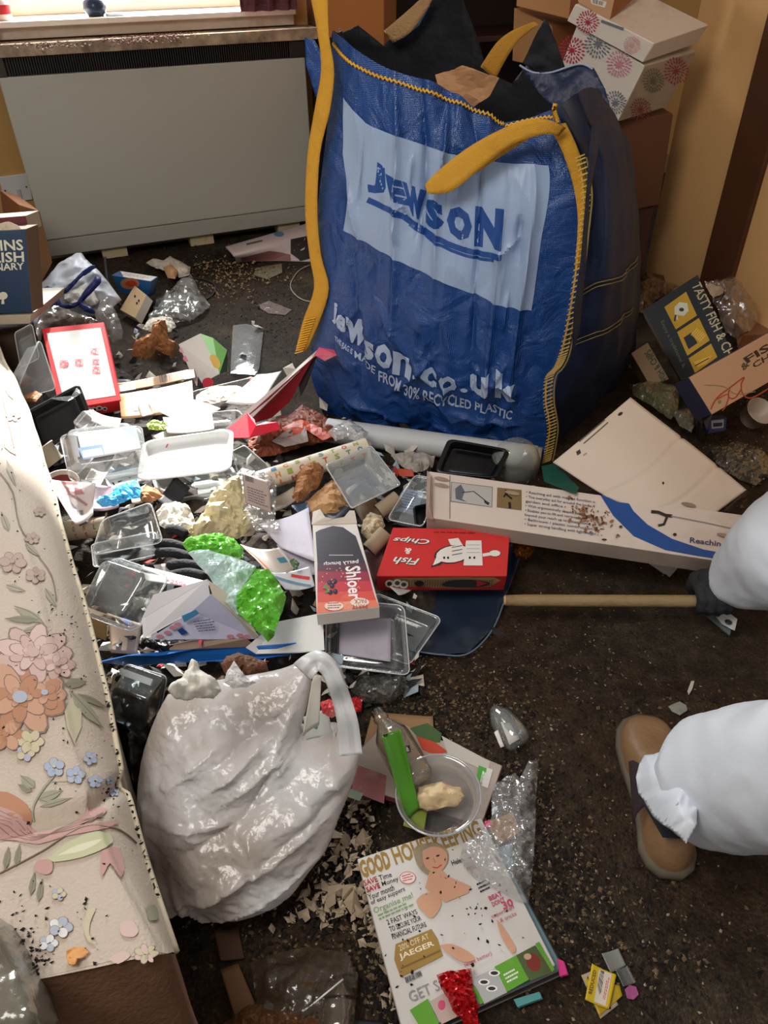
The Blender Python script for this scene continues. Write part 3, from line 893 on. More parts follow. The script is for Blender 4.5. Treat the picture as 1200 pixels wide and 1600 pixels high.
# right corner flap with pale hem
NV2 = mat('18223f', 0.5, 0.2, '333c50', 6, 0.3, 60)
sheet('corner_flap', [(812, 102), (838, 113), (862, 112), (905, 99), (928, 107), (945, 140), (958, 190), (945, 215), (925, 250), (917, 245), (908, 215), (900, 180), (872, 175), (855, 160), (835, 135)], 0, NV2, bag, cell=7, crumple=0.018, cs=10, place=lambda x, y: bf(x, y, -0.12 + 0.0006 * (y - 100)), smooth=True)
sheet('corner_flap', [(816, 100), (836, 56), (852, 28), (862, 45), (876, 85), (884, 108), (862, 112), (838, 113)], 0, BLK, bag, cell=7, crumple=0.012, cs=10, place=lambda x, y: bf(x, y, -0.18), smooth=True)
tube('hem', spline([bf(x, y, -.11) for x, y in ((812, 102), (825, 110), (838, 114), (862, 113), (905, 100), (926, 108))]), 0.0022, mat('8f9ab0', 0.5), bag, 6)
tube('hem', spline([bf(x, y, -.10) for x, y in ((895, 133), (903, 142), (913, 150), (925, 146), (936, 147))]), 0.003, mat('5f7fae', 0.4), bag, 6)
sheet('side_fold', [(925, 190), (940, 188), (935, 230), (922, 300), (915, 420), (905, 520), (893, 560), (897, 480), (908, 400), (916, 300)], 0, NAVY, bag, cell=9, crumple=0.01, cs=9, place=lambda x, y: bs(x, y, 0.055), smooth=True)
# yellow straps
YS = mat('c8922a', 0.8, 0.3, '8a6418', 30, 0.3, 300)
YS2 = mat('b07e28', 0.85, 0.3, '7a5414', 30, 0.3, 300)
def strap(name, left, right, place, off, m=YS, amp=0.006):
    L = spl2(left, 4); R_ = spl2(right, 4); n = min(len(L), len(R_)); V = []; F = []
    for i in range(n):
        w = off(i / (n - 1)) if callable(off) else off
        for j in range(5):
            u = j / 4
            x = L[i][0] * (1 - u) + R_[i][0] * u; y = L[i][1] * (1 - u) + R_[i][1] * u
            V.append(place(x, y, w + amp * math.sin(i * 0.45) * 0.4))
    for i in range(n - 1):
        for j in range(4): F.append((i * 5 + j, i * 5 + j + 1, i * 5 + j + 6, i * 5 + j + 5))
    return solid(mk(name, V, F, m, bag, True), 0.0025, 0)
strap('strap', [(484, -12), (497, 55), (502, 110), (492, 170), (481, 240), (477, 330), (484, 400), (491, 450), (474, 500), (462, 548)],
      [(512, -12), (514, 55), (522, 110), (516, 170), (500, 240), (496, 330), (502, 400), (514, 450), (500, 500), (479, 548)], bf, 0.055)
strap('strap_loop', [(664, 288), (690, 262), (740, 225), (800, 195), (850, 186), (884, 200)], [(668, 302), (705, 299), (752, 262), (800, 226), (850, 210), (872, 212)], bf, lambda t: 0.13 - 0.08 * t)
strap('strap_loop', [(664, 288), (680, 275), (720, 247), (770, 215), (830, 196)], [(674, 303), (690, 300), (735, 276), (790, 240), (835, 212)], bf, lambda t: 0.12 - 0.07 * t, YS2)
strap('strap', [(856, 196), (868, 215), (884, 250), (898, 300), (903, 350), (898, 420)], [(884, 192), (900, 225), (912, 262), (917, 300), (914, 350), (906, 420)], bf, 0.03)
strap('strap', [(751, 104), (775, 68), (800, 48), (834, 34)], [(774, 124), (792, 90), (812, 62), (842, 38)], bf, -0.22, YS2)
strap('strap', [(600, 48), (612, 38), (640, 14), (664, -8)], [(614, 67), (640, 52), (662, 22), (680, -8)], bb, 0.05, mat('b08a5c', 0.8, 0.2, '7a5a30', 12, 0.5, 200))
def cord(name, pts, place, off, r, m, wob=0.002, n=8):
    P = spline([place(x, y, off) for x, y in pts], n)
    Q = []
    for i, p in enumerate(P): Q.append(p + Vector((0, 0, wob if i % 2 else -wob)))
    return tube(name, Q, r, m, bag, 6)
def onfront(pts, off, r, m, name='stitching', wob=0.0025, n=14):
    st = [FS.inv(*p) for p in pts]
    st2 = spl2(st, n)
    Q = [FS.at(s, t, off + (wob if i % 2 else 0)) + Vector((0, 0, wob if i % 2 else -wob)) for i, (s, t) in enumerate(st2)]
    return tube(name, Q, r, m, bag, 6)
YT = mat('e0a82c', 0.7, 0.2, '8a6418', 14)
onfront([(522, 68), (540, 90), (575, 112), (620, 128), (665, 143), (710, 160), (750, 177), (787, 196)], 0.003, 0.0028, YT)
cord('stitching', [(790, 197), (820, 189), (848, 184), (870, 183)], bf, 0.03, 0.0028, YT)
cord('knot', [(868, 163), (866, 175), (870, 188), (868, 198)], bf, 0.05, 0.005, YT)
# stitched seam down the right edge
V = []; F = []
seam = spl2([(906, 245), (915, 300), (910, 360), (902, 430), (893, 490), (882, 545), (872, 572), (858, 590), (856, 630), (862, 665), (858, 700), (853, 722)], 14)
def quadstrip(p, q, w, place, off):
    a = place(p[0], p[1], off); b = place(q[0], q[1], off)
    s = Vector((0, 0, w)); k = len(V)
    V.extend([a + s, b + s, b - s, a - s]); F.append((k, k + 1, k + 2, k + 3))
for i, (x, y) in enumerate(seam):
    if i % 2 == 0:
        quadstrip((x - 7, y + 2), (x + 8, y - 4), 0.0016, bf, 0.052)
st = mk('seam_stitches', V, F, mat('b89a50', 0.7), bag, kind='stuff'); solid(st, 0.002)
for dx, m in ((-3, YT), (5, mat('6a5a38', 0.8)), (10, mat('8a7440', 0.8))):
    cord('seam_cord', [(x + dx, y) for x, y in seam[::8]], bf, 0.048, 0.0022, m, 0.0004)
SCO = mat('7d6a3e', 0.8)
def onside(pts, off, r, m):
    Q = [SS.at(*SS.inv(*p), off) for p in spl2(pts, 10)]
    return tube('stitching', Q, r, m, bag, 5)
for dy in (0, 6):
    onside([(906, 458 + dy), (935, 440 + dy), (965, 433 + dy), (980, 420 + dy), (994, 400 + dy)], .004, .0014, SCO)
    onside([(898, 532 + dy), (925, 520 + dy), (955, 508 + dy), (985, 480 + dy)], .004, .0014, SCO)
# left lower stitches
V = []; F = []
for i in range(14): quadstrip((463 + i * 1.2 - 2, 552 - i * 4), (474 + i * 1.5, 548 - i * 4), 0.0015, bf, 0.062)
solid(mk('seam_stitches', V, F, YT, bag, kind='stuff'), 0.002)
# print
WHT = mat('93a6c4', 0.42, 0.08, '6a7fa0', 7)
LET = mat('a9b9d4', 0.42)
INKB = mat('1b4688', 0.4)
I = Ink(FS, bag, 160); I.base = 0.0014
I.poly([(537, 152), (552, 172), (572, 192), (630, 216), (700, 240), (780, 254), (857, 259), (846, 370), (830, 485), (765, 470), (690, 440), (610, 400), (537, 360), (545, 310), (536, 240)], WHT, 'printed_panel')
def glyphs(I, items, m, bold, shear=0.0):
    for ch, q in items: I.text(ch, q, m, bold, shear, 'lettering')
glyphs(I, [
    ('J', [(583, 247), (602, 262), (605, 305), (572, 300)]),
    ('E', [(603, 271), (626, 283), (640, 322), (612, 314)]),
    ('W', [(627, 283), (666, 298), (660, 346), (640, 334)]),
    ('S', [(664, 306), (693, 318), (694, 361), (664, 352)]),
    ('O', [(698, 318), (738, 328), (738, 380), (698, 370)]),
    ('N', [(743, 322), (788, 327), (783, 393), (741, 385)])], INKB, 0.075)
I.line([(575, 312), (605, 326), (640, 345), (670, 364), (700, 381), (740, 394), (784, 402)], 9, INKB, 'printed_line', smooth=3)
I.line([(640, 350), (690, 384), (735, 401), (772, 407)], 5, INKB, 'printed_line', smooth=3)
glyphs(I, [
    ('j', [(522, 470), (528, 474), (527, 508), (519, 504)]),
    ('e', [(527, 487), (542, 495), (541, 521), (527, 513)]),
    ('w', [(541, 494), (569, 511), (566, 545), (541, 532)]),
    ('s', [(569, 526), (586, 536), (584, 564), (568, 556)]),
    ('o', [(587, 534), (613, 544), (612, 580), (587, 570)]),
    ('n', [(615, 546), (644, 556), (641, 594), (613, 584)]),
    ('.', [(646, 582), (653, 584), (653, 591), (646, 589)]),
    ('c', [(659, 574), (683, 583), (682, 606), (658, 596)]),
    ('o', [(686, 583), (715, 590), (714, 614), (685, 606)]),
    ('.', [(719, 605), (731, 607), (731, 613), (719, 611)]),
    ('u', [(735, 585), (763, 590), (762, 618), (735, 613)]),
    ('k', [(775, 576), (808, 586), (805, 626), (773, 620)])], LET, 0.04)
I.text('THIS BAG IS', [(524, 524), (553, 545), (552, 553), (524, 532)], LET, 0.02)
I.text('MADE', [(556, 546), (588, 572), (586, 584), (556, 557)], LET, 0.02)
I.text('FROM', [(592, 578), (628, 594), (627, 611), (592, 595)], LET, 0.02)
I.text('30%', [(632, 598), (657, 606), (656, 623), (632, 616)], LET, 0.02)
I.text('RECYCLED', [(662, 608), (737, 624), (736, 640), (662, 625)], LET, 0.02)
I.text('PLASTIC', [(743, 625), (801, 641), (799, 655), (742, 639)], LET, 0.02)
I.done()
# torn cardboard pushed into the top of the bag
r = thing('cardboard_piece', 'torn brown cardboard sticking out of the top of the blue bag', 'cardboard', bf(735, 135, -.2))
sheet('cardboard', [(680, 118), (700, 112), (722, 104), (745, 112), (780, 122), (765, 150), (752, 160), (725, 175), (690, 170)], 0, mat('b3835a', 0.8, 0.15), r, cell=9, crumple=0.02, cs=9, thick=0.002, place=lambda x, y: bf(x, y, -0.13))

# ------------------------------------------------------------------ floral mattress on the left
def sofa():
    root = thing('mattress', 'floral mattress with cream piping, dusted with dark specks, along the left side', 'mattress', U(150, 1030, 0))
    fab = mat('b8aa9b', 0.78, 0.25, '7c6a58', 3.5, 0.25, 260)
    rows = []
    E = [(-26, 498), (0, 545), (35, 622), (70, 720), (110, 860), (150, 1030), (182, 1160), (215, 1290), (245, 1400), (272, 1490)]
    D = [-52, -50, -50, -55, -52, -52, -50, -42, -30, -22]
    for (x, y), d in zip(E, D):
        rows.append([U(x - 520, y + 90, .37), U(x - 260, y + 50, .365), U(x + d - 40, y + 14, .352), U(x + d, y + 8, .335), U(x + d * .4, y + 2, .305), U(x, y, .262)])
    def dsp(s, t, p):
        seam = -0.012 * math.exp(-((t - 0.735 + 0.045 * (s - 0.6)) / 0.010) ** 2)
        return 0.006 * N3(p, 7, 2) + 0.012 * N3(p, 2.5, 4) + seam
    S = Surf(rows, dsp)
    S.mesh('cover', fab, root, 70, 150, 0)
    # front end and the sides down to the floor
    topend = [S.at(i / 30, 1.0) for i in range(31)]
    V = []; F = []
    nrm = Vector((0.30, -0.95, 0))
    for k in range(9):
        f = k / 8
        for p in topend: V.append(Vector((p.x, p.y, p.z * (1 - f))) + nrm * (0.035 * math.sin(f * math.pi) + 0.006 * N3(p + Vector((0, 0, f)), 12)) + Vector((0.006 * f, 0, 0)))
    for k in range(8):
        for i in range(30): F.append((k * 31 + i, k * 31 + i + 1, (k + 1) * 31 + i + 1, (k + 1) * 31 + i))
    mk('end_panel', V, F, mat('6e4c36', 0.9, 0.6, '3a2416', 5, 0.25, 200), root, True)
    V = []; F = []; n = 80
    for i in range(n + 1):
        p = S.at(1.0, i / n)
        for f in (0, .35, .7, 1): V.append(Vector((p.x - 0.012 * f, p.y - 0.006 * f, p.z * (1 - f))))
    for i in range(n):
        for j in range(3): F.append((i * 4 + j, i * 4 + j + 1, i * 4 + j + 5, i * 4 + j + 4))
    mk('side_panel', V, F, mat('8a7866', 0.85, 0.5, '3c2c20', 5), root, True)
    tube('piping', [S.at(1.0, i / 90, 0.001) for i in range(91)], 0.0045, mat('c9bda2', 0.7, 0.3, '5a4a30', 12), root, 6)
    sm = []
    for i in range(31):
        x = -60 + i * 9.4; y = 1395 - i * 4.6 if x < 130 else 1308 - 22 * math.sin((x - 130) / 92 * math.pi) * 0.7
        if x < 212: sm.append((x, y))
    st = [S.inv(*p) for p in [(-40, 1385), (20, 1355), (70, 1328), (110, 1302), (145, 1290), (180, 1295), (212, 1318)]]
    tube('seam', [S.at(a, b, 0.001) for a, b in spl2(st, 6)], 0.0011, mat('7a6856', 0.8), root, 5)
    I = Ink(S, root, 75); I.base = .0012
    I.k = 4
    c1, c2, c3, c4 = mat('c4aaa2', .78), mat('b3958c', .78), mat('a8785c', .78), mat('b88f76', .78)
    gr, gr2, bl, pk, cr, ou = mat('7c7b66', .78), mat('8f8e78', .78), mat('a0a6b2', .78), mat('b38d86', .78), mat('b8b094', .78), mat('7e685c', .78)
    def flower(cx, cy, r, m1, m2, n=7, layers=2, sq=0.85, a0=0.0, core=None):
        for L in range(layers):
            rr = r * (1 - L * 0.36)
            for w, m_, lv in ((1.0, ou, 6), (0.9, None, 10)):
                for i in range(n - L):
                    a = a0 + 2 * math.pi * i / (n - L) + L * .4
                    I.k = lv + L * 10 + (i % 3) * 4 - 1
                    q = rr * .56
                    I.disc(cx + q * math.cos(a), cy + q * sq * math.sin(a), rr * .45 * w, rr * (2.1 / n) * w, m_ or (m1 if (i + L) % 2 else m2), 'printed_flower', n=11, a0=math.atan2(sq * math.sin(a), math.cos(a)))
        I.k = 50
        I.disc(cx, cy, r * .16, r * .13, core or m2, 'printed_flower'); I.k = 6
    def leaf(x0, y0, x1, y1, w, m, vein=True):
        dx, dy = x1 - x0, y1 - y0; l = math.hypot(dx, dy); nx, ny = -dy / l * w, dx / l * w
        pts = [(x0, y0), (x0 + dx * .3 + nx, y0 + dy * .3 + ny), (x0 + dx * .65 + nx * .8, y0 + dy * .65 + ny * .8), (x1, y1), (x0 + dx * .65 - nx * .8, y0 + dy * .65 - ny * .8), (x0 + dx * .3 - nx, y0 + dy * .3 - ny)]
        I.poly(pts, m, 'printed_leaf')
        if vein: I.line([(x0, y0), (x1, y1)], 1.2, ou, 'printed_stem')
        I.k = 5
    flower(52, 1022, 62, c1, mat('bb9f97', .78), 9, 3, .62); flower(88, 1040, 30, c1, c2, 7, 2, .7)
    flower(32, 1092, 74, c4, c3, 8, 3, .75, .3, bl); flower(70, 1085, 34, c3, c4, 6, 2, .7, .1, bl)
    flower(10, 1150, 30, c4, c3, 6, 1, .8)
    for x, y, r in ((85, 1200, 17), (118, 1212, 16), (148, 1222, 12), (140, 1186, 12), (172, 1222, 8), (178, 1240, 7)): flower(x, y, r, bl, mat('98a4ba', .75), 5, 1, .9, x, cr)
    flower(48, 1160, 22, cr, mat('b9b08e', .75), 6, 1, .8); flower(40, 1178, 15, bl, cr, 5, 1)
    leaf(60, 970, 8, 968, 6, gr); leaf(68, 975, 22, 948, 7, gr2); leaf(70, 978, 30, 990, 5, gr2)
    leaf(100, 1070, 135, 1066, 8, gr); leaf(108, 1080, 160, 1140, 9, gr2); leaf(112, 1090, 118, 1165, 13, cr, False); leaf(120, 1085, 168, 1108, 5, gr)
    leaf(60, 1250, 98, 1236, 8, gr2); leaf(55, 1232, 32, 1212, 8, gr2); leaf(62, 1262, 112, 1248, 6, gr2); leaf(50, 1238, 28, 1226, 6, gr)
    I.line([(85, 1212), (66, 1235), (52, 1262), (54, 1288)], 3, gr2, 'printed_stem', smooth=4)
    I.line([(118, 1218), (100, 1222), (80, 1222)], 1.5, gr2, 'printed_stem')
    I.poly([(-20, 1240), (10, 1238), (40, 1256), (52, 1282), (40, 1290), (-20, 1262)], c3, 'printed_flower', smooth=3)
    I.poly([(-20, 1256), (20, 1268), (55, 1296), (100, 1290), (140, 1262), (165, 1262), (160, 1274), (120, 1290), (182, 1282), (170, 1294), (100, 1308), (60, 1320), (20, 1312), (-20, 1300)], pk, 'printed_flower', smooth=2)
    for k in range(5): I.line([(-10, 1262 + k * 8), (30, 1284 + k * 6), (62, 1304 + k * 2), (120, 1294 - k * 4), (160, 1270 + k * 2)], 1.1, ou, 'printed_stem', smooth=3)
    I.poly([(76, 1342), (110, 1315), (150, 1300), (172, 1308), (170, 1322), (130, 1340), (85, 1348)], mat('b5b592', .75), 'printed_leaf', smooth=3)
    I.poly([(90, 1338), (120, 1322), (160, 1312), (130, 1330)], mat('cdcbb0', .75), 'printed_leaf', smooth=3)
    I.poly([(160, 1330), (182, 1325), (192, 1350), (188, 1372), (172, 1350), (160, 1370), (156, 1350)], pk, 'printed_flower', smooth=3)
    I.poly([(60, 1345), (80, 1345), (82, 1362), (70, 1368), (52, 1358)], pk, 'printed_flower', smooth=3)
    for x, y in ((8, 1340), (25, 1335), (48, 1380), (60, 1390)): leaf(x, y + 20, x + 6, y - 16, 5, gr)
    flower(95, 1450, 20, mat('cfcfcc', .75), bl, 5, 1, .8, 0, cr); flower(76, 1475, 16, bl, mat('c9c9c9', .75), 5, 1); flower(92, 1398, 12, bl, cr, 5, 1)
    I.poly([(136, 1424), (150, 1420), (142, 1440), (140, 1462), (152, 1476), (138, 1472), (131, 1450)], cr, 'printed_leaf', smooth=3)
    I.poly([(188, 1445), (205, 1440), (216, 1455), (208, 1466), (190, 1462)], c1, 'printed_flower', smooth=3)
    I.poly([(170, 1500), (190, 1488), (204, 1495), (185, 1508)], c1, 'printed_flower', smooth=3)
    flower(228, 1493, 20, c1, cr, 7, 1, .7); I.poly([(226, 1420), (240, 1415), (246, 1435), (232, 1440)], gr2, 'printed_leaf', smooth=3)
    # fainter sprays further up
    f1, f2, f3 = mat('a89486', .78), mat('9a9382', .78), mat('ab948b', .78)
    for x, y, r in ((20, 880, 22), (55, 900, 16), (50, 842, 12), (20, 650, 12), (62, 800, 10)): flower(x, y, r, f3, f1, 6, 1, .7, x)
    for a in ((5, 690, 25, 712), (10, 720, 24, 760), (40, 850, 62, 870), (10, 915, 40, 925), (14, 830, 2, 800), (70, 920, 88, 950), (8, 600, 20, 625)): leaf(*a, 5, f2)
    for pts in ([(0, 740), (20, 770), (30, 820), (48, 850)], [(60, 870), (80, 900), (88, 940)], [(2, 612), (10, 650), (22, 700)]): I.line(pts, 1.5, ou, 'printed_stem', smooth=3)
    I.done()
    for ch in root.children:
        if ch.name.startswith('printed'): ch['kind'] = 'stuff'
    def on(x, y):
        s, t = S.inv(x, y)
        return S.at(s, t, 0.001) if 0 < s < 1 and 0 < t < 1 else None
    sp = crumbs('specks', [(60, 1100, 0, 60, 130, 4), (100, 1180, 0, 60, 90, 2), (30, 1430, 0, 40, 25, 5), (60, 1500, 0, 18, 8, 6), (40, 1480, 0, 30, 30, 4), (100, 960, 0, 22, 20, 3), (120, 1000, 0, 20, 50, 4), (175, 1210, 0, 14, 60, 4), (45, 850, 0, 25, 60, 2), (25, 700, 0, 15, 50, 1), (150, 1460, 0, 40, 40, 2)], mat('1e1712', 0.8), 230, 0.0021, seed=11, zf=on)
    tag(sp, 'dark specks scattered over the floral mattress', 'specks', kind='stuff')
    ep = [S.inv(x, y) for x, y in [(70, 720), (110, 860), (150, 1030), (182, 1160), (210, 1270)]]
    sp = crumbs('edge_specks', [(0, 0, 0, 1, 1, 1)], mat('1a130e', 0.9), 240, 0.0028, seed=12, zf=lambda x, y: S.at(1.0 - abs(random.gauss(0, .008)), random.uniform(.3, .9), 0.002))
    tag(sp, 'dark crumbs caught along the cream piping of the mattress', 'crumbs', kind='stuff')
    return S, on
SOFA, onsofa = sofa()
# on the mattress
r = thing('wafer_scrap', 'curled orange-brown scrap lying on the mattress corner', 'scrap', onsofa(122, 1497))
sheet('scrap', [(106, 1490), (118, 1483), (132, 1484), (141, 1492), (134, 1500), (124, 1503), (120, 1512), (110, 1512), (106, 1500)], 0, mat('c98e50', 0.6, 0.2, '8a5a2a', 30), r, cell=4, crumple=0.006, cs=30, thick=0.001, place=lambda x, y: (onsofa(x, y) or U(x, y, .33)) + Vector((0, 0, .005)), smooth=True)
r = thing('plastic_bag', 'grey clear plastic bag slumped on the lower corner of the mattress', 'bag', U(40, 1530, .34))
sheet('film', [(-60, 1420), (0, 1436), (25, 1450), (48, 1490), (75, 1540), (95, 1600), (100, 1680), (-60, 1680)], 0.35, film('8a8474', 0.5, 0.2, 1.5, 0.5), r, cell=9, crumple=0.02, cs=10, bulge=0.07, smooth=True)
sheet('fold', [(5, 1560), (25, 1555), (40, 1575), (32, 1590), (10, 1592)], 0.40, film('c9b8a4', 0.45, 0.2, 1.5, 0.5), r, cell=5, crumple=0.006, cs=22, smooth=True)

# ------------------------------------------------------------------ heap base and loose stuff
HEAPM = mat('2a221c', 0.9, 0.5, '5c4a38', 16, 0.6, 50)
heap = sheet('heap', [(50, 600), (80, 530), (150, 545), (220, 600), (330, 610), (430, 650), (520, 705), (640, 745), (760, 775), (700, 860), (690, 960), (620, 1040), (520, 1055), (360, 1050), (220, 1040), (185, 960), (135, 800), (85, 700)], 0.0, HEAPM, cell=11, crumple=0.03, cs=11, bulge=0.06, thick=0)
heap['kind'] = 'stuff'
hr = thing('rubbish_heap', 'dark matted rubbish underneath the heap of packaging', 'rubbish', (0, 0, 0)); hr['kind'] = 'stuff'; heap.parent = hr
HB_ = [(300, 700, .05, 110, 60, 5), (300, 880, .05, 90, 70, 5), (560, 800, .05, 90, 50, 4), (200, 1010, .03, 60, 40, 3), (450, 980, .05, 80, 40, 3), (200, 560, .02, 80, 40, 2), (560, 1060, 0.01, 60, 25, 2), (640, 740, .04, 60, 25, 2)]
for c, n, sz, lab in (('c9c2b6', 420, .016, 'pale torn scraps of paper mixed through the heap'), ('8a6a46', 260, .018, 'brown card scraps mixed through the heap'), ('1c1a1c', 260, .02, 'black plastic scraps mixed through the heap'), ('9fb0bd', 120, .014, 'bluish plastic scraps mixed through the heap'), ('a8342c', 50, .012, 'small red scraps mixed through the heap')):
    crumbs('scraps', HB_, mat(c, .7, .2), n, sz, hr, flat=0.8, seed=n)
# floor litter
FL = [(400, 430, 0, 70, 35, 7), (430, 500, 0, 60, 40, 4), (330, 480, 0, 60, 40, 4), (560, 1260, 0, 22, 50, 5), (530, 1380, 0, 40, 45, 9), (640, 1080, 0, 60, 30, 5), (720, 1110, 0, 60, 40, 7), (860, 1080, 0, 90, 60, 4), (820, 1260, 0, 30, 60, 5), (880, 1400, 0, 40, 90, 7), (1000, 1480, 0, 110, 80, 5), (1080, 1100, 0, 70, 30, 1), (900, 960, 0, 90, 40, 1.5), (600, 1500, 0, 25, 60, 7), (420, 1470, 0, 60, 25, 2), (1160, 700, 0, 40, 60, 4), (560, 620, 0, 30, 30, 1)]
FLO = bpy.data.objects['floor']
crumbs('flakes', FL, mat('9a8e7c', .8, .2), 1500, .0021, FLO, flat=0.5, seed=21)
random.seed(5)
ALLF = [(700, 1000, 0, 380, 330, 1)]
crumbs('flakes', ALLF, mat('a89c8a', .8, .2), 450, .0022, FLO, flat=0.5, seed=41)
crumbs('crumbs', ALLF, mat('15110d', .9), 1500, .0035, FLO, flat=0.5, seed=42)
crumbs('flakes', FL, mat('6a563e', .9, .2), 2600, .0035, FLO, flat=0.4, seed=22)
crumbs('crumbs', [(f[0], f[1], f[2], f[3] * .9, f[4] * .9, f[5]) for f in FL], mat('120d0a', .9), 3600, .004, FLO, flat=0.4, seed=23)
SH = [(560, 1255, .01, 16, 30, 3), (545, 1330, .015, 20, 25, 5), (520, 1400, .01, 26, 22, 4), (585, 1440, .01, 14, 26, 4), (615, 1540, .01, 10, 40, 3), (490, 1430, .005, 40, 12, 2), (600, 1390, .008, 10, 20, 2)]
tag(crumbs('shreds', SH, mat('9c8a72', .8, .3), 130, .012, flat=0.9, seed=24), 'beige shredded paper beside the white carrier bag', 'shreds', kind='stuff')
tag(crumbs('shreds', SH, mat('b09c84', .8, .3), 260, .006, flat=0.9, seed=25), 'small cream shreds between the carrier bag and the magazine', 'shreds', kind='stuff')
tag(crumbs('crumbs', SH, mat('17110d', .9), 900, .005, flat=0.5, seed=26), 'dark dirt under the shreds beside the carrier bag', 'crumbs', kind='stuff')
tag(crumbs('shavings', [(385, 428, .005, 40, 10, 4), (350, 455, .005, 30, 10, 2), (330, 415, .01, 25, 7, 2)], mat('96805f', .85, .3), 420, .006, flat=0.8, seed=27), 'pale shavings on the carpet below the heater', 'shavings', kind='stuff')
tag(crumbs('crumbs', [(330, 400, .005, 70, 7, 4), (280, 412, .005, 40, 7, 2), (420, 385, 0.005, 50, 6, 2)], mat('1a1a18', .8), 900, .006, flat=0.8, seed=28), 'black grit gathered beneath the heater', 'crumbs', kind='stuff')

W1M, W2M, K1 = mat('e2e0dc', .45, .08, '8a7a66', 8), mat('d3cdc4', .5, .25, '7a664c', 9), mat('26262a', .5)
BRN, TAN = mat('a06e44', .8, .3, '5a3820', 14, .4, 90), mat('b98c62', .8, .2, '7a5230', 10)
TXT, REDM, DRED = mat('3a3a40', .6), mat('c3262c', .4, .06, '7a1a1c', 9), mat('8f1a26', .45, .15, '4a0f14', 9)

# ------------------------------------------------------------------ back-left corner
yb = 2.15
def vb(px, py, y=yb, nx=0.25): return W(px, py, (-1.0, y, 0.3), (nx, -1, 0.12))
r = thing('ledge', 'pale wooden ledge under the dark blue dictionary', 'ledge', vb(0, 505))
A = [vb(-140, 498), vb(48, 492), vb(46, 506), vb(-140, 512)]
bev(mk('board', A + [a + Vector((0.03, 0.22, 0.0)) for a in A], [(0, 3, 2, 1), (4, 5, 6, 7), (0, 1, 5, 4), (1, 2, 6, 5), (2, 3, 7, 6), (3, 0, 4, 7)], mat('b3a48e', .6, .4, '5a4632'), r), .002)
box('support', vb(-20, 560) + Vector((0, 0.1, -0.06)), (0.09, 0, 0), (0, 0.07, 0), (0, 0, vb(-20, 530).z * .5), mat('4a3a2c', .8, .4), r)
def vbook(name, label, cat, pts, th, m, side, y=yb):
    A = [vb(x, yy, y) for x, yy in pts]; dv = Vector((0.02, th, 0.0))
    r = thing(name, label, cat, min(A, key=lambda a: a.z))
    B = [a + dv for a in A]
    o = mk('cover', A + B, [(0, 3, 2, 1), (4, 5, 6, 7), (0, 1, 5, 4), (1, 2, 6, 5), (2, 3, 7, 6), (3, 0, 4, 7)], [m, side], r, mi=[0, 0, 1, 1, 0, 0]); bev(o, .002)
    return r, Surf([[A[0], A[1]], [A[3], A[2]]])
r, S = vbook('book', 'dark blue dictionary with cream lettering and a small tree emblem', 'book', [(-150, 366), (40, 358), (50, 488), (-138, 497)], .045, mat('1b3450', .5, .15, '16283c', 6), mat('5a4634', .8))
CRM = mat('cfcdb8', .6)
I = Ink(S, r)
I.text('COLLINS', [(-66, 377), (35, 374), (37, 391), (-64, 394)], CRM, .02)
I.text('ENGLISH', [(-66, 397), (37, 393), (38, 409), (-64, 413)], CRM, .02)
I.text('DICTIONARY', [(-66, 414), (37, 410), (38, 421), (-64, 427)], CRM, .02)
I.disc(5, 462, 7, 6, CRM, 'emblem'); I.disc(1, 465, 4, 3, CRM, 'emblem'); I.poly([(3, 466), (6, 466), (7, 475), (2, 475)], CRM, 'emblem')
I.done()
r, S = vbook('book', 'maroon book standing behind the blue dictionary', 'book', [(-60, 345), (40, 337), (46, 362), (-60, 362)], .05, mat('5a2028', .6, .3), mat('9a8a72', .8), yb + .06)
r = thing('paper_scrap', 'torn cream paper lying across the tops of the books', 'paper', vb(10, 355))
sheet('paper', [(-10, 352), (14, 346), (28, 352), (33, 358), (10, 359), (-10, 358)], 0, mat('c9b8a4', .8, .3), r, cell=4, crumple=.006, place=lambda x, y: vb(x, y, yb - .01))
vbox('cardboard_box', 'brown cardboard box wedged between the books and the heater', 'box', [(30, 320), (62, 330), (82, 410), (50, 470)], 2.75, (0.3, -1, 0), (-0.15, .2, 0), mat('7a5632', .8, .4, '4a3018', 5), CB2)

r = thing('bread_wrapper', 'crumpled white and navy printed wrapper in the back corner heap', 'wrapper', U(115, 480, 0))
zf = lambda x, y: .03 + max(0, min(.16, (500 - y) * .0017))
ow = [(38, 500), (42, 470), (60, 446), (92, 412), (118, 397), (128, 398), (150, 420), (172, 445), (190, 468), (176, 480), (158, 498), (120, 492), (80, 505), (60, 525), (48, 528)]
sheet('wrapper', ow, zf, mat('c6cbd3', .4, .25, '7a6a58', 7), r, cell=5, crumple=.03, cs=11, bulge=.04, smooth=True)
zf2 = lambda x, y: zf(x, y) + .035
NVY = mat('22306e', .4, .1)
for o in ([(55, 452), (75, 447), (100, 450), (128, 425), (146, 417), (150, 422), (130, 432), (104, 458), (75, 455)], [(60, 468), (100, 475), (120, 470), (150, 432), (158, 442), (128, 472), (110, 482), (85, 482)], [(80, 465), (92, 466), (100, 490), (90, 492)], [(38, 478), (52, 500), (50, 508), (38, 492)], [(120, 470), (140, 478), (150, 492), (130, 488)]):
    sheet('printed_stripe', spl2(o + [o[0]], 2)[:-1], zf2, NVY, r, cell=5, crumple=.03, cs=11, bulge=.02, smooth=True)
sheet('tissue', [(95, 448), (120, 436), (150, 440), (165, 455), (150, 475), (118, 478), (100, 470)], .10, mat('c9c2b8', .7, .2), r, cell=5, crumple=.04, cs=12, bulge=.05, smooth=True)
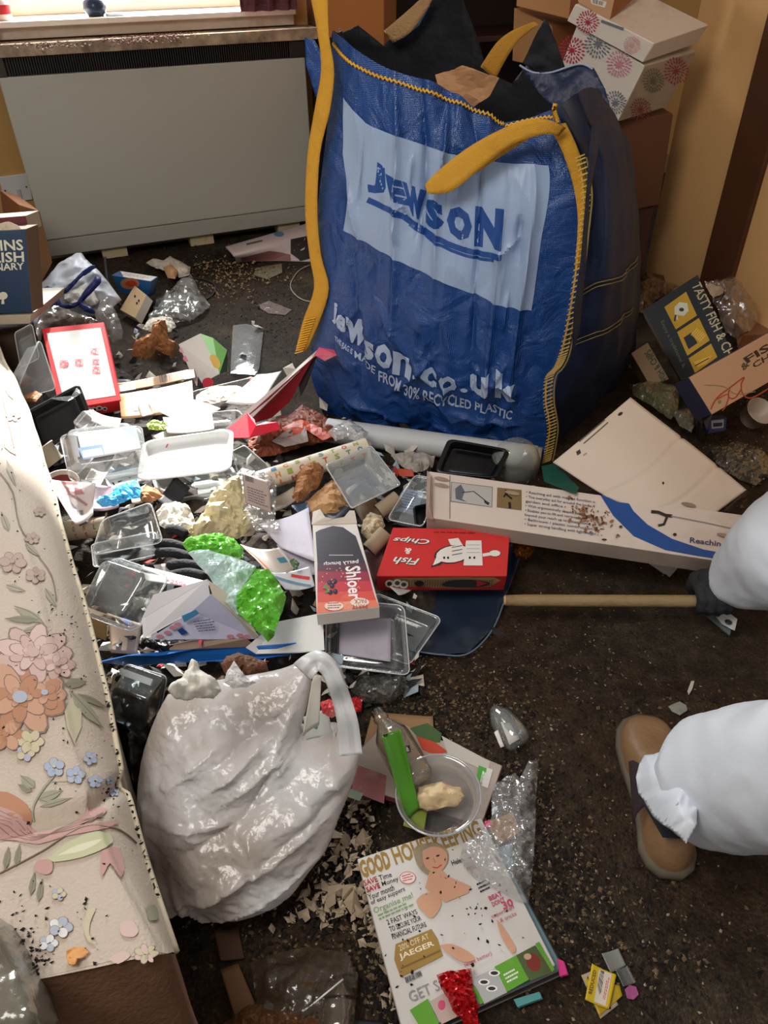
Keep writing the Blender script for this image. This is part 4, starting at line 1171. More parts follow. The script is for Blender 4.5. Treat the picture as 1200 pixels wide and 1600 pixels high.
r, S, sd = carton('meal_carton', 'blue meal carton with an orange food picture near the heater', 'carton', [(174, 430, .12), (236, 440, .11), (232, 466, .05), (186, 456, .04)], .07, mat('2d6ba6', .4, .1), mat('1d3c66', .5, .1), down=(.15, 1, -.1))
I = Ink(S, r); I.disc(203, 443, 15, 9, mat('c99064', .5)); I.disc(205, 443, 9, 5, mat('d8502a', .5)); I.done()
I = Ink(sd[0], r); I.poly([(.05, .1), (.98, .05), (.98, .95), (.3, .95)], mat('c9c4bc', .5), st=True); I.lines([(.2, .3), (.9, .3), (.9, .8), (.2, .8)], mat('9a6a5c', .6), 3, st=True); I.done()
r, S, sd = carton('small_carton', 'small beige card carton with punched holes beside the blue meal carton', 'carton', [(210, 446, .09), (229, 461, .09), (211, 497, .03), (187, 484, .03)], .035, mat('b79a74', .7, .15), mat('cfc8be', .6))
I = Ink(S, r)
for x, y in ((211, 463), (217, 470), (214, 474)): I.disc(x, y, 1.6, 2.2, K1, 'hole')
I.done()
cb = thing('cable', 'black cable standing up out of the back corner rubbish', 'cable', U(170, 478, .03))
tube('cable', spline([U(164, 402, .17), U(166, 425, .13), U(172, 455, .08), U(190, 480, .03)]), .006, K1, cb)
cb = thing('cable', 'thin black cable loop on the carpet below the heater', 'cable', U(320, 450, 0))
tube('cable', spline([U(262, 436, .02), U(290, 434, .01), U(320, 437, .004), U(337, 447, .004), U(333, 460, .004), U(322, 468, .004)]), .0035, K1, cb)
cb = thing('wire', 'pale wire loop on the carpet beside the blue bag', 'wire', U(465, 440, 0))
tube('wire', spline([U(484, 414, .004), U(466, 424, .004), U(454, 444, .004), U(459, 458, .004), U(472, 468, .004), U(488, 472, .004)]), .0022, mat('a99f92', .5), cb)
def crum(name, label, cat, pts, z, m, bulge=.03, crumple=.025, cs=12, cell=3.2, body='sheet', seed=0, group=None, thick=.0006, smooth=False):
    cx = sum(p[0] for p in pts) / len(pts); cy = sum(p[1] for p in pts) / len(pts)
    r = thing(name, label, cat, U(cx, cy, z if not callable(z) else z(cx, cy)), group)
    if m.name.startswith('clear_plastic'): thick = 0; cs *= 1.5; crumple *= .7
    else: cs *= 2.3; crumple *= .55
    sheet(body, pts, z, m, r, cell=min(cell, 4 if len(pts) > 5 else cell), crumple=crumple, cs=cs, bulge=bulge, seed=seed, thick=thick, smooth=smooth)
    return r
crum('plastic_bag', 'crumpled clear bag on the carpet below the heater', 'bag', [(230, 500), (240, 480), (246, 465), (270, 448), (285, 437), (298, 428), (305, 440), (312, 455), (328, 476), (318, 488), (295, 500), (275, 504), (255, 508)], .02, film('cfcfca', .35, .15, 2.0, .5), .05, .05, 14, smooth=True)
crum('tissue', 'crumpled pale tissue lying against the foot of the heater', 'tissue', [(228, 410), (240, 404), (255, 408), (266, 400), (280, 408), (298, 418), (296, 430), (280, 434), (262, 424), (240, 418)], .03, mat('c9c0b4', .8, .2), .04, .03, 16)
crum('food_scrap', 'rounded brown piece of packaging beside the pale tissue', 'scrap', [(255, 418), (268, 412), (278, 424), (274, 436), (262, 434)], .05, TAN, .03, .008)
crum('brown_paper', 'brown crumpled paper bag standing on the heap behind the carton', 'paper', [(206, 556), (208, 540), (220, 528), (236, 520), (238, 508), (246, 498), (258, 500), (262, 515), (262, 526), (276, 538), (276, 552), (270, 562), (258, 554), (244, 548), (236, 560), (222, 564)], lambda x, y: .06 + (562 - y) * .0022, BRN, .04, .06, 13, 3)
crum('tissue', 'small white tissue tucked behind the brown crumpled paper', 'tissue', [(222, 514), (232, 500), (250, 494), (268, 496), (275, 510), (266, 520), (240, 518)], .08, mat('cfc8b8', .8, .15), .03, .03, 16)
crum('plastic_bag', 'greyish film bag hanging behind the red-edged box', 'bag', [(158, 470), (168, 465), (182, 488), (192, 515), (190, 528), (176, 534), (165, 520), (152, 505), (148, 490)], lambda x, y: .05 + (530 - y) * .0015, film('b8b2ac', .4, .2, 1.6, .5), .03, .03, 12, smooth=True)
crum('plastic_bag', 'taupe plastic wrapping behind the top of the red-edged box', 'bag', [(60, 500), (85, 478), (110, 485), (150, 500), (160, 506), (66, 515), (62, 540), (52, 560), (50, 520)], lambda x, y: .09, film('a89886', .4, .2, 1.6, .5), .04, .04, 10, smooth=True)
r = thing('magazine', 'rolled white magazine pushed under the front of the heater', 'magazine', U(420, 390, .02))
S = Surf([[(352, 385, .03), (420, 366, .045), (486, 347, .05)], [(364, 398, .06), (425, 380, .075), (488, 362, .08)], [(370, 411, .004), (425, 408, .004), (490, 408, .004)]])
S.mesh('pages', mat('cbbcbc', .4, .15, '8a7a70', 7), r, 20, 20, .008)
I = Ink(S, r, 12); I.poly([(454, 374), (484, 368), (486, 404), (470, 408), (454, 396)], mat('2a2022', .5), 'picture'); I.disc(436, 366, 8, 4, mat('3a78a8', .4)); I.line([(385, 382), (410, 376)], 3, mat('5a4a48', .6)); I.poly([(376, 403), (420, 392), (454, 398), (454, 408), (378, 409)], mat('8a5a58', .5), 'picture'); I.done()
crum('cellophane', 'flat clear wrapper near the pushed-under magazine', 'wrapper', [(400, 418), (440, 412), (441, 426), (418, 436), (396, 430)], .006, film('d8d2a8', .25, .2, 1.6, .4), 0, .006)
crum('cellophane', 'brownish film scrap on the carpet beside the strap of the blue bag', 'wrapper', [(400, 478), (420, 470), (456, 484), (446, 492), (420, 490)], .004, film('b89a94', .3, .2, 1.6, .4), 0, .006)

# ------------------------------------------------------------------ main heap, back half
r, S, sd = carton('takeaway_box', 'white takeaway box with a red border lying on its back on the heap', 'box', [(65, 513, .20), (162, 503, .20), (189, 625, .085), (93, 641, .085)], .045, REDM, REDM)
I = Ink(S, r)
I.poly([(73, 521), (157, 512), (181, 618), (101, 630)], mat('d9d8d6', .4, .1, '9a9088', 7))
LR = mat('c8606a', .5)
for x, y, a in ((148, 551, 6), (150, 567, 5), (151, 580, 6), (124, 568, 6), (100, 570, 6)):
    for k in range(4): I.line([(x - a + k * 3, y - a), (x + a - k * 2, y - a + k * 4), (x + a, y + a * .6), (x - a, y + a * .7 - k * 2), (x - a + k * 3, y - a)], 1.0, LR, 'printed_symbol')
I.disc(105, 569, 3, 3, LR, 'printed_symbol'); I.done()
I = Ink(sd[2], r)
for k, (a, b, c, d) in enumerate(((.45, .35, .05, .2), (.53, .45, .06, .25), (.62, .4, .05, .22), (.70, .55, .04, .2), (.5, .65, .05, .14))):
    I.disc(a, b, c, d, mat('d6d0cc', .5), 'printed_emblem', st=True, n=9); I.disc(a, b, c * .6, d * .6, K1, 'printed_emblem', st=True, n=7)
I.done()
tray('black_tray', 'black plastic food tray tilted against the mattress edge', 'tray', [(38, 643, .17), (124, 598, .19), (146, 656, .12), (62, 708, .10)], .03, mat('1f2022', .35, .15, '4a4a4a', 7), inset=.13, flange=.07, rad=.1)
crum('torn_film', 'torn clear film hanging over the black tray', 'film', [(78, 622), (112, 618), (120, 607), (128, 614), (106, 628)], .20, CLEAR, 0, .01)
tray('clear_tray', 'hazy clear tray standing on edge at the left of the red-edged box', 'tray', [(30, 600, .20), (62, 528, .24), (88, 608, .12), (36, 622, .12)], .03, HAZY)
tray('clear_tray', 'narrow hazy clear tray leaning against the mattress top', 'tray', [(22, 520, .22), (50, 505, .23), (62, 560, .16), (32, 575, .15)], .03, film('c9c9c4', .3, .2, 1.4))
crum('brown_scrap', 'orange-brown peel between the black tray and the mattress', 'scrap', [(32, 620), (55, 610), (66, 616), (56, 628), (36, 628)], .14, mat('a5683a', .7, .2), .01, .01)
root = thing('folded_carton', 'white folded carton with pink dots and a green lining', 'carton', U(315, 580, .06))
A = [U(279, 538, .13), U(313, 521, .17), U(343, 584, .10), U(307, 603, .05)]
solid(mk('front_panel', A, [(0, 3, 2, 1)], mat('dedad6', .4, .08), root), .0015)
Bq = [U(313, 521, .17), U(333, 528, .15), U(355, 547, .10), U(356, 580, .05), U(343, 584, .10)]
solid(mk('inner_panel', Bq, [(0, 4, 3, 2, 1)], mat('4c7a34', .5), root), .0015)
solid(mk('edge_flap', [U(345, 541, .12), U(351, 545, .11), U(357, 581, .05), U(349, 583, .06)], [(0, 3, 2, 1)], mat('cdd0b0', .5), root), .001)
I = Ink(Surf([[A[0], A[1]], [A[3], A[2]]]), root)
I.disc(325, 598, 9, 8, mat('c93248', .5)); I.disc(288, 547, 8, 5, mat('e0a0ae', .5)); I.disc(292, 560, 6, 5, mat('d888a0', .5)); I.disc(336, 565, 7, 12, mat('d9b45c', .5), a0=-.5); I.line([(300, 562), (318, 553)], 5, mat('5fae9a', .5)); I.line([(296, 548), (310, 542)], 2, TXT); I.done()
crum('film_bag', 'clear cellophane strip lying flat on the carpet beside the folded carton', 'film', [(364, 508), (385, 506), (400, 510), (411, 520), (405, 575), (400, 586), (360, 583), (362, 540)], .012, film('c8c8c8', .26, .15, 1.4, .2), .008, .004, 16, smooth=True)
root, S = card('card_sleeve', 'tan and white card sleeve with a barcode behind the food trays', 'sleeve', [(183, 600, .09), (303, 576, .09), (306, 590, .08), (186, 613, .08)], mat('b98a5e', .5, .2), curl=.003)
I = Ink(S, root, 6); I.bars([(248, 587), (268, 584), (270, 595), (250, 598)], TXT, 8); I.poly([(285, 580), (303, 577), (305, 590), (288, 593)], W1M); I.poly([(186, 602), (210, 598), (212, 608), (188, 612)], W1M); I.done()
root, S = card('card_sleeve', 'pale tan card printed with a dark square behind the clear trays', 'sleeve', [(186, 617, .09), (300, 596, .09), (304, 640, .07), (190, 655, .07)], mat('c9a078', .5, .15), curl=.004)
I = Ink(S, root, 6); I.poly([(208, 629), (223, 627), (223, 641), (208, 643)], mat('33343c', .5)); I.disc(215, 635, 4, 4, W1M); I.line([(268, 605), (282, 620)], 3, mat('c8684c', .5)); I.poly([(250, 606), (300, 597), (303, 635), (240, 640)], W1M); I.done()
tray('clear_tray', 'clear tray of pale food remains in the middle of the heap', 'tray', [(298, 612, .10), (400, 588, .10), (388, 622, .09), (290, 642, .09)], .018, CLEAR, inset=.1)
crum('food_remains', 'pale crusted food left in the clear tray', 'food', [(306, 618), (330, 604), (370, 602), (384, 608), (360, 624), (320, 634), (306, 630)], .098, mat('cdb8a2', .7, .25, '8a6a4c', 20), .008, .012, 25)
root, S = card('paper_label', 'white printed card in the tray beside the folded red box', 'card', [(402, 586, .12), (440, 580, .12), (408, 632, .11), (352, 630, .11)], W1M, curl=.003)
I = Ink(S, root, 5); I.lines([(385, 600), (425, 592), (405, 622), (365, 625)], mat('8a8a90', .6), 4); I.done()
tray('clear_tray', 'large clear tray with a rounded flange over the white papers', 'tray', [(276, 650, .12), (372, 640, .12), (392, 665, .11), (290, 680, .11)], .02, CLEAR)
root, S = card('paper_sheet', 'sunlit white card lying behind the large white tray', 'paper', [(240, 640, .11), (300, 625, .11), (345, 640, .105), (290, 668, .105)], mat('e0ddd8', .5, .1), curl=.006)
root, S = card('paper_sheet', 'small white paper beside the green salad scraps', 'paper', [(255, 655, .125), (330, 640, .125), (335, 672, .12), (262, 680, .12)], mat('d9d6d0', .5, .15), curl=.008)
crum('salad_scraps', 'light green salad scraps on the trays', 'scraps', [(228, 662), (240, 656), (252, 658), (262, 664), (258, 672), (244, 672), (232, 670)], .14, mat('9fb84c', .5, .3, 'e0e4c0', 60), .008, .02, 60, 2.5)
r, S = tray('food_tray', 'large white rounded food tray, brightest thing in the heap', 'tray', [(222, 688, .15), (366, 668, .15), (362, 735, .125), (212, 752, .125)], .014, mat('dfe1e0', .35, .05), inset=.08, flange=.04, rad=.14)
I = Ink(S, r); I.line([(258, 703), (268, 682)], 2.2, mat('c84a7a', .5)); I.disc(345, 735, 2, 2, K1); I.done()
r, S = tray('clear_tray', 'clear tray turned over with a white and blue label', 'tray', [(92, 680, .17), (222, 664, .17), (232, 738, .14), (110, 756, .14)], .035, HAZY, up=-1, inset=.14)
sf = Surf([[(92, 680, .17), (222, 664, .17)], [(110, 756, .14), (232, 738, .14)]])
root, S = card('tray_label', 'white label with blue corners on the overturned clear tray', 'label', [(120, 676, .20), (212, 666, .20), (220, 702, .19), (130, 718, .19)], mat('dcdfe4', .4), curl=0)
I = Ink(S, root); BLU = mat('1f4f94', .4)
I.poly([(190, 669), (212, 667), (218, 690), (206, 680)], BLU); I.poly([(122, 700), (160, 694), (164, 710), (130, 717)], BLU); I.poly([(128, 705), (158, 700), (162, 710), (131, 715)], mat('c9d4e0', .4)); I.lines([(130, 706), (156, 702), (159, 709), (132, 713)], TXT, 3); I.done()
tray('clear_cover', 'folded clear lid poking up between the black tray and the labelled tray', 'lid', [(116, 668, .15), (142, 638, .19), (180, 668, .18), (150, 700, .15)], .03, HAZY, up=-1, inset=.2)
tray('white_tray', 'flat white tray edge under the labelled clear tray', 'tray', [(158, 742, .08), (225, 728, .08), (232, 748, .075), (170, 762, .075)], .015, mat('c9cfd0', .4))
tray('clear_tray', 'clear tray beneath the front of the large white tray', 'tray', [(236, 745, .08), (362, 728, .08), (380, 760, .075), (250, 785, .075)], .025, film('dfe4e2', .35, .12, 1.6), inset=.1)
tray('clear_tray', 'clear square tray upright beside the letter-print roll', 'tray', [(362, 705, .14), (382, 695, .15), (428, 735, .12), (375, 750, .08)], .03, CLEAR)
def cup(name, label, px, py, z, r, h, axis, m, m2=None):
    rt = thing(name, label, 'pot', U(px, py, z))
    lathe('pot', [(r * .8, 0), (r * .82, 0.002), (r, h), (r * 1.06, h), (r * 1.06, h - .003), (r * .97, h - .004), (r * .78, .004), (0, .004)], U(px, py, z), axis, m, rt)
    if m2: lathe('residue', [(r * .95, h * .5), (0, h * .5)], U(px, py, z), axis, m2, rt)
    return rt
cup('plastic_pot', 'cream plastic pot lying behind the pink leaflet by the mattress', 84, 725, .08, .035, .05, (-.5, .2, .7), mat('cabfa4', .4, .1))
cup('plastic_pot', 'white pot with dark red residue beside the mattress', 98, 762, .09, .04, .02, (.15, -.2, 1), mat('d8ccc4', .4, .1), mat('8a3038', .3))

# folded red fish box
def polypanel(name, pts, m, root, th=.002, m2=None):
    o = mk(name, [P3(p) for p in pts], [tuple(range(len(pts)))], m, root)
    n = o.data.polygons[0].normal
    solid(o, th, 0); return o
root = thing('red_box', 'open red takeaway box folded flat against the foot of the blue bag', 'box', U(420, 650, .06))
polypanel('inner_panel', [(340, 680, .12), (470, 570, .22), (496, 547, .25), (488, 560, .24), (392, 655, .14)], mat('cfc9c4', .6, .1), root)
polypanel('side_panel', [(384, 652, .145), (488, 560, .242), (470, 590, .19), (452, 628, .13), (425, 652, .10), (400, 660, .10)], DRED, root)
rp = [(338, 685, .13), (386, 645, .16), (398, 656, .155), (400, 665, .155), (415, 659, .15), (434, 660, .15), (439, 671, .14), (390, 684, .135)]
polypanel('end_flap', rp, mat('d02038', .4), root)
I = Ink(Surf([[(338, 645, .16), (440, 645, .16)], [(338, 685, .13), (440, 685, .13)]]), root)
for x, y in ((368, 670), (374, 663), (380, 668), (362, 674)): I.disc(x, y, 4, 4, mat('d8d4d0', .5), 'printed_emblem', n=8)
I.done()
polypanel('torn_flap', [(488, 560, .242), (498, 543, .26), (522, 547, .25), (526, 555, .245), (508, 564, .24), (494, 556, .245)], mat('d85a74', .5, .4, 'b8a890', 30), root)
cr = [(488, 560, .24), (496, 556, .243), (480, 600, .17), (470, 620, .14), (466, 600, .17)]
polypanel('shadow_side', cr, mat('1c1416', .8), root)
# paper bag with red
r = crum('paper_bag', 'brown and orange printed paper bag in front of the blue bag', 'bag', [(385, 700), (400, 665), (430, 655), (455, 645), (472, 632), (490, 640), (515, 655), (535, 665), (528, 685), (500, 692), (470, 700), (430, 712), (400, 716)], .05, mat('7a3a22', .6, .4, 'a8703a', 9), .04, .035, 10)
sheet('printed_stripe', [(440, 668), (470, 655), (500, 668), (524, 682), (505, 690), (480, 672), (450, 684)], .085, mat('c24a28', .5, .2), r, cell=6, crumple=.02, cs=10)
sheet('pale_patch', [(425, 690), (462, 662), (478, 668), (482, 690), (445, 700)], .085, mat('a89a94', .6, .2), r, cell=6, crumple=.02, cs=10)
# white tube
r = thing('cardboard_tube', 'long white tube lying along the front of the blue bag', 'tube', (U(510, 685, .03) + U(840, 728, .03)) / 2)
a, b = U(512, 672, .045), U(838, 716, .045); d = (b - a).normalized()
tube('tube', [a + (b - a) * (i / 10) for i in range(11)], .034, mat('c4c6c8', .5, .12, '8a8478', 5), r, 24)
tube('end_cap', [b, b + d * .012], .031, mat('9a8c7c', .6), r, 24)
crum('tissue', 'white film crumpled over the left end of the white tube', 'wrapper', [(512, 672), (530, 662), (548, 656), (560, 664), (576, 676), (570, 690), (555, 690), (540, 684), (524, 690)], .10, film('dcdcda', .6, .2, 1.6, .4), .02, .025, 16)
# letter-print roll
def letterroll(name, label, a, b, rad, letters, seedk=0):
    r = thing(name, label, 'roll', (a + b) / 2 - Vector((0, 0, rad)))
    tube('roll', [a + (b - a) * (i / 8) for i in range(9)], rad, mat('cfc3ad', .55, .15, '8a7452', 8), r, 24, caps=False)
    tube('inner_roll', [a + (b - a) * .01, b - (b - a) * .01], rad * .7, mat('a8926c', .7), r, 18)
    ax = (b - a).normalized(); upv = (CAM - (a + b) / 2); upv = (upv - ax * upv.dot(ax)).normalized(); sd = ax.cross(upv)
    rows = []
    for j in range(7):
        t = -1.25 + 2.5 * j / 6
        o = (upv * math.cos(t) + sd * math.sin(t)) * rad
        rows.append([a + o, b + o])
    if proj(rows[0][0])[1] > proj(rows[-1][0])[1]: rows = rows[::-1]
    S = Surf(rows); I = Ink(S, r, 12); rnd = random.Random(seedk)
    cols = [mat('b8483c', .6), mat('4f8a78', .6), mat('8a9a3c', .6), mat('3c7a9a', .6), mat('c87a3c', .6)]
    k = 0
    for j, t in enumerate((.08, .36, .64)):
        for i in range(letters):
            s = .02 + i * .96 / letters + j * .02
            I.text('HOTINSCLTS'[k * 3 % 10], [(s, t), (s + .045, t), (s + .045, t + .2), (s, t + .2)], cols[rnd.randrange(5)], .03, st=True); k += 1
            if rnd.random() < .3: pass
    I.done(); return r
letterroll('wrapping_roll', 'roll of cream paper printed with coloured letters across the heap', U(404, 753, .10), U(574, 700, .13), .026, 9)
letterroll('wrapping_roll', 'short letter-print roll sticking out beside the mattress', U(84, 832, .05), U(168, 822, .06), .024, 5, 3)
# foil-look clear tray
tray('clear_tray', 'clear square-rimmed tray with bright wall beside the letter-print roll', 'tray', [(508, 727, .18), (580, 696, .17), (627, 757, .14), (549, 795, .14)], .04, film('dfe6ea', .32, .08, 2.2), inset=.14, flange=.03, rad=.05)
crum('brown_paper', 'brown crumpled paper in front of the letter-print roll', 'paper', [(456, 776), (462, 755), (466, 730), (480, 716), (498, 712), (512, 722), (505, 742), (498, 758), (480, 772), (464, 786)], .11, BRN, .035, .04, 14, 4)
crum('brown_paper', 'tan folded paper under the bright-walled clear tray', 'paper', [(470, 790), (500, 765), (520, 748), (540, 770), (545, 795), (525, 812), (490, 810)], .09, mat('b98e60', .8, .3, '7a5632', 9), .03, .03, 9)
crum('blue_scrap', 'blue plastic scrap at the top of the white papers', 'scrap', [(455, 790), (480, 785), (486, 800), (470, 806)], .10, mat('4a5a70', .4), 0, .006)
r = crum('cream_paper', 'cream stained crumpled sheet standing up in the heap', 'paper', [(290, 838), (318, 800), (330, 772), (352, 752), (374, 745), (380, 765), (384, 790), (396, 812), (384, 834), (370, 842), (345, 838), (320, 842)], lambda x, y: .10 + (840 - y) * .0009, mat('cfc29a', .6, .3, 'a06a34', 6, .2, 30), .02, .06, 9, 4)
root, S = card('clear_label', 'taupe printed label on clear film at the centre of the heap', 'label', [(378, 738, .20), (420, 752, .19), (424, 802, .15), (383, 786, .16)], mat('a4908a', .5, .1), curl=.002)
I = Ink(S, root); I.bars([(383, 742), (396, 746), (397, 755), (384, 751)], TXT, 6); I.lines([(386, 760), (418, 770), (420, 796), (388, 784)], mat('6a5856', .6), 6); I.done()
crum('film_bag', 'clear film around the taupe label', 'film', [(370, 740), (378, 730), (425, 745), (432, 760), (430, 810), (440, 830), (400, 830), (380, 800)], .14, film('c8c4be', .28, .15, 2, .4), .01, .02, 14)
crum('plastic_bag', 'blue shiny sweet wrapper on the heap near the mattress', 'wrapper', [(150, 784), (154, 776), (172, 772), (182, 762), (200, 754), (214, 750), (221, 764), (219, 778), (200, 784), (180, 790), (160, 792)], .15, mat('3f9fd8', .25, .1), .02, .03, 18, 3.5)
crum('brown_scrap', 'brown crumpled scrap right of the blue sweet wrapper', 'scrap', [(216, 770), (228, 758), (246, 764), (254, 774), (240, 784), (222, 786)], .12, BRN, .02, .025, 18, 4)
crum('tissue', 'fluffy white tissue behind the black gloves', 'tissue', [(244, 800), (256, 788), (275, 784), (294, 790), (302, 806), (306, 824), (290, 838), (268, 832), (250, 822)], .11, mat('d9d6ca', .8, .1), .03, .05, 18, 4)
root, S = card('leaflet', 'pink and white glossy leaflet with a rounded tip by the mattress', 'leaflet', [(72, 748, .12), (150, 756, .13), (146, 806, .12), (118, 822, .12)], mat('cfc4c4', .35, .1), curl=.006)
I = Ink(S, root, 6); I.poly([(78, 750), (120, 754), (132, 772), (96, 772)], mat('b07a78', .4)); I.poly([(100, 757), (128, 758), (134, 768), (110, 768)], mat('d8d2d8', .4)); I.line([(98, 775), (120, 800)], 6, mat('7a6a70', .4)); I.line([(112, 772), (136, 790)], 4, mat('9a7a86', .4)); I.bars([(120, 798), (130, 797), (131, 804), (121, 806)], TXT, 5); I.done()
root, S = card('leaflet', 'mauve glossy leaflet under the blue sweet wrapper', 'leaflet', [(128, 752, .10), (190, 762, .10), (186, 795, .09), (140, 800, .09)], mat('b8a4b0', .35, .2), curl=.006)
for lab, q, z, t, dp in (('clear sandwich box tipped open left of the tissue', [(150, 810), (247, 782), (250, 850), (145, 884)], .15, .13, .045), ):
    pass
tray('clear_box', 'clear moulded box tipped open left of the fluffy tissue', 'box', [(160, 812, .17), (236, 784, .20), (256, 848, .14), (142, 868, .12)], .05, CLEAR, inset=.18, flange=.04, up=1)
tray('clear_box', 'shallow clear lid under the tipped clear box', 'lid', [(142, 850, .11), (244, 830, .12), (250, 866, .10), (146, 888, .09)], .02, HAZY)
tray('clear_box', 'large clear domed box lying near the mattress edge', 'box', [(176, 868, .18), (268, 900, .17), (212, 990, .11), (134, 962, .11)], .055, film('d4dce0', .26, .10, 2.0), up=-1, inset=.14, rad=.16)
root, S = card('card_strip', 'white carton strip printed with a weight in red', 'card', [(222, 884, .135), (330, 910, .13), (322, 920, .13), (228, 908, .13)], mat('d8d4d2', .4, .1), curl=0)
I = Ink(S, root); I.text('+250g', [(260, 903), (292, 911), (289, 918), (258, 911)], mat('a82848', .5), .02); I.done()
root, S = card('card_piece', 'beige card upright below the domed clear box', 'card', [(168, 958, .07), (222, 975, .07), (214, 1022, .04), (174, 1020, .04)], mat('a89480', .6, .2), curl=.003)
root, S = card('card_piece', 'brown card beside the dark gap at the mattress edge', 'card', [(136, 955, .08), (168, 965, .08), (166, 1000, .05), (142, 995, .05)], mat('8a7448', .6, .2), curl=.003)
# black gloves / fabric
root = thing('black_glove', 'black fabric glove crumpled in the middle of the heap', 'glove', U(290, 870, .08))
for i, (p, q) in enumerate((((242, 850), (292, 858)), ((244, 864), (300, 872)), ((262, 884), (318, 888)), ((272, 898), (322, 902)), ((262, 828), (292, 836)))):
    a, b = U(p[0], p[1], .115), U(q[0], q[1], .12)
    tube('finger', spline([a, (a + b) / 2 + Vector((0, 0, .008)), b], 5), [.006] + [.011] * 9 + [.007], mat('14141a', .85, bump=.4, bscale=150), root, 10)
blob('palm', 305, 880, .10, .035, .045, .022, mat('14141a', .85, bump=.4, bscale=150), root, amp=.25, smooth=True)
# green bag
gz = lambda x, y: .17 + (y < 900) * .01
G1 = mat('5fae34', .25, .05, '3c7a20', 8); 
r = crum('salad_bag', 'bright green and clear salad bag twisted across the heap', 'bag', [(284, 850), (292, 842), (320, 834), (344, 832), (366, 842), (380, 858), (380, 872), (350, 866), (312, 862), (296, 866)], .19, G1, .015, .03, 18, 3.2, seed=1)
sheet('clear_panel', [(294, 864), (312, 860), (352, 866), (382, 874), (400, 884), (384, 906), (372, 930), (372, 960), (352, 940), (330, 905), (308, 880)], .20, mat('b9d4cc', .3, .05), r, cell=3.5, crumple=.025, cs=16, bulge=.02)
sheet('green_panel', [(398, 884), (420, 892), (434, 908), (447, 932), (440, 955), (434, 972), (428, 992), (418, 1000), (408, 988), (385, 970), (366, 952), (372, 928), (384, 904)], .20, G1, r, cell=3.5, crumple=.035, cs=16, bulge=.02)
I = Ink(Surf([[(294, 864, .235), (395, 880, .235)], [(320, 905, .235), (385, 940, .235)]]), r)
I.lines([(305, 872), (345, 874), (348, 890), (318, 892)], mat('7a8a8c', .5), 5, fill=.35); I.done()
# pale papers
root, S = card('paper_sheet', 'lilac-white paper sheet behind the drinks carton', 'paper', [(404, 822, .12), (482, 794, .12), (494, 880, .14), (440, 856, .12)], mat('c6bfcc', .6, .08), curl=.006)
root, S = card('paper_sheet', 'second pale sheet beneath the lilac-white paper', 'paper', [(432, 852, .11), (492, 845, .11), (494, 900, .10), (462, 892, .10)], mat('cdc9d8', .6, .05), curl=.004)
root, S = card('leaflet', 'beige glossy leaflet folded beside the green salad bag', 'leaflet', [(376, 852, .14), (436, 858, .14), (462, 892, .13), (420, 898, .13)], mat('b5aaa0', .4, .2), curl=.01)
I = Ink(S, root, 5); I.poly([(432, 872), (444, 870), (450, 878), (438, 880)], mat('3f7a94', .4)); I.line([(385, 858), (420, 890)], 2, mat('c86a4a', .4)); I.done()
root, S = card('leaflet', 'white leaflet with a red stripe above the white board', 'leaflet', [(424, 896, .13), (484, 888, .13), (492, 918, .12), (446, 922, .12)], mat('c8c8cc', .35, .1), curl=.008)
I = Ink(S, root, 5); I.line([(455, 899), (484, 904)], 5, mat('c83a3c', .4)); I.line([(430, 902), (486, 916)], 4, mat('6a8aa0', .4)); I.done()
crum('herb_scrap', 'dark green herb scrap on the pale papers', 'scrap', [(452, 876), (460, 872), (468, 880), (464, 890), (456, 884)], .15, mat('3c5a2c', .6, .3, 'c0c8b0', 60), .004, .01, 40, 2.5)
# drinks carton
root, S, sd = carton('drinks_carton', 'flattened black and red berry drinks carton with white lettering', 'carton', [(488, 818, .17), (557, 816, .17), (593, 948, .17), (495, 960, .17)], .03, mat('cbc3bc', .4, .08), mat('cfc6be', .5, .15))
cs_ = [mat('241d28', .35), mat('4a1a2e', .35), mat('8a1d34', .35), mat('b42c38', .35), mat('c44638', .35, .3, 'e08a5a', 30), mat('cf6a50', .4, .4, 'e8b090', 25)]
I = Ink(S, root)
I.poly([(493, 832), (500, 828), (520, 822), (536, 824), (556, 838), (571, 880), (496, 880)], cs_[0])
I.poly([(496, 880), (571, 880), (575, 893), (496, 893)], cs_[1]); I.poly([(496, 893), (575, 893), (579, 908), (496, 910)], cs_[2]); I.poly([(496, 910), (579, 908), (583, 924), (496, 926)], cs_[3]); I.poly([(496, 926), (583, 924), (588, 938), (496, 942)], cs_[4]); I.poly([(496, 942), (588, 938), (592, 948), (495, 959)], cs_[5])
I.text('Shloer', [(563, 884), (566, 936), (545, 937), (539, 886)], mat('e0dcdc', .4), .02)
I.text('berry punch', [(560, 874), (506, 878), (506, 885), (560, 882)], mat('e0dcdc', .4), .01)
I.line([(514, 868), (552, 868)], 1.2, mat('b8b0b4', .4))
for x, y in ((515, 911), (523, 909), (519, 916), (516, 926), (524, 925)): I.disc(x, y, 4, 4, mat('141a2c', .3), 'printed_berry', n=8); I.disc(x - 1, y - 1, 1.2, 1.2, mat('4a5a8a', .3), 'printed_berry', n=6)
I.poly([(503, 920), (510, 912), (513, 922)], mat('4a7a34', .4)); I.poly([(507, 928), (514, 918), (515, 926)], mat('4a7a34', .4))
for (x, y) in ((562, 944), (522, 950)):
    I.disc(x, y - 2, 15, 7, mat('d8c4b4', .4), n=12)
I.text('PARTY\nPACK', [(574, 952), (550, 953), (550, 938), (572, 936)], mat('8a3a34', .5), .01)
I.lines([(512, 943), (534, 942), (535, 953), (512, 954)], mat('8a3a34', .5), 3)
rnd = random.Random(4)
for k in range(26): I.disc(500 + rnd.random() * 66, 886 + rnd.random() * 40, 1.1, 1.1, mat('d88a70', .4), 'printed_dot', n=5)
I.done()
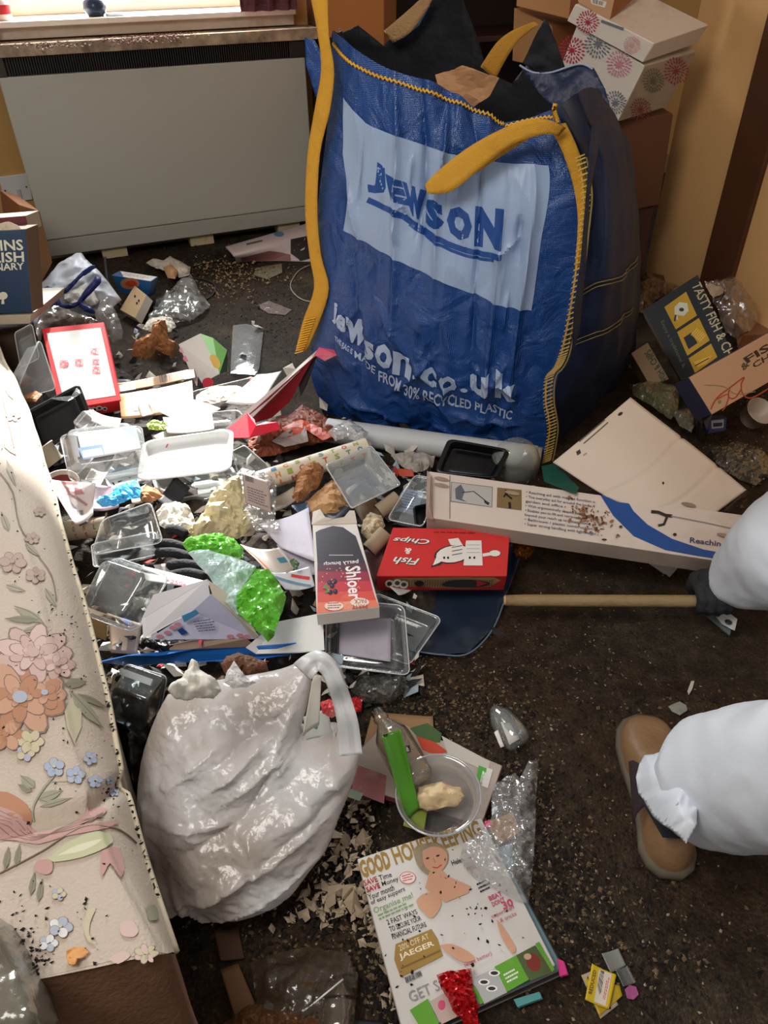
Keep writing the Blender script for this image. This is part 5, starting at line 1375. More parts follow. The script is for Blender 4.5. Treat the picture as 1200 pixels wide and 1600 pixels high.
polypanel('gable_flap', [(487, 820, .17), (489, 800, .175), (500, 796, .18), (508, 808, .178), (520, 811, .176), (538, 808, .176), (546, 798, .18), (554, 798, .18), (558, 818, .17)], mat('cbbfb4', .5, .1), root)
# toilet roll tubes and crumpled paper
def rolltube(label, a, b, rad):
    r = thing('cardboard_core', label, 'tube', (a + b) / 2 - Vector((0, 0, rad)))
    tube('core', [a + (b - a) * i / 4 for i in range(5)], rad, mat('a18c74', .8, .15), r, 20, caps=False)
    o = tube('inside', [a + (b - a) * .02, b], rad * .93, mat('6a5a48', .85), r, 20, caps=False); return r
rolltube('empty cardboard core beside the red fish box', U(577, 860, .09), U(603, 832, .115), .019)
rolltube('empty cardboard core behind the crumpled cream tissue', U(592, 800, .09), U(622, 778, .11), .019)
crum('tissue', 'cream crumpled tissue between the two cardboard cores', 'tissue', [(564, 832), (568, 812), (578, 800), (596, 806), (602, 820), (590, 832), (574, 842)], .11, mat('c4b494', .8, .2), .02, .03, 20, 3.5)
root, S = card('brown_card', 'purplish brown card beside the drinks carton', 'card', [(566, 862, .07), (600, 850, .08), (596, 900, .06), (586, 912, .06)], mat('6a4a48', .5, .2), curl=.004)

# ------------------------------------------------------------------ right half of the heap
root, S = tray('clear_tray', 'clear tray with a bluish label behind the red fish box', 'tray', [(648, 742, .14), (684, 748, .14), (662, 824, .11), (604, 812, .11)], .035, film('c9d2d8', .3, .1, 2), inset=.12)
I = Ink(S, root); I.poly([(632, 762), (662, 770), (650, 806), (612, 796)], mat('a9b8d0', .4)); I.lines([(634, 766), (658, 772), (648, 800), (618, 793)], mat('5a6a88', .5), 7); I.done()
tray('black_tray', 'black food tray half under the reaching aid carton', 'tray', [(645, 790, .13), (700, 780, .12), (712, 830, .10), (650, 830, .10)], .02, mat('0f0f12', .35), flange=.06)
tray('black_tray', 'black tray on end leaning on the white tube', 'tray', [(700, 684, .17), (800, 702, .15), (776, 748, .12), (678, 738, .12)], .03, mat('0c0c0e', .3, .05), flange=.07)
crum('pale_paper', 'grey-white paper scrap between the white tube and the black tray', 'paper', [(608, 712), (640, 706), (680, 712), (676, 730), (650, 740), (630, 730)], .05, mat('b0a8a0', .7, .2), .02, .03, 14, 5)
root, S = card('orange_card', 'small orange card scrap by the bright-walled clear tray', 'card', [(622, 732, .08), (644, 734, .08), (648, 745, .07), (624, 744, .07)], mat('b8482c', .5), curl=.002)
lt = thing('clear_dome', 'clear domed cup lid leaning on the end of the white tube', 'lid', U(805, 735, .04))
lathe('dome', [(.062, 0), (.060, .004), (.054, .012), (.046, .022), (.03, .030), (0, .033)], U(806, 722, .11), (.05, -.85, .5), film('c8ccc4', .22, .1, 1.8), lt, 32)
# reaching aid carton
root, S, sd = carton('reaching_aid_carton', 'long stained white carton for a reaching aid with a blue swoosh', 'carton', [(670, 736, .20), (1172, 806, .16), (1160, 882, .13), (668, 808, .17)], .045, mat('cdbfb4', .45, .22, '8a6448', 5), mat('a8988c', .5, .35, '5a4434', 5))
I = Ink(S, root)
SW = mat('1d4a8c', .4, .1, '16243c', 7)
I.poly([(938, 774), (978, 779), (990, 799), (1012, 820), (1050, 842), (1100, 859), (1163, 870), (1161, 880), (1090, 869), (1040, 860), (990, 838), (958, 806)], SW)
I.line([(703, 743), (703, 811)], 1.6, mat('8a7a70', .6))
I.poly([(705, 753), (770, 761), (769, 793), (704, 784)], mat('6a6864', .5), 'picture'); I.poly([(706, 754), (769, 762), (768, 792), (705, 783)], mat('aeaaa6', .5), 'picture')
I.poly([(711, 764), (720, 757), (726, 768), (722, 780), (730, 785), (712, 780)], mat('5a5f66', .5), 'picture'); I.line([(722, 770), (740, 768), (760, 784)], 1.5, mat('3a3a3c', .5), 'picture'); I.poly([(756, 781), (765, 786), (763, 790), (757, 786)], K1, 'picture')
I.poly([(777, 762), (815, 766), (815, 798), (776, 793)], mat('7a6440', .5), 'picture'); I.line([(790, 766), (792, 774), (800, 780)], 3, mat('1c1814', .5), 'picture'); I.line([(796, 785), (797, 795)], 4, mat('1c1814', .5), 'picture'); I.line([(787, 777), (792, 770)], 3, mat('1c1814', .5), 'picture')
LBL = mat('3a4468', .5)
for i, (t, w) in enumerate((('• Reaching aid with magnet function', 102), ('• The everyday aid for around the home,', 104), ('   garden and office', 58), ('• With ergonomically shaped handle', 94), ('• Enables you to lift and retrieve items', 96), ('   beyond your reach up to a maximum', 98), ('• Bathroom / plastic construction', 106), ('• Super strong handling with lightweight', 112))):
    x, y = 822 - i * .4, 767 + i * 7.1
    I.text(t, [(x, y), (x + w, y + w * .145), (x + w, y + w * .145 + 5.4), (x, y + 5.4)], LBL, .006)
I.text('Reaching aid', [(1078, 840), (1156, 850), (1155, 861), (1077, 851)], LBL, .02)
GK = mat('2c2624', .5)
I.line([(1017, 800), (1028, 801), (1040, 806), (1050, 807)], 5, GK, 'picture'); I.line([(1042, 808), (1037, 820), (1028, 822)], 4, GK, 'picture'); I.line([(1048, 807), (1100, 817), (1160, 830)], 1.6, mat('8a8480', .5), 'picture'); I.disc(1054, 836, 3, 2.5, GK, 'picture')
ST = mat('8a6040', .8, .5, '5a3820', 30)
rnd = random.Random(9)
for k in range(110):
    x, y = 922 + rnd.gauss(0, 19), 812 + rnd.gauss(0, 13)
    I.disc(x, y + (x - 925) * .25, rnd.uniform(.8, 4.2), rnd.uniform(.5, 2.2), ST if k % 3 else mat('4a3222', .9), 'stain', n=9, a0=rnd.random() * 3)
for x, y in ((1075, 790), (1130, 838), (800, 772), (690, 750), (690, 760)): I.disc(x, y, 12, 3, mat('9a8474', .8, .4), 'stain', n=10, a0=.2)
I.done()
polypanel('torn_flap', [(668, 736, .2), (672, 741, .215), (670, 790, .20), (676, 812, .17), (666, 808, .17)], mat('b09a8c', .6, .4), root)
# big white cardboard sheet(s)
root = thing('cardboard_sheet', 'large flattened white cardboard sheet leaning against the blue bag', 'cardboard', U(1010, 740, .05))
S = Surf([[(985, 621, .30), (1075, 690, .23), (1166, 766, .17)], [(925, 672, .27), (1020, 745, .21), (1120, 800, .155)], [(864, 722, .22), (955, 778, .18), (1080, 830, .14)]], lambda s, t, p: .004 * N3(p, 5, 2) - .004 * math.exp(-((s - .45) / .012) ** 2) - .004 * math.exp(-((s - .76) / .012) ** 2))
S.mesh('board', mat('cbb9a8', .6, .1, '9a7a60', 3), root, 60, 30, .004)
I = Ink(S, root, 24); I.line([(905, 690), (945, 656)], 2, mat('5a5048', .6)); I.line([(912, 693), (950, 660)], 2, mat('5a5048', .6)); I.disc(969, 647, 4.5, 2.5, GK, n=8, a0=-.6); I.poly([(900, 706), (906, 702), (908, 708), (902, 712)], GK); I.line([(911, 712), (917, 708)], 2, mat('8a8078', .6)); I.disc(1036, 755, 2, 2.5, GK, n=6); I.done()
sheet('green_edge', [(846, 728), (866, 724), (905, 762), (900, 772), (850, 752)], .19, mat('16493c', .45), root, cell=8, crumple=.004)
polypanel('torn_edge', [(1166, 766, .17), (1150, 782, .18), (1132, 798, .17), (1140, 800, .16), (1166, 775, .16)], mat('3a2a20', .7), root)
root, S = card('paper_sheet', 'white paper corner poking out beneath the reaching aid carton', 'paper', [(985, 862, .05), (1075, 868, .05), (1046, 902, .012), (1038, 896, .014)], mat('c9c4c0', .5, .1), curl=.003)
# red fish box
root, S, sd = carton('takeaway_box', 'red fish and chips box with white lettering and torn front side', 'box', [(614, 824, .15), (797, 827, .14), (792, 900, .115), (588, 900, .115)], .055, mat('c8302e', .4, .06, '8a1a1c', 8), mat('b02428', .45, .1), down=(0, .25, -1))
LW = mat('e0dad4', .45)
I = Ink(S, root)
I.text('Fish', [(655, 884), (613, 882), (616, 870), (657, 873)], K1, .05, .3); I.text('Fish', [(654, 883), (613, 881), (616, 870), (656, 873)], LW, .02, .3)
I.text('&', [(643, 866), (632, 866), (632, 856), (643, 857)], LW, .03, .2)
I.text('Chips', [(672, 852), (613, 848), (616, 838), (672, 841)], K1, .05, .3); I.text('Chips', [(671, 851), (613, 847), (616, 838), (671, 841)], LW, .02, .3)
I.lines([(742, 834), (660, 832), (660, 829), (742, 830)], mat('7a1a1c', .5), 1)
OL = K1
# plain stand-in for the printed figures: a fish shape and a chip shape in white with dark outlines
for w, m in ((1.12, OL), (1.0, LW)):
    I.disc(708, 866, 27 * w, 13 * w, m, 'printed_emblem', n=16, a0=-.15); I.poly([(682, 870), (676, 884), (686, 880), (694, 874)] if w == 1 else [(684, 866), (673, 887), (688, 883), (697, 874)], m, 'printed_emblem')
    I.poly([(704, 852), (700, 843), (716, 841), (724, 854)], m, 'printed_emblem'); I.poly([(728, 845), (752, 845), (754, 884), (724, 884)], m, 'printed_emblem'); I.disc(773, 865, 9 * w, 5 * w, m, 'printed_emblem', n=10)
I.line([(754, 868), (766, 866)], 5, LW, 'printed_emblem')
for x in (694, 700, 734, 741): I.disc(x, 872, 1.8, 2.2, OL, 'printed_emblem', n=8)
for y in (852, 858, 864): I.line([(706, y + 4), (722, y + 1)], 1, OL, 'printed_emblem'); I.line([(729, y), (750, y)], .8, mat('a8a4a0', .5), 'printed_emblem')
I.done()
I = Ink(sd[2], root); KR = mat('9a7a52', .8, .2, '6a5030', 30)
I.poly([(.15, .12), (.4, .1), (.62, .05), (.9, .08), (.96, .3), (.88, .75), (.7, .88), (.45, .8), (.3, .7), (.12, .75), (.08, .4)], KR, 'torn_corrugation', st=True)
for k in range(40): s = .11 + k * .02; I.poly([(s, .2), (s + .006, .2), (s + .006, .72), (s, .72)], mat('6a5230', .8), 'torn_corrugation', st=True)
I.disc(.33, .45, .035, .2, mat('1a1512', .9), 'hole', st=True); I.poly([(.5, .5), (.56, .25), (.7, .18), (.84, .3), (.88, .48), (.8, .7), (.66, .72), (.54, .66)], mat('2a2522', .9), 'hole', st=True, smooth=3); I.poly([(.77, .22), (.86, .4), (.78, .68)], mat('b02428', .5), 'hole', st=True)
for a, b in ((.1, .45), (.16, .4), (.21, .5)): I.disc(a, b, .035, .28, mat('cfc6b4', .5), 'printed_emblem', st=True); I.disc(a, b, .02, .15, K1, 'printed_emblem', st=True)
I.done()
crum('foil_ball', 'crumpled gold foil beside the red fish box', 'foil', [(800, 850), (808, 840), (824, 838), (834, 848), (834, 862), (822, 872), (806, 872), (800, 862)], .05, mat('b0702c', .25, metal=.7), .04, .05, 30, 3)
r = thing('plastic_sheet', 'dark blue-grey plastic sheet on the floor under the red fish box', 'plastic', U(720, 975, 0))
sheet('sheet', [(636, 1018), (640, 980), (655, 930), (700, 900), (800, 850), (822, 846), (790, 935), (768, 985), (732, 1020), (690, 1022)], lambda x, y: .012 + .02 * max(0, (940 - y) / 90), mat('1f2a3a', .25, .15, '4a525c', 7), r, cell=9, crumple=.008, cs=8, thick=.002, smooth=True)
tube('edge', spline([U(640, 1016, .016), U(690, 1023, .016), U(732, 1021, .016), U(768, 986, .016), U(788, 940, .02)]), .0018, mat('5f7488', .3), r, 5)
tray('clear_tray', 'clear tray edge under the front clear tray', 'tray', [(585, 925, .08), (692, 966, .06), (640, 1040, .03), (560, 1010, .04)], .03, film('cdd4d6', .2, .08, 2.2), inset=.12, rad=.1)
root, S = card('paper_label', 'white absorbent pad inside the front clear tray', 'pad', [(531, 968, .075), (611, 966, .075), (610, 1034, .055), (530, 1022, .055)], mat('a9a4b2', .6, .08), curl=.001)
tray('clear_tray', 'clear front tray with raised rim holding a white pad', 'tray', [(510, 934, .12), (632, 946, .11), (641, 1056, .06), (508, 1040, .06)], .035, film('d0d4d8', .15, .06, 2.2), inset=.13, rad=.09, flange=.05)
# white board with blue edge and sandwich carton
root = thing('white_board', 'white carton with a bright blue edge at the front of the heap', 'carton', U(400, 1010, .03))
polypanel('top_panel', [(384, 1012, .12), (432, 972, .12), (504, 958, .13), (507, 1016, .11), (470, 1020, .105), (400, 1022, .10)], mat('dcdcda', .45, .05), root)
polypanel('blue_panel', [(155, 1034, .07), (200, 1024, .085), (250, 1024, .10), (300, 1014, .108), (400, 1010, .11), (462, 1004, .112), (484, 1018, .10), (400, 1030, .085), (300, 1034, .07), (200, 1040, .05)], mat('1f66b8', .4), root)
polypanel('inner_side', [(215, 1018, .09), (300, 1000, .12), (384, 998, .13), (400, 1010, .11), (300, 1014, .108)], mat('8f7868', .6, .2), root)
root = thing('sandwich_carton', 'folded triangular white sandwich carton with pink and blue print', 'carton', U(300, 970, .10))
polypanel('plain_panel', [(240, 929, .20), (324, 905, .24), (330, 940, .20), (224, 998, .14), (222, 966, .16)], mat('dcdbe0', .4, .03), root, .0012)
A = [(330, 925, .23), (330, 925, .23), (402, 998, .12), (232, 999, .135)]
polypanel('printed_side', [(330, 928, .225), (402, 998, .12), (232, 999, .14), (300, 955, .185)], mat('c3c3dc', .4, .03), root, .0012)
polypanel('printed_side', [(324, 905, .24), (372, 940, .19), (404, 994, .13), (396, 998, .12), (332, 930, .22)], mat('bfb8a8', .4, .1), root, .0012)
I = Ink(Surf([[P3((300, 930, .23)), P3((360, 930, .23))], [P3((232, 999, .14)), P3((402, 998, .123))]]), root)
I.k = 12
I.poly([(284, 962), (306, 952), (312, 958), (288, 972)], mat('4a8ab8', .4)); I.poly([(277, 984), (285, 980), (294, 988), (284, 992)], mat('26468c', .4))
for x, y in ((262, 988), (270, 980), (278, 975), (250, 994), (360, 994), (375, 992), (386, 994)): I.disc(x, y, 6, 3.5, mat('d0909c', .4), 'printed_flower', n=8)
I.lines([(302, 970), (335, 965), (345, 985), (312, 988)], mat('6a6a8c', .5), 5); I.done()
I = Ink(Surf([[P3((324, 905, .24)), P3((374, 940, .19))], [P3((332, 930, .22)), P3((402, 996, .125))]]), root)
I.done()
r = crum('black_bag', 'black plastic under the sandwich carton', 'plastic', [(222, 996), (260, 1000), (310, 1000), (308, 1016), (250, 1018), (220, 1008)], .10, mat('101014', .2), .01, .02, 14, 5)
crum('red_scrap', 'small red triangle of card under the sandwich carton', 'scrap', [(310, 1000), (318, 996), (312, 1012)], .125, mat('c0282c', .5), 0, .001)
rnd = random.Random(77)
for k in range(34):
    x = rnd.choice((rnd.gauss(250, 90), rnd.gauss(520, 90), rnd.gauss(120, 40))); y = rnd.gauss(860 if x > 300 else 720, 90)
    if not (560 < y < 1040) or x < 60 + max(0, (y - 700) * .28): continue
    z = .065 + rnd.random() * .03; a = rnd.uniform(0, 3.1); w, h = rnd.uniform(14, 34), rnd.uniform(10, 24)
    q = []
    for sx, sy in ((-1, -1), (1, -1), (1, 1), (-1, 1)):
        X = sx * w * rnd.uniform(.7, 1.1); Y = sy * h * rnd.uniform(.7, 1.1)
        q.append((x + X * math.cos(a) - Y * math.sin(a), y + (X * math.sin(a) + Y * math.cos(a)) * .8, max(.02, z + rnd.uniform(-.02, .02))))
    A_ = [P3(p) for p in q]
    Surf([[A_[0], A_[1]], [A_[3], A_[2]]], lambda s_, t_, p, k=k: .006 * (4 * (s_ - .5) ** 2 - .3) + .006 * N3(p, 14, k)).mesh('card_scrap', mat(rnd.choice(('8f7458', 'b5aa9c', '24242a', '5a5f68', 'c4bfba', '6f5236', '3a3c44')), .6, .3), hr, 5, 5, .0008)

# ------------------------------------------------------------------ right side rubbish
yr = 1.95
root, S, sd = carton('takeaway_box', 'black takeaway box with yellow panels leaning by the right wall', 'box', [(1003, 485, .17), (1090, 429, .28), (1150, 565, .16), (1078, 618, .04)], .05, mat('171a1e', .5, .08, '3a3228', 7), mat('6a4e30', .7, .3))
YB = mat('b98f1e', .5, .1); OFF = mat('b8a88c', .5)
I = Ink(S, root)
I.text('TASTY FISH & CHIPS', [(1094, 440), (1158, 572), (1144, 580), (1080, 446)], mat('b5a884', .5), .01)
for q in ([(1038, 480), (1072, 456), (1089, 493), (1056, 515)], [(1058, 519), (1092, 497), (1109, 532), (1074, 556)], [(1076, 560), (1111, 537), (1121, 558), (1086, 583)]): I.poly(q, YB)
I.poly([(1054, 480), (1062, 472), (1074, 474), (1076, 486), (1068, 494), (1058, 492), (1060, 500), (1054, 498)], mat('cdc8b4', .5), 'printed_emblem'); I.disc(1065, 484, 4, 3, GK, 'printed_emblem'); I.line([(1056, 492), (1054, 502)], 3, GK, 'printed_emblem')
I.poly([(1068, 528), (1080, 520), (1090, 536), (1076, 546)], mat('1c1c24', .5), 'printed_emblem')
for k in range(6): I.line([(1080 + k * 2.6, 524 + k * 2), (1090 + k * 2.6, 513 + k * 2)], 1.8, mat('d8b04c', .5), 'printed_emblem')
I.poly([(1084, 566), (1100, 560), (1112, 556), (1104, 568), (1090, 574)], mat('d8a83c', .5), 'printed_emblem'); I.line([(1086, 572), (1108, 560)], 1.5, GK, 'printed_emblem')
I.text('Enjoy a traditional &', [(1037, 500), (1072, 572), (1066, 577), (1031, 505)], mat('6a6454', .5), 0)
I.done()
root, S, sd = carton('takeaway_box', 'cream fish and chips box with an orange fish drawing, far right', 'box', [(1076, 590, .24), (1215, 512, .24), (1240, 575, .20), (1112, 648, .16)], .05, mat('c09a7c', .5, .15, '8a6448', 5), mat('2c2a3e', .5, .2, '5a4a40', 7))
I = Ink(S, root)
I.text('FISH', [(1160, 560), (1222, 522), (1224, 534), (1168, 568)], GK, .03); I.text('&', [(1156, 574), (1164, 562), (1172, 570), (1162, 580)], mat('4a4a34', .5), .03); I.text('CHIPS', [(1174, 568), (1224, 538), (1226, 548), (1178, 576)], GK, .02)
OR = mat('a8402a', .5)
I.line([(1110, 640), (1120, 622), (1140, 606), (1162, 590), (1158, 600), (1160, 615), (1172, 622), (1196, 610), (1230, 585)], 2.2, OR, 'printed_emblem', smooth=5)
I.line([(1140, 606), (1138, 620), (1148, 622), (1158, 608)], 2, OR, 'printed_emblem', smooth=5); I.line([(1120, 624), (1138, 616), (1134, 634), (1128, 642)], 1.8, OR, 'printed_emblem', smooth=4)
I.disc(1124, 628, 3, 3, mat('8a7a3c', .5), 'printed_emblem'); I.line([(1100, 602), (1130, 604), (1150, 616), (1180, 612)], 1.2, mat('8a7a5c', .5), 'printed_emblem', smooth=4); I.disc(1155, 540, 5, 2, GK, 'hole', a0=-.4)
I.done()
polypanel('end_flap', [(1076, 590, .24), (1092, 600, .22), (1112, 650, .155), (1105, 672, .10), (1092, 640, .15)], mat('55504c', .6, .3), root)
root, S, sd = carton('takeaway_box', 'dim cream fish and chips box behind the black takeaway box', 'box', [(986, 552, .10), (1012, 535, .12), (1045, 592, .07), (1015, 602, .05)], .04, mat('9a8468', .6, .2), mat('6a5640', .6, .2))
I = Ink(S, root); I.text('FISH & CHIPS', [(1035, 598), (1006, 552), (1016, 545), (1042, 590)], mat('2c4a44', .5), .02); I.done()
root, S, sd = carton('small_carton', 'small dark blue carton with a white label below the cream box', 'carton', [(1108, 655, .10), (1136, 652, .10), (1134, 672, .06), (1106, 678, .06)], .03, mat('2f3a60', .5, .1), mat('23294a', .5))
I = Ink(S, root); I.poly([(1111, 657), (1131, 655), (1130, 668), (1112, 670)], mat('a8a4ac', .5), 'label'); I.poly([(1114, 661), (1129, 660), (1128, 666), (1114, 667)], K1, 'label'); I.done()
cup('white_cup', 'white plastic cup on its side below the cream fish box', 1172, 655, .04, .04, .05, (.2, -.5, .9), mat('b5a08c', .4, .1))
crum('plastic_bag', 'clear crumpled bag piled against the right wall', 'bag', [(1100, 440), (1120, 436), (1140, 432), (1158, 440), (1168, 456), (1182, 476), (1184, 500), (1170, 520), (1150, 530), (1135, 520), (1120, 480)], lambda x, y: .10 + (520 - y) * .0012, film('b59a86', .3, .15, 2.2, .6), .06, .06, 10, 6, smooth=True)
crum('plastic_bag', 'brown film bag behind the black takeaway box', 'bag', [(990, 470), (1000, 440), (1010, 425), (1040, 440), (1062, 446), (1020, 472), (1002, 490)], .08, film('7a5640', .45, .2, 1.6, .5), .04, .04, 9)
crum('paper_scrap', 'cream paper scrap by the right wall', 'paper', [(1102, 446), (1118, 440), (1132, 446), (1130, 458), (1114, 466)], .20, mat('a8927c', .7, .2), .01, .02, 12)
crum('plastic_bag', 'dull green film bag behind the white cardboard sheet', 'bag', [(984, 600), (1010, 596), (1062, 602), (1060, 640), (1048, 655), (1015, 632), (990, 618)], .06, film('8a8a64', .45, .2, 1.6, .5), .03, .03, 10)
crum('plastic_bag', 'greyish film by the edge of the white cardboard sheet', 'bag', [(1050, 642), (1080, 636), (1088, 660), (1080, 676), (1062, 664)], .06, film('a8a08c', .4, .2, 1.6, .5), .02, .03, 10)
crum('plastic_bag', 'clear film on the floor at the right edge', 'bag', [(1110, 700), (1150, 690), (1190, 700), (1215, 730), (1180, 760), (1140, 740), (1118, 724)], .02, film('6a6254', .35, .15, 2.2, .6), .02, .03, 12)
root, S, sd = carton('carton', 'flat brown carton on the floor at the right wall', 'carton', [(1150, 470, .07), (1215, 462, .07), (1225, 520, .06), (1160, 524, .06)], .05, mat('8a6040', .8, .3), CB2)
crum('black_bag', 'black plastic behind the cream box at the right wall', 'bag', [(1070, 618), (1095, 640), (1105, 670), (1095, 690), (1072, 660), (1055, 640)], .04, mat('16120f', .5, .2), .03, .03, 9)
crum('rubbish_clump', 'brown clump of dirt and paper at the foot of the right wall', 'rubbish', [(1000, 432), (1012, 425), (1060, 428), (1048, 440), (1010, 450)], .03, mat('6a4428', .9, .3), .03, .03, 12)

# ------------------------------------------------------------------ front of the heap
crum('black_bag', 'black bin liner between the mattress and the white carrier bag', 'bag', [(170, 1050), (230, 1040), (260, 1060), (245, 1120), (222, 1180), (214, 1240), (200, 1230), (186, 1170), (172, 1110)], .03, mat('121214', .18, bump=.3, bscale=30), .05, .05, 9, 6, smooth=True)
r, S = tray('clear_tub', 'clear lidded tub behind the white carrier bag', 'tub', [(196, 1036, .17), (262, 1056, .16), (250, 1118, .06), (184, 1092, .07)], .05, film('8f9a98', .22, .1, 2), up=-1, inset=.08)
bx = [(190, 1044, .19), (240, 1062, .185), (236, 1072, .18), (187, 1054, .185)]
polypanel('lid_rim', bx, film('d8e0e4', .5, .08, 2.5), r, .006)
# white carrier bag
def carrier():
    root = thing('carrier_bag', 'full white plastic carrier bag standing beside the mattress', 'bag', U(400, 1330, 0))
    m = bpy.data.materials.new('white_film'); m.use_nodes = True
    nt = m.node_tree; b = nt.nodes['Principled BSDF']
    b.inputs['Roughness'].default_value = .24; b.inputs['Specular IOR Level'].default_value = .7
    tc = nt.nodes.new('ShaderNodeTexCoord'); n = nt.nodes.new('ShaderNodeTexNoise'); n.inputs['Scale'].default_value = 5.5; n.inputs['Detail'].default_value = 3
    nt.links.new(tc.outputs['Object'], n.inputs['Vector'])
    r = nt.nodes.new('ShaderNodeValToRGB'); e = r.color_ramp.elements
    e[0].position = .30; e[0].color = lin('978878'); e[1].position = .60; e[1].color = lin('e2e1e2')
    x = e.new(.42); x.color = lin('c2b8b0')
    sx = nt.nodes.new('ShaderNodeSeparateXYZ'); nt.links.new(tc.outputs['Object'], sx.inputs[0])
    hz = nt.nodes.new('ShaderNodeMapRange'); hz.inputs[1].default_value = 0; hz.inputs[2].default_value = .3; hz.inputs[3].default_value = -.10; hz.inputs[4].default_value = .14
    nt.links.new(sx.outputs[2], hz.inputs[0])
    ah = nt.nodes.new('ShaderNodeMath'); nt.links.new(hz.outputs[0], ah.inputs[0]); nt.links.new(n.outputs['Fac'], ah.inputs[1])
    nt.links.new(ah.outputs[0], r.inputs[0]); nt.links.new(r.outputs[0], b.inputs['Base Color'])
    tr = nt.nodes.new('ShaderNodeBsdfTranslucent'); nt.links.new(r.outputs[0], tr.inputs[0])
    ms = nt.nodes.new('ShaderNodeMixShader'); ms.inputs[0].default_value = .25
    nt.links.new(b.outputs[0], ms.inputs[1]); nt.links.new(tr.outputs[0], ms.inputs[2]); nt.links.new(ms.outputs[0], nt.nodes['Material Output'].inputs[0])
    n2 = nt.nodes.new('ShaderNodeTexNoise'); n2.inputs['Scale'].default_value = 22; n2.inputs['Detail'].default_value = 4
    mp = nt.nodes.new('ShaderNodeMapping'); mp.inputs['Scale'].default_value = (1, 1, .45)
    nt.links.new(tc.outputs['Object'], mp.inputs[0]); nt.links.new(mp.outputs[0], n2.inputs['Vector'])
    bp = nt.nodes.new('ShaderNodeBump'); bp.inputs['Strength'].default_value = .35; bp.inputs['Distance'].default_value = .02
    nt.links.new(n2.outputs['Fac'], bp.inputs['Height']); nt.links.new(bp.outputs[0], b.inputs['Normal'])
    # the filled body: a front and a back shell meeting along one outline
    OUT = [(262, 1085), (246, 1115), (232, 1150), (221, 1190), (217, 1240), (221, 1300), (233, 1350), (252, 1380), (286, 1396), (330, 1402), (380, 1403), (425, 1392), (463, 1370), (492, 1338), (515, 1310), (532, 1268), (550, 1225), (562, 1180), (550, 1160), (532, 1148), (516, 1140), (496, 1150), (470, 1144), (478, 1110), (486, 1070), (484, 1036), (466, 1040), (436, 1052), (400, 1060), (350, 1068), (300, 1078)]
    OUT = spl2(OUT + [OUT[0]], 3)[:-1]
    n0 = Vector((0, -.75, .66)); p0 = Vector((0, .515, 0))
    FOLDS = [((250, 1390), (420, 1265), .008, 9), ((300, 1400), (520, 1290), .011, 9), ((290, 1340), (540, 1225), .014, 12), ((380, 1400), (505, 1335), .008, 8), ((395, 1290), (555, 1195), -.010, 10), ((300, 1270), (470, 1180), -.012, 16), ((262, 1230), (400, 1225), .010, 9), ((400, 1225), (420, 1300), .008, 9), ((330, 1385), (480, 1320), -.007, 7),
        ((238, 1180), (250, 1370), .008, 8), ((262, 1150), (270, 1300), -.007, 7), ((285, 1300), (340, 1400), .007, 6), ((250, 1300), (300, 1395), .006, 5), ((270, 1290), (318, 1395), -.005, 5), ((300, 1160), (360, 1120), .012, 12), ((330, 1190), (430, 1120), .010, 9), ((350, 1150), (470, 1080), -.010, 10), ((360, 1200), (480, 1130), .012, 10), ((420, 1180), (480, 1050), .009, 8), ((390, 1230), (440, 1150), -.010, 8), ((440, 1170), (470, 1150), .010, 8), ((290, 1120), (340, 1090), -.008, 8), ((250, 1200), (330, 1150), .009, 9), ((520, 1160), (540, 1220), .008, 8), ((480, 1160), (500, 1260), .006, 9)]
    def shell(name, sign, cell, B, dv):
        bm = outline_bm(OUT, cell)
        for v in bm.verts:
            x, y = v.co.x, v.co.y
            e = min(1.0, edge_dist(x, y, OUT) / 150)
            p = W(x, y, p0, n0) + dv * (B * (.55 + .65 * min(1, max(0, (y - 1050) / 330))) * math.sqrt(max(0, 1 - (1 - e) ** 2)))
            if sign > 0:
                k = 0.0
                for (x0, y0), (x1, y1), am, w in FOLDS:
                    dx, dy = x1 - x0, y1 - y0; t = max(0, min(1, ((x - x0) * dx + (y - y0) * dy) / (dx * dx + dy * dy))); dd = math.hypot(x - x0 - t * dx, y - y0 - t * dy) + 3 * noise.noise(Vector((x * .03, y * .03, 0)))
                    if abs(dd) < w * 3.5: k += am * math.exp(-abs(dd) / (w * .8)) * min(1, 4 * t * (1 - t) + .15)
                soft = .018 * noise.noise(Vector((x * .011, y * .011, 4))) + (crease(Vector((x * .008 + y * .003, y * .012 - x * .006, 0)), 1.0, 2) - .25) * .013 + (crinkle(Vector((x * .018 + y * .01, y * .03 - x * .015, 3)), 1.0, 5) - .15) * .0065
                p = p + dv * ((k * 1.15 + soft) * min(1, e * 5 + .15))
            p.z = max(.0015, p.z)
            v.co = p
        me = bpy.data.meshes.new(name); bm.to_mesh(me); bm.free()
        return link(name, me, m, root, True)
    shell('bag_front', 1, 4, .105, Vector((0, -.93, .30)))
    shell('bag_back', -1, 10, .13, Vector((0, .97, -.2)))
    # handles
    hp = [(472, 1050, .37), (484, 1038, .385), (498, 1032, .39), (514, 1044, .385), (526, 1070, .36), (536, 1100, .33), (544, 1135, .30), (548, 1180, .265)]
    ctr = spline([U(*p) for p in hp], 6); V = []; F = []
    for i, p in enumerate(ctr):
        t = i / (len(ctr) - 1); w = .016 - .004 * math.sin(t * math.pi)
        a = ctr[max(0, i - 1)]; b_ = ctr[min(len(ctr) - 1, i + 1)]; tg = (b_ - a).normalized(); sdv = tg.cross((CAM - p).normalized()).normalized()
        for k in range(7):
            u = -1 + k / 3
            V.append(p + sdv * (u * w) + (CAM - p).normalized() * (.004 * math.cos(u * 5 + t * 6) + .003 * math.sin(t * 25)))
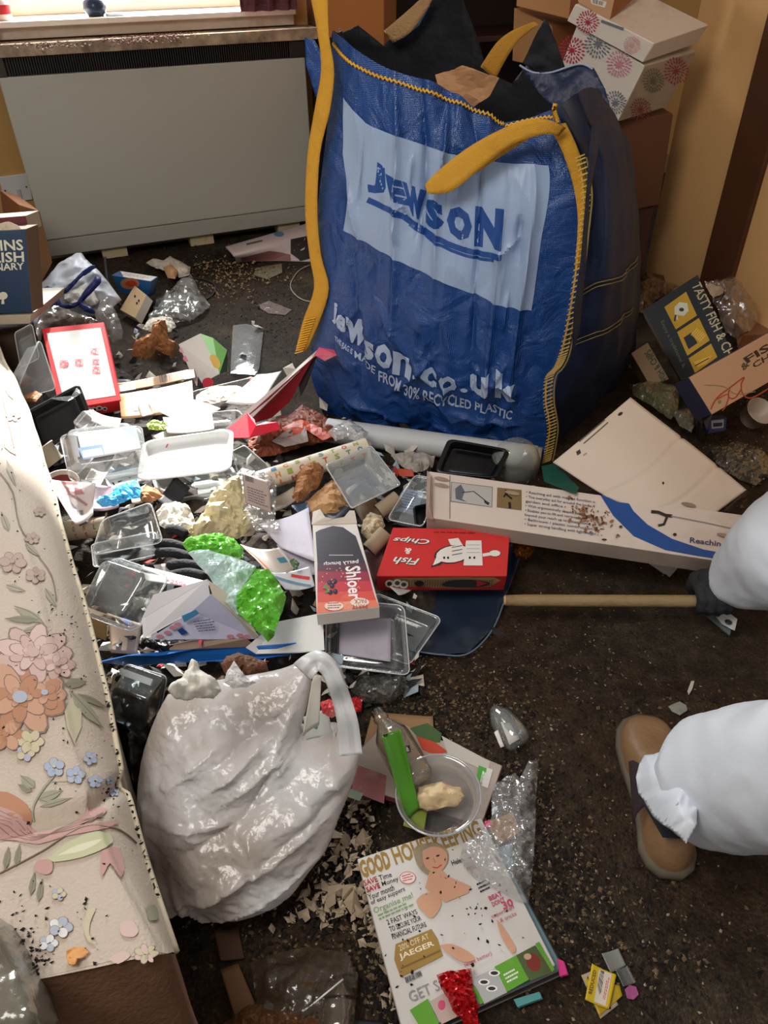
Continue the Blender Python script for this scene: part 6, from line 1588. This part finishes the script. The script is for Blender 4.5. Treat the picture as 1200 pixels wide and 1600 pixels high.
    for i in range(len(ctr) - 1):
        for k in range(6): F.append((i * 7 + k, i * 7 + k + 1, i * 7 + k + 8, i * 7 + k + 7))
    solid(mk('handle', V, F, mat('cfd0d2', .32, .05, 'a09488', 6, .2, 30), root, True), .0008, 0)
    sheet('mouth_fold', [(350, 1066), (356, 1048), (366, 1034), (374, 1046), (386, 1060), (400, 1066), (386, 1074), (364, 1076)], lambda x, y: .36 + (1070 - y) * .0008, mat('d8d8d8', .32, .05, 'a09488', 6, .2, 30), root, cell=3.5, crumple=.012, cs=30, bulge=.006)
    return root, m
cbag, WF = carrier()
root, S = card('white_card', 'white card edge standing in the mouth of the carrier bag', 'card', [(490, 1056, .33), (502, 1056, .335), (498, 1132, .25), (472, 1150, .245)], mat('d8d2c8', .6, .1), curl=.002)
root, S = card('green_card', 'white and green card tucked inside the carrier bag handle', 'card', [(474, 1120, .22), (512, 1108, .225), (520, 1150, .19), (478, 1156, .19)], mat('b9bcb8', .5, .15), curl=.004)
I = Ink(S, root, 4); I.line([(478, 1128), (496, 1138)], 5, mat('3f8a6c', .5)); I.done()
crum('tissue', 'white crumpled tissue on top of the carrier bag', 'tissue', [(262, 1078), (268, 1066), (280, 1062), (292, 1044), (300, 1030), (308, 1032), (312, 1046), (326, 1056), (340, 1064), (346, 1080), (334, 1092), (312, 1090), (290, 1094), (272, 1090)], lambda x, y: .36 + (1090 - y) * .0006, mat('dcdad0', .8, .06), .03, .04, 14, 4, smooth=True)
crum('brown_paper', 'dark brown crumpled paper behind the mouth of the carrier bag', 'paper', [(345, 1040), (352, 1026), (372, 1018), (396, 1024), (416, 1036), (420, 1048), (392, 1060), (370, 1052), (354, 1056)], .22, mat('6a4630', .7, .3), .03, .04, 14, 4)
crum('round_cover', 'round clear lid behind the handle of the carrier bag', 'lid', [(472, 1040), (488, 1024), (510, 1022), (530, 1034), (538, 1056), (524, 1070), (500, 1050)], .10, CLEAR, .015, .004)
crum('red_wrapper', 'red and white wrapper showing through the carrier bag handle', 'wrapper', [(500, 1098), (515, 1092), (530, 1100), (532, 1116), (518, 1122), (504, 1114)], .24, mat('c23a3c', .4, .4, 'd8ccc4', 40), .01, .02, 24, 3)
crum('red_wrapper', 'crinkled red wrapper right of the carrier bag handle', 'wrapper', [(545, 1094), (556, 1088), (566, 1096), (564, 1112), (552, 1114), (544, 1106)], .02, mat('c8282c', .4), .01, .02, 24, 3)
crum('plastic_bag', 'grey film bag under the front clear tray', 'bag', [(560, 1058), (630, 1050), (640, 1075), (610, 1100), (570, 1098), (548, 1080)], .02, film('7a7a74', .3, .15, 2, .5), .03, .03, 10)

# ------------------------------------------------------------------ magazines and bowl
root, S = card('envelope', 'tan envelope under the bowl of the magazine pile', 'envelope', [(582, 1112, .012), (676, 1120, .012), (682, 1195, .010), (566, 1175, .010)], mat('9a7a56', .7, .2), curl=.002)
root, S, sd = carton('magazine', 'closed magazine with a pale cover under the clear bowl', 'magazine', [(608, 1122, .03), (785, 1196, .03), (752, 1290, .03), (520, 1216, .03)], .016, mat('a89a90', .35, .2, '6a5644', 9), mat('8a4a50', .5, .3))
I = Ink(S, root)
I.poly([(560, 1196), (604, 1212), (600, 1256), (548, 1236)], mat('9a5a58', .4, .4, 'c0a098', 30), 'picture'); I.poly([(530, 1226), (568, 1240), (562, 1252), (524, 1238)], mat('8a9a84', .4), 'picture')
I.poly([(640, 1138), (668, 1130), (690, 1146), (688, 1160), (662, 1162)], mat('3f5f34', .4, .3), 'picture'); I.poly([(650, 1150), (680, 1160), (700, 1175), (680, 1180), (660, 1172)], mat('b8442c', .4), 'picture'); I.poly([(690, 1150), (766, 1190), (762, 1206), (700, 1180)], mat('b8b2a8', .4), 'picture')
I.poly([(748, 1196), (760, 1201), (757, 1222), (744, 1218)], mat('4f9a3c', .4)); I.text('mein', [(756, 1198), (764, 1202), (758, 1226), (750, 1222)], W1M, .02); I.poly([(762, 1200), (770, 1203), (762, 1232), (752, 1228)], mat('cfcac6', .4))
I.done()
root, S = card('magazine_page', 'pink magazine page sticking out below the bowl', 'page', [(690, 1300, .018), (752, 1270, .018), (772, 1300, .016), (708, 1330, .016)], mat('b04a6a', .4, .2), curl=.003)
# bowl
root = thing('clear_bowl', 'round clear plastic bowl resting on the magazines', 'bowl', U(680, 1250, .033))
BF = film('cfd2d6', .12, .06, 2.0)
bc = U(685, 1262, .035); ax = Vector((-.05, -.10, 1))
lathe('bowl', [(0, 0), (.036, 0), (.042, .003), (.050, .018), (.060, .048), (.064, .050), (.067, .050), (.067, .046)], bc, ax, BF, root, 48)
tube('rim', [bc + ax.normalized() * .05 + Vector((.0665 * math.cos(a * math.pi / 24), .0665 * math.sin(a * math.pi / 24) * .99, .1 * .0665 * math.sin(a * math.pi / 24) + .05 * .0665 * math.cos(a * math.pi / 24))) for a in range(49)], .0018, film('e0e4e8', .35, .05, 3.0), root, 6, caps=False)
crum('tissue', 'cream crumpled tissue inside the clear bowl', 'tissue', [(650, 1244), (654, 1230), (672, 1224), (690, 1222), (706, 1228), (720, 1230), (726, 1244), (716, 1258), (694, 1262), (668, 1268), (656, 1262)], .065, mat('cdb48c', .8, .15, 'a08050', 12), .02, .02, 18, 4, smooth=True)
root, S = card('green_sachet', 'long green sachet standing in the clear bowl', 'sachet', [(597, 1148, .14), (626, 1139, .15), (655, 1262, .06), (634, 1286, .055)], mat('4f8f24', .25, .15, '2c5a14', 9), curl=.006, nu=8, nv=24)
I = Ink(S, root, 8); I.poly([(598, 1148), (606, 1146), (606, 1150), (600, 1152)], GK); I.poly([(634, 1165), (640, 1164), (642, 1175), (636, 1176)], GK); I.text('E', [(635, 1167), (639, 1166), (640, 1173), (636, 1174)], W1M, .02); I.done()
root, S = card('green_label', 'olive printed label seen through the clear bowl', 'label', [(636, 1262, .05), (668, 1266, .05), (662, 1300, .05), (630, 1290, .05)], mat('7a8a34', .5, .2), curl=.001)
# clear bottle
root = thing('clear_bottle', 'clear plastic bottle lying on the magazines behind the green sachet', 'bottle', U(600, 1140, .03))
a = U(594, 1120, .06); b = U(640, 1200, .06)
ax = (b - a).normalized()
lathe('bottle', [(.0, -.012), (.012, -.012), (.012, 0), (.014, .002), (.014, .006), (.012, .008), (.012, .014), (.030, .045), (.032, .055), (.032, .14), (.028, .15), (0, .15)], a, ax, film('c2b8a2', .2, .08, 2.2), root, 32)
# broken clear bottle base with label
root = thing('clear_cup', 'broken clear cup with a white label lying on the floor', 'cup', U(795, 1150, .0))
a = U(812, 1168, .02); b = U(772, 1112, .02); ax = (b - a).normalized()
lathe('cup', [(0, .0), (.020, .002), (.026, .010), (.027, .03), (.024, .06), (.010, .085)], a + Vector((0, 0, .008)), ax, film('dfe4e2', .14, .06, 2.4), root, 28)
A = Surf([[(782, 1128, .05), (797, 1130, .052)], [(796, 1164, .05), (812, 1154, .05)]])
A.mesh('label', mat('b8b4ac', .5, .1), root, 4, 4, .0006)
A2 = Surf([[(772, 1144, .045), (778, 1140, .046)], [(782, 1168, .045), (788, 1166, .045)]])
A2.mesh('label', mat('d0cdc8', .5), root, 4, 4, .0006)
# cellophane
crum('cellophane', 'large crinkled cellophane wrapper on the corner of the magazines', 'wrapper', [(718, 1340), (726, 1318), (748, 1300), (768, 1280), (768, 1250), (772, 1225), (790, 1212), (806, 1206), (812, 1216), (826, 1190), (842, 1188), (838, 1240), (836, 1300), (832, 1360), (826, 1412), (812, 1408), (790, 1400), (772, 1388), (750, 1378), (730, 1362)], .05, film('e4e4e6', .2, .10, 2.6, .5), .02, .035, 16, 3, smooth=True)
root, S = card('paper_scrap', 'tan paper scrap under the crinkled cellophane', 'scrap', [(756, 1286, .035), (800, 1270, .035), (812, 1300, .03), (780, 1322, .03)], mat('b08a58', .7, .2), curl=.006)
root, S = card('paper_scrap', 'pale blue card under the crinkled cellophane', 'scrap', [(756, 1330, .03), (800, 1318, .03), (800, 1360, .02), (760, 1366, .02)], mat('8aa4b0', .5, .2), curl=.004)
crum('pink_scrap', 'bright pink scrap beside the bowl', 'scrap', [(756, 1288), (764, 1280), (770, 1290), (760, 1294)], .045, mat('d83a78', .5), 0, .002)
# main magazine stack
for k, (dx, dy, c, lab) in enumerate(((14, 12, '3a3438', 'lowest magazine of the front stack'), (8, 6, '6a8a94', 'middle magazine of the front stack'))):
    root, S, sd = carton('magazine', lab + ', only its edges showing', 'magazine', [(590 + dx, 1322 + dy, .010 + k * .008), (768 + dx, 1312 + dy, .010 + k * .008), (872 + dx, 1506 + dy, .010 + k * .008), (650 + dx, 1606 + dy, .010 + k * .008)], .008, mat(c, .4, .3), mat('b8b0a8', .5, .3))
    I = Ink(S, root)
    for q, cc in (([(868, 1496), (878, 1500), (884, 1520), (872, 1524)], 'd83a88'), ([(800, 1560), (840, 1548), (844, 1558), (806, 1572)], '5aa0a0')): I.poly([(x + dx * .3, y + dy * .3) for x, y in q], mat(cc, .4))
    I.done()
root, S, sd = carton('magazine', 'white home magazine lying face up at the front of the floor', 'magazine', [(558, 1342, .036), (752, 1278, .036), (868, 1508, .036), (632, 1624, .036)], .008, mat('cfcbc6', .32, .08, '8a7a66', 9), mat('b8b0a8', .5, .2))
I = Ink(S, root)
GLD, RDT, BKT, PKT, GNT = mat('9a7a3c', .4, .2, '5a4420', 20), mat('b8343c', .4), mat('2c2a2c', .4), mat('c04a6c', .4), mat('7a9a6c', .4)
I.text('GOOD', [(559, 1346), (604, 1328), (613, 1356), (567, 1374)], GLD, .05); I.text('HOUSEKEEPING', [(609, 1325), (745, 1281), (756, 1307), (619, 1352)], GLD, .03)
I.text('SAVE Time', [(567, 1376), (610, 1362), (613, 1370), (570, 1385)], BKT, .01); I.text('SAVE', [(567, 1376), (588, 1369), (591, 1377), (570, 1385)], RDT, .02)
I.text('SAVE Money', [(571, 1387), (621, 1369), (624, 1378), (574, 1396)], BKT, .01); I.text('SAVE', [(571, 1387), (592, 1380), (595, 1388), (574, 1396)], RDT, .02)
I.text('Your month', [(574, 1398), (614, 1382), (617, 1391), (577, 1407)], BKT, .01); I.text('of easy suppers', [(578, 1408), (631, 1385), (634, 1394), (581, 1416)], BKT, .01)
I.text('Organise me!', [(582, 1419), (643, 1394), (647, 1405), (586, 1431)], GNT, .01); I.lines([(590, 1430), (646, 1406), (651, 1416), (594, 1441)], GNT, 2)
I.disc(637, 1372, 13, 10, RDT); I.disc(637, 1372, 12, 9, mat('dccfc8', .4)); I.lines([(628, 1369), (645, 1364), (648, 1376), (630, 1380)], RDT, 3)
I.text('2 FAST WAYS', [(603, 1438), (650, 1421), (653, 1428), (606, 1446)], BKT, .01); I.text('TO SECURE YOUR', [(607, 1449), (656, 1431), (659, 1438), (610, 1457)], BKT, .01); I.text('FINANCIAL FUTURE', [(611, 1460), (664, 1441), (667, 1448), (614, 1469)], BKT, .01)
I.poly([(618, 1476), (674, 1452), (684, 1468), (692, 1494), (626, 1528), (616, 1500)], GLD); I.text('20% OFF AT', [(622, 1478), (668, 1459), (671, 1467), (625, 1487)], mat('e0d4b0', .4), 0); I.text('JAEGER', [(622, 1492), (676, 1470), (680, 1480), (626, 1503)], mat('e8dcc0', .4), .02); I.line([(626, 1514), (688, 1486)], 3, mat('7a5c28', .4))
SKN, SKD, HR_ = mat('c9987c', .45, .05), mat('a86c4c', .45), mat('9a8a70', .5, .5, '5a4c38', 60)
I.poly([(645, 1332), (652, 1322), (672, 1318), (690, 1320), (700, 1332), (700, 1348), (690, 1362), (676, 1370), (662, 1364), (652, 1352)], HR_, 'picture', smooth=3)
I.poly([(660, 1330), (674, 1324), (690, 1326), (699, 1338), (695, 1354), (684, 1364), (672, 1362), (662, 1350)], SKN, 'picture', smooth=3)
I.disc(668, 1342, 3, 1.5, BKT, 'picture', a0=-.3); I.disc(684, 1338, 3, 1.5, BKT, 'picture', a0=-.3); I.line([(676, 1356), (683, 1357), (690, 1352)], 1.8, RDT, 'picture'); I.line([(677, 1342), (680, 1349)], 1.2, SKD, 'picture')
I.poly([(670, 1364), (688, 1358), (700, 1370), (736, 1386), (732, 1396), (696, 1411), (680, 1400), (664, 1388), (668, 1376)], SKN, 'picture'); I.poly([(660, 1398), (676, 1396), (690, 1412), (676, 1435), (662, 1426), (650, 1410)], SKN, 'picture', smooth=3)
I.poly([(686, 1478), (706, 1476), (732, 1488), (742, 1500), (722, 1504), (700, 1490)], SKN, 'picture', smooth=3); I.poly([(776, 1438), (784, 1446), (802, 1474), (806, 1484), (800, 1490), (782, 1462)], SKN, 'picture', smooth=2)
I.text('Helen', [(704, 1346), (722, 1339), (725, 1347), (707, 1354)], BKT, .01); I.text('Mirren', [(728, 1356), (742, 1350), (744, 1357), (730, 1363)], PKT, 0)
I.lines([(744, 1382), (764, 1373), (770, 1390), (752, 1399)], BKT, 3)
I.text('BEAT', [(762, 1402), (782, 1393), (785, 1400), (765, 1409)], PKT, .03); I.text('DON\'T', [(767, 1411), (786, 1402), (789, 1409), (770, 1418)], PKT, .02); I.text('30', [(782, 1411), (798, 1404), (803, 1416), (787, 1423)], PKT, .03); I.text('expert tips', [(766, 1431), (802, 1415), (804, 1422), (769, 1438)], PKT, 0); I.text('& tricks', [(780, 1437), (805, 1425), (807, 1431), (782, 1443)], PKT, 0)
I.text('(even better)', [(724, 1506), (766, 1487), (769, 1495), (727, 1514)], PKT, 0)
GRN = mat('5c9a2c', .4, .15, '8ab85c', 20)
I.poly([(772, 1512), (806, 1494), (826, 1532), (792, 1551)], GRN); I.lines([(786, 1524), (808, 1512), (814, 1530), (794, 1540)], W1M, 3); I.poly([(806, 1494), (836, 1478), (862, 1520), (828, 1534)], mat('4a5a30', .4, .3), 'picture'); I.disc(833, 1505, 11, 15, mat('7a2c24', .4, .3), 'picture', a0=-.4); I.disc(824, 1496, 6, 5, mat('b89a80', .4), 'picture'); I.poly([(836, 1476), (842, 1473), (866, 1516), (862, 1520)], GRN)
I.poly([(738, 1530), (774, 1514), (792, 1552), (756, 1570)], mat('a8a8a8', .4), 'picture')
for x, y in ((756, 1536), (768, 1546), (772, 1522)): I.disc(x, y, 9, 5, W1M, 'picture'); I.disc(x, y, 6, 3, GK, 'picture')
I.poly([(640, 1580), (668, 1562), (686, 1600), (660, 1612)], GRN); I.text('GET S', [(636, 1552), (682, 1532), (688, 1548), (642, 1568)], mat('8a8a8a', .4), 0)
I.poly([(672, 1566), (700, 1550), (714, 1590), (690, 1602)], mat('b8a098', .4), 'picture'); I.disc(690, 1572, 6, 8, PKT, 'picture'); I.bars([(632, 1529), (657, 1518), (660, 1526), (635, 1538)], BKT, 10)
I.poly([(732, 1540), (738, 1537), (756, 1568), (750, 1571)], GRN)
I.done()
def onmag(x, y): return U(x, y, .037)
tag(crumbs('specks', [(700, 1380, 0, 25, 18, 4), (730, 1440, 0, 40, 30, 4), (620, 1450, 0, 20, 20, 3), (780, 1440, 0, 30, 40, 2), (640, 1510, 0, 18, 20, 3), (740, 1500, 0, 40, 30, 2)], mat('17120f', .9), 70, .0024, flat=.4, seed=31, zf=onmag), 'black droppings and crumbs on the home magazine', 'specks', kind='stuff')
crum('red_foil', 'crumpled shiny red foil on the bottom of the home magazine', 'foil', [(682, 1524), (700, 1518), (718, 1516), (736, 1514), (739, 1540), (742, 1560), (749, 1572), (746, 1590), (754, 1605), (728, 1610), (722, 1592), (708, 1580), (700, 1560), (690, 1545)], .045, mat('c02228', .22, metal=.5), .012, .03, 40, 3)
# labels on floor
root, S = card('price_sticker', 'yellow reduced-price sticker with a barcode on the floor', 'sticker', [(925, 1506, .012), (963, 1523, .012), (951, 1577, .010), (914, 1562, .010)], mat('c9a81c', .4), curl=.002)
I = Ink(S, root, 4); I.poly([(936, 1514), (956, 1522), (946, 1572), (928, 1565)], mat('c9bcae', .4)); I.bars([(933, 1540), (938, 1516), (945, 1519), (938, 1560)], BKT, 9); I.text('REDUCED', [(919, 1552), (927, 1515), (932, 1517), (925, 1554)], BKT, .01); I.lines([(942, 1560), (949, 1524), (954, 1526), (946, 1564)], RDT, 2); I.done()
root, S = card('price_sticker', 'second yellow sticker crossed beneath the first', 'sticker', [(912, 1528, .006), (968, 1540, .006), (972, 1556, .005), (936, 1588, .005)], mat('b89a20', .4), curl=.002)
root, S = card('paper_scrap', 'cream paper under the yellow stickers', 'scrap', [(908, 1524, .003), (936, 1512, .003), (966, 1570, .003), (938, 1592, .003)], mat('b0a48c', .6, .2), curl=.001)
root, S = card('grey_label', 'grey clear label above the yellow stickers', 'label', [(940, 1490, .006), (966, 1482, .006), (978, 1508, .005), (954, 1520, .005)], mat('7a7a74', .4, .2), curl=.002)
root, S = card('film_label', 'dark clear film between the stickers and the pink scrap', 'label', [(962, 1516, .005), (980, 1508, .005), (994, 1535, .004), (974, 1542, .004)], film('7a7a78', .4, .15, 2), curl=.002)
crum('pink_scrap', 'round pink scrap beside the yellow stickers', 'scrap', [(976, 1546), (984, 1539), (994, 1542), (998, 1554), (990, 1562), (980, 1560)], .006, mat('9a4a7c', .5, .2), 0, .003)
crum('paper_scrap', 'torn grey printed scrap on the floor above the shoe', 'scrap', [(1044, 1104), (1052, 1100), (1062, 1096), (1072, 1102), (1074, 1110), (1062, 1118), (1050, 1112)], .005, mat('8a8a80', .6, .4, '2a2a24', 60), 0, .004)
crum('paper_scrap', 'thin white sliver of paper on the floor', 'scrap', [(1074, 1080), (1080, 1064), (1085, 1064), (1082, 1076), (1076, 1086)], .005, mat('b8b4a4', .6), 0, .003)
# bottom film and pieces
crum('clear_film', 'dirty clear film on the floor below the carrier bag', 'film', [(390, 1500), (480, 1478), (545, 1490), (560, 1520), (556, 1570), (520, 1610), (430, 1625), (380, 1610), (400, 1560)], .02, film('5a4a38', .4, .2, 1.6, .5), .02, .02, 10, 8, smooth=True)
r = crum('clear_film', 'shiny rounded clear film at the bottom edge', 'film', [(495, 1600), (502, 1560), (515, 1532), (530, 1522), (545, 1534), (556, 1560), (552, 1620), (500, 1630)], .04, film('8a7a68', .3, .1, 2.2, .3), .02, .01, 10, 5, smooth=True)
tube('bright_crease', [U(490, 1568, .07), U(536, 1530, .07)], .0012, mat('dfe0e0', .3), r, 5)
root, S = card('wood_piece', 'brown wooden strip on the floor at the bottom', 'wood', [(344, 1515, .012), (372, 1505, .012), (402, 1575, .012), (370, 1600, .012)], mat('6a4a2c', .6, .3), thick=.006)
root, S = card('card_piece', 'dark brown card in the shadow below the carrier bag', 'card', [(335, 1455, .006), (372, 1450, .006), (382, 1498, .005), (345, 1502, .005)], mat('4a2f1c', .7, .3), curl=.002)
crum('plastic_bag', 'orange-brown plastic at the bottom edge of the floor', 'bag', [(350, 1600), (390, 1570), (440, 1572), (500, 1580), (560, 1600), (560, 1640), (350, 1640)], .02, mat('5a3a20', .35, .4, '8a6a44', 9), .02, .03, 12, 7)
root, S = card('plastic_edge', 'dark round-cornered plastic edge at the very bottom of the view', 'lid', [(540, 1590, .02), (600, 1596, .02), (600, 1640, .02), (545, 1640, .02)], mat('16171c', .35), thick=.004)

# ------------------------------------------------------------------ pole and person
root = thing('wooden_pole', 'worn wooden pole held level just above the floor', 'pole', U(900, 938, .0))
a, b = U(790, 938, .065), U(1230, 940, .10)
tube('pole', [a + (b - a) * (i / 14) for i in range(15)], [.011] + [.0125] * 14, mat('8f7752', .65, .35, '5a4228', 12, .3, 90), root, 18)
tube('end_tip', [a - (b - a).normalized() * .004, a], [.008, .0118], mat('c0a47c', .7), root, 18)
root = thing('scraper', 'small silver slotted metal bracket under the gloved hand', 'tool', U(1120, 970, .02))
q = [(1093, 953, .03), (1108, 950, .03), (1142, 985, .03), (1140, 993, .03)]
polypanel('plate', q, mat('9fb0b8', .25, metal=.7), root, .003)
polypanel('flange', [(1100, 940, .045), (1122, 945, .045), (1152, 968, .045), (1148, 985, .04), (1128, 975, .04)], mat('d0d6da', .3, metal=.3), root, .002)
for x, y in ((1120, 960), (1138, 972)):
    lathe('slot', [(0, 0), (.007, 0), (.007, .001), (0, .001)], U(x, y, .047), (0, 0, 1), K1, root, 12)

def body_union(name, segs, material, parent, voxel, smooth_it=8, disp=None):
    """tapered limbs joined into one continuous skin"""
    bm = bmesh.new()
    for pts, rs in segs:
        pts = [Vector(p) for p in pts]
        for i in range(len(pts) - 1):
            a, b = pts[i], pts[i + 1]; d = b - a; L = d.length
            q = d.to_track_quat('Z', 'Y').to_matrix().to_4x4(); q.translation = (a + b) / 2
            bmesh.ops.create_cone(bm, cap_ends=True, segments=20, radius1=rs[i], radius2=rs[i + 1], depth=L, matrix=q)
        for p, r_ in zip(pts, rs): bmesh.ops.create_icosphere(bm, subdivisions=2, radius=r_, matrix=Matrix.Translation(p))
    me = bpy.data.meshes.new(name); bm.to_mesh(me); bm.free()
    o = link(name, me, material, parent, True)
    m = o.modifiers.new('remesh', 'REMESH'); m.mode = 'VOXEL'; m.voxel_size = voxel; m.use_smooth_shade = True
    s = o.modifiers.new('smooth', 'SMOOTH'); s.factor = .6; s.iterations = smooth_it
    if disp:
        t = bpy.data.textures.new('folds', 'CLOUDS'); t.noise_scale = disp[1]; t.noise_depth = 2
        d = o.modifiers.new('folds', 'DISPLACE'); d.texture = t; d.strength = disp[0]; d.texture_coords = 'LOCAL'; d.mid_level = .5
        t = bpy.data.textures.new('creases', 'VORONOI'); t.noise_scale = .13; t.weight_1 = -1; t.weight_2 = 1
        d = o.modifiers.new('creases', 'DISPLACE'); d.texture = t; d.strength = -.020; d.texture_coords = 'LOCAL'; d.mid_level = .3
    return o
person = thing('person', 'person in white disposable coveralls with tan shoe and dark glove, bending', 'person', U(1050, 1300, 0))
SUIT = mat('d6dce6', .6, .05, 'a0a0a8', 4, .25, 14)
wr = U(1140, 905, .14); el = U(1330, 790, .36); sh = Vector((1.05, .98, .82))
an = U(1062, 1235, .13); kn = U(1420, 1215, .46); hip = Vector((1.10, .48, .80))
an2 = Vector((1.05, .30, .10)); kn2 = Vector((1.18, .45, .45)); hip2 = Vector((1.30, .38, .80))
ch = Vector((1.16, .82, 1.02)); sh2 = Vector((1.38, .92, .95)); el2 = Vector((1.46, 1.02, .66)); wr2 = Vector((1.36, .98, .42)); pel = Vector((1.20, .42, .84)); nk = Vector((1.18, 1.0, 1.10)); hd = Vector((1.17, 1.09, 1.12))
body_union('coverall', [
    ([an, U(1120, 1222, .19), U(1210, 1217, .29), kn, hip], [.056, .088, .092, .10, .13]),
    ([an2, kn2, hip2], [.07, .10, .13]), ([hip, pel, hip2], [.13, .15, .13]), ([pel, (pel + ch) / 2, ch], [.16, .16, .17]),
    ([sh, ch, sh2], [.09, .14, .09]), ([sh, el, U(1225, 862, .24), U(1165, 895, .16), wr], [.09, .10, .100, .068, .045]), ([sh2, el2, wr2], [.09, .08, .05]), ([ch, nk, hd], [.13, .09, .115])], SUIT, person, .010, 2, (.030, .16))
hdm = body_union('face', [([hd + Vector((-.01, .07, -.05)), hd + Vector((-.01, .08, .02))], [.06, .065]), ([hd + Vector((-.01, .145, -.01)), hd + Vector((-.01, .155, -.03))], [.012, .015])], mat('c08a6c', .6), person, .008)
# shoe
def shoe():
    heel = U(1044, 1368, 0.0); toe = U(1004, 1132, 0.0); ax = (toe - heel); L = ax.length; ax.normalize(); sx = Vector((ax.y, -ax.x, 0))
    secs = [(-.02, .012, .03, 0), (.03, .030, .062, .0), (.12, .039, .085, .0), (.25, .038, .10, .002), (.38, .037, .102, .002), (.50, .041, .088, 0), (.62, .046, .072, -.003), (.76, .049, .060, -.004), (.88, .046, .052, -.002), (.96, .034, .042, 0), (1.01, .012, .022, .002)]
    V = []; F = []; n = 20
    for t, w, h, o in secs:
        c = heel + ax * (t * L) + sx * o
        for j in range(n):
            a = 2 * math.pi * j / n
            x = math.copysign(abs(math.cos(a)) ** .75, math.cos(a)) * w; z = .018 + max(0, math.sin(a)) ** .8 * (h - .018) if math.sin(a) > 0 else .014
            V.append(c + sx * x + Vector((0, 0, z)))
    for i in range(len(secs) - 1):
        for j in range(n): F.append((i * n + j, i * n + (j + 1) % n, (i + 1) * n + (j + 1) % n, (i + 1) * n + j))
    F.append(tuple(range(n - 1, -1, -1))); F.append(tuple((len(secs) - 1) * n + j for j in range(n)))
    o = mk('shoe', V, F, mat('8a6a4a', .45, .3, '5a4028', 12, .25, 60), person, True)
    m = o.modifiers.new('s', 'SUBSURF'); m.levels = 2; m.render_levels = 2
    V = []; F = []
    for z, k in ((0, .0), (.006, .004), (.018, .005), (.022, .001)):
        for i, (t, w, h, of) in enumerate(secs): V.append(heel + ax * (t * L + (k if i > 5 else -k)) + sx * (of - w - k) + Vector((0, 0, z)))
        for i, (t, w, h, of) in reversed(list(enumerate(secs))): V.append(heel + ax * (t * L + (k if i > 5 else -k)) + sx * (of + w + k) + Vector((0, 0, z)))
    N = 2 * len(secs)
    for r_ in range(3):
        for j in range(N): F.append((r_ * N + j, r_ * N + (j + 1) % N, (r_ + 1) * N + (j + 1) % N, (r_ + 1) * N + j))
    F.append(tuple(range(N - 1, -1, -1))); F.append(tuple(3 * N + j for j in range(N)))
    mk('sole', V, F, mat('5f5648', .7, .3), person, True)
    G = Surf([[(982, 1190, .085), (990, 1188, .095), (1003, 1196, .104)], [(985, 1225, .085), (995, 1225, .098), (1008, 1232, .11)], [(989, 1284, .070), (996, 1270, .085), (1008, 1258, .10)]])
    G.mesh('elastic_gusset', mat('2f2024', .8, bump=.4, bscale=200), person, 8, 10, .001, off=.0)
    S_ = Surf([[(1004, 1255, .105), (1040, 1250, .12)], [(1036, 1308, .092), (1078, 1312, .09)]]); S_.mesh('sock', mat('20242c', .9), person, 6, 6, .002)
shoe()
# glove closing on the pole
pc = U(1112, 938, .09); pd = (b - a).normalized()
GLV = mat('26272c', .8, .1, bump=.4, bscale=120)
segs = [([wr, U(1128, 905, .125), U(1108, 906, .125)], [.030, .028, .024]), ([U(1125, 905, .125), U(1135, 920, .12)], [.026, .024])]
up = Vector((0, 0, 1)); fwd = Vector((0, 1, 0))
for k, (off, ln) in enumerate(((-.028, .9), (-.009, 1.0), (.011, .95), (.029, .82))):
    c = pc + pd * off
    pts = [c + Vector((0, .022, .020)), c + Vector((0, .006, .027)) , c + Vector((0, -.017, .018)), c + Vector((0, -.024 * ln, -.002)), c + Vector((.002, -.014 * ln, -.020))]
    segs.append((pts, [.0115, .0112, .0105, .0095, .008]))
segs.append(([U(1100, 900, .125), U(1086, 902, .115), U(1080, 915, .095), U(1082, 926, .075)], [.016, .0125, .011, .009]))
body_union('glove', segs, GLV, person, .0035, 3)

sheet('trouser_hem', [(994, 1214), (999, 1194), (1006, 1180), (1022, 1177), (1036, 1172), (1052, 1160), (1078, 1135), (1100, 1150), (1092, 1220), (1088, 1290), (1072, 1318), (1050, 1300), (1036, 1290), (1022, 1274), (1008, 1252), (998, 1236)], lambda x, y: .150 + max(0, (x - 1000)) * .00095, SUIT, person, cell=4, crumple=.022, cs=9, bulge=.03, smooth=True)
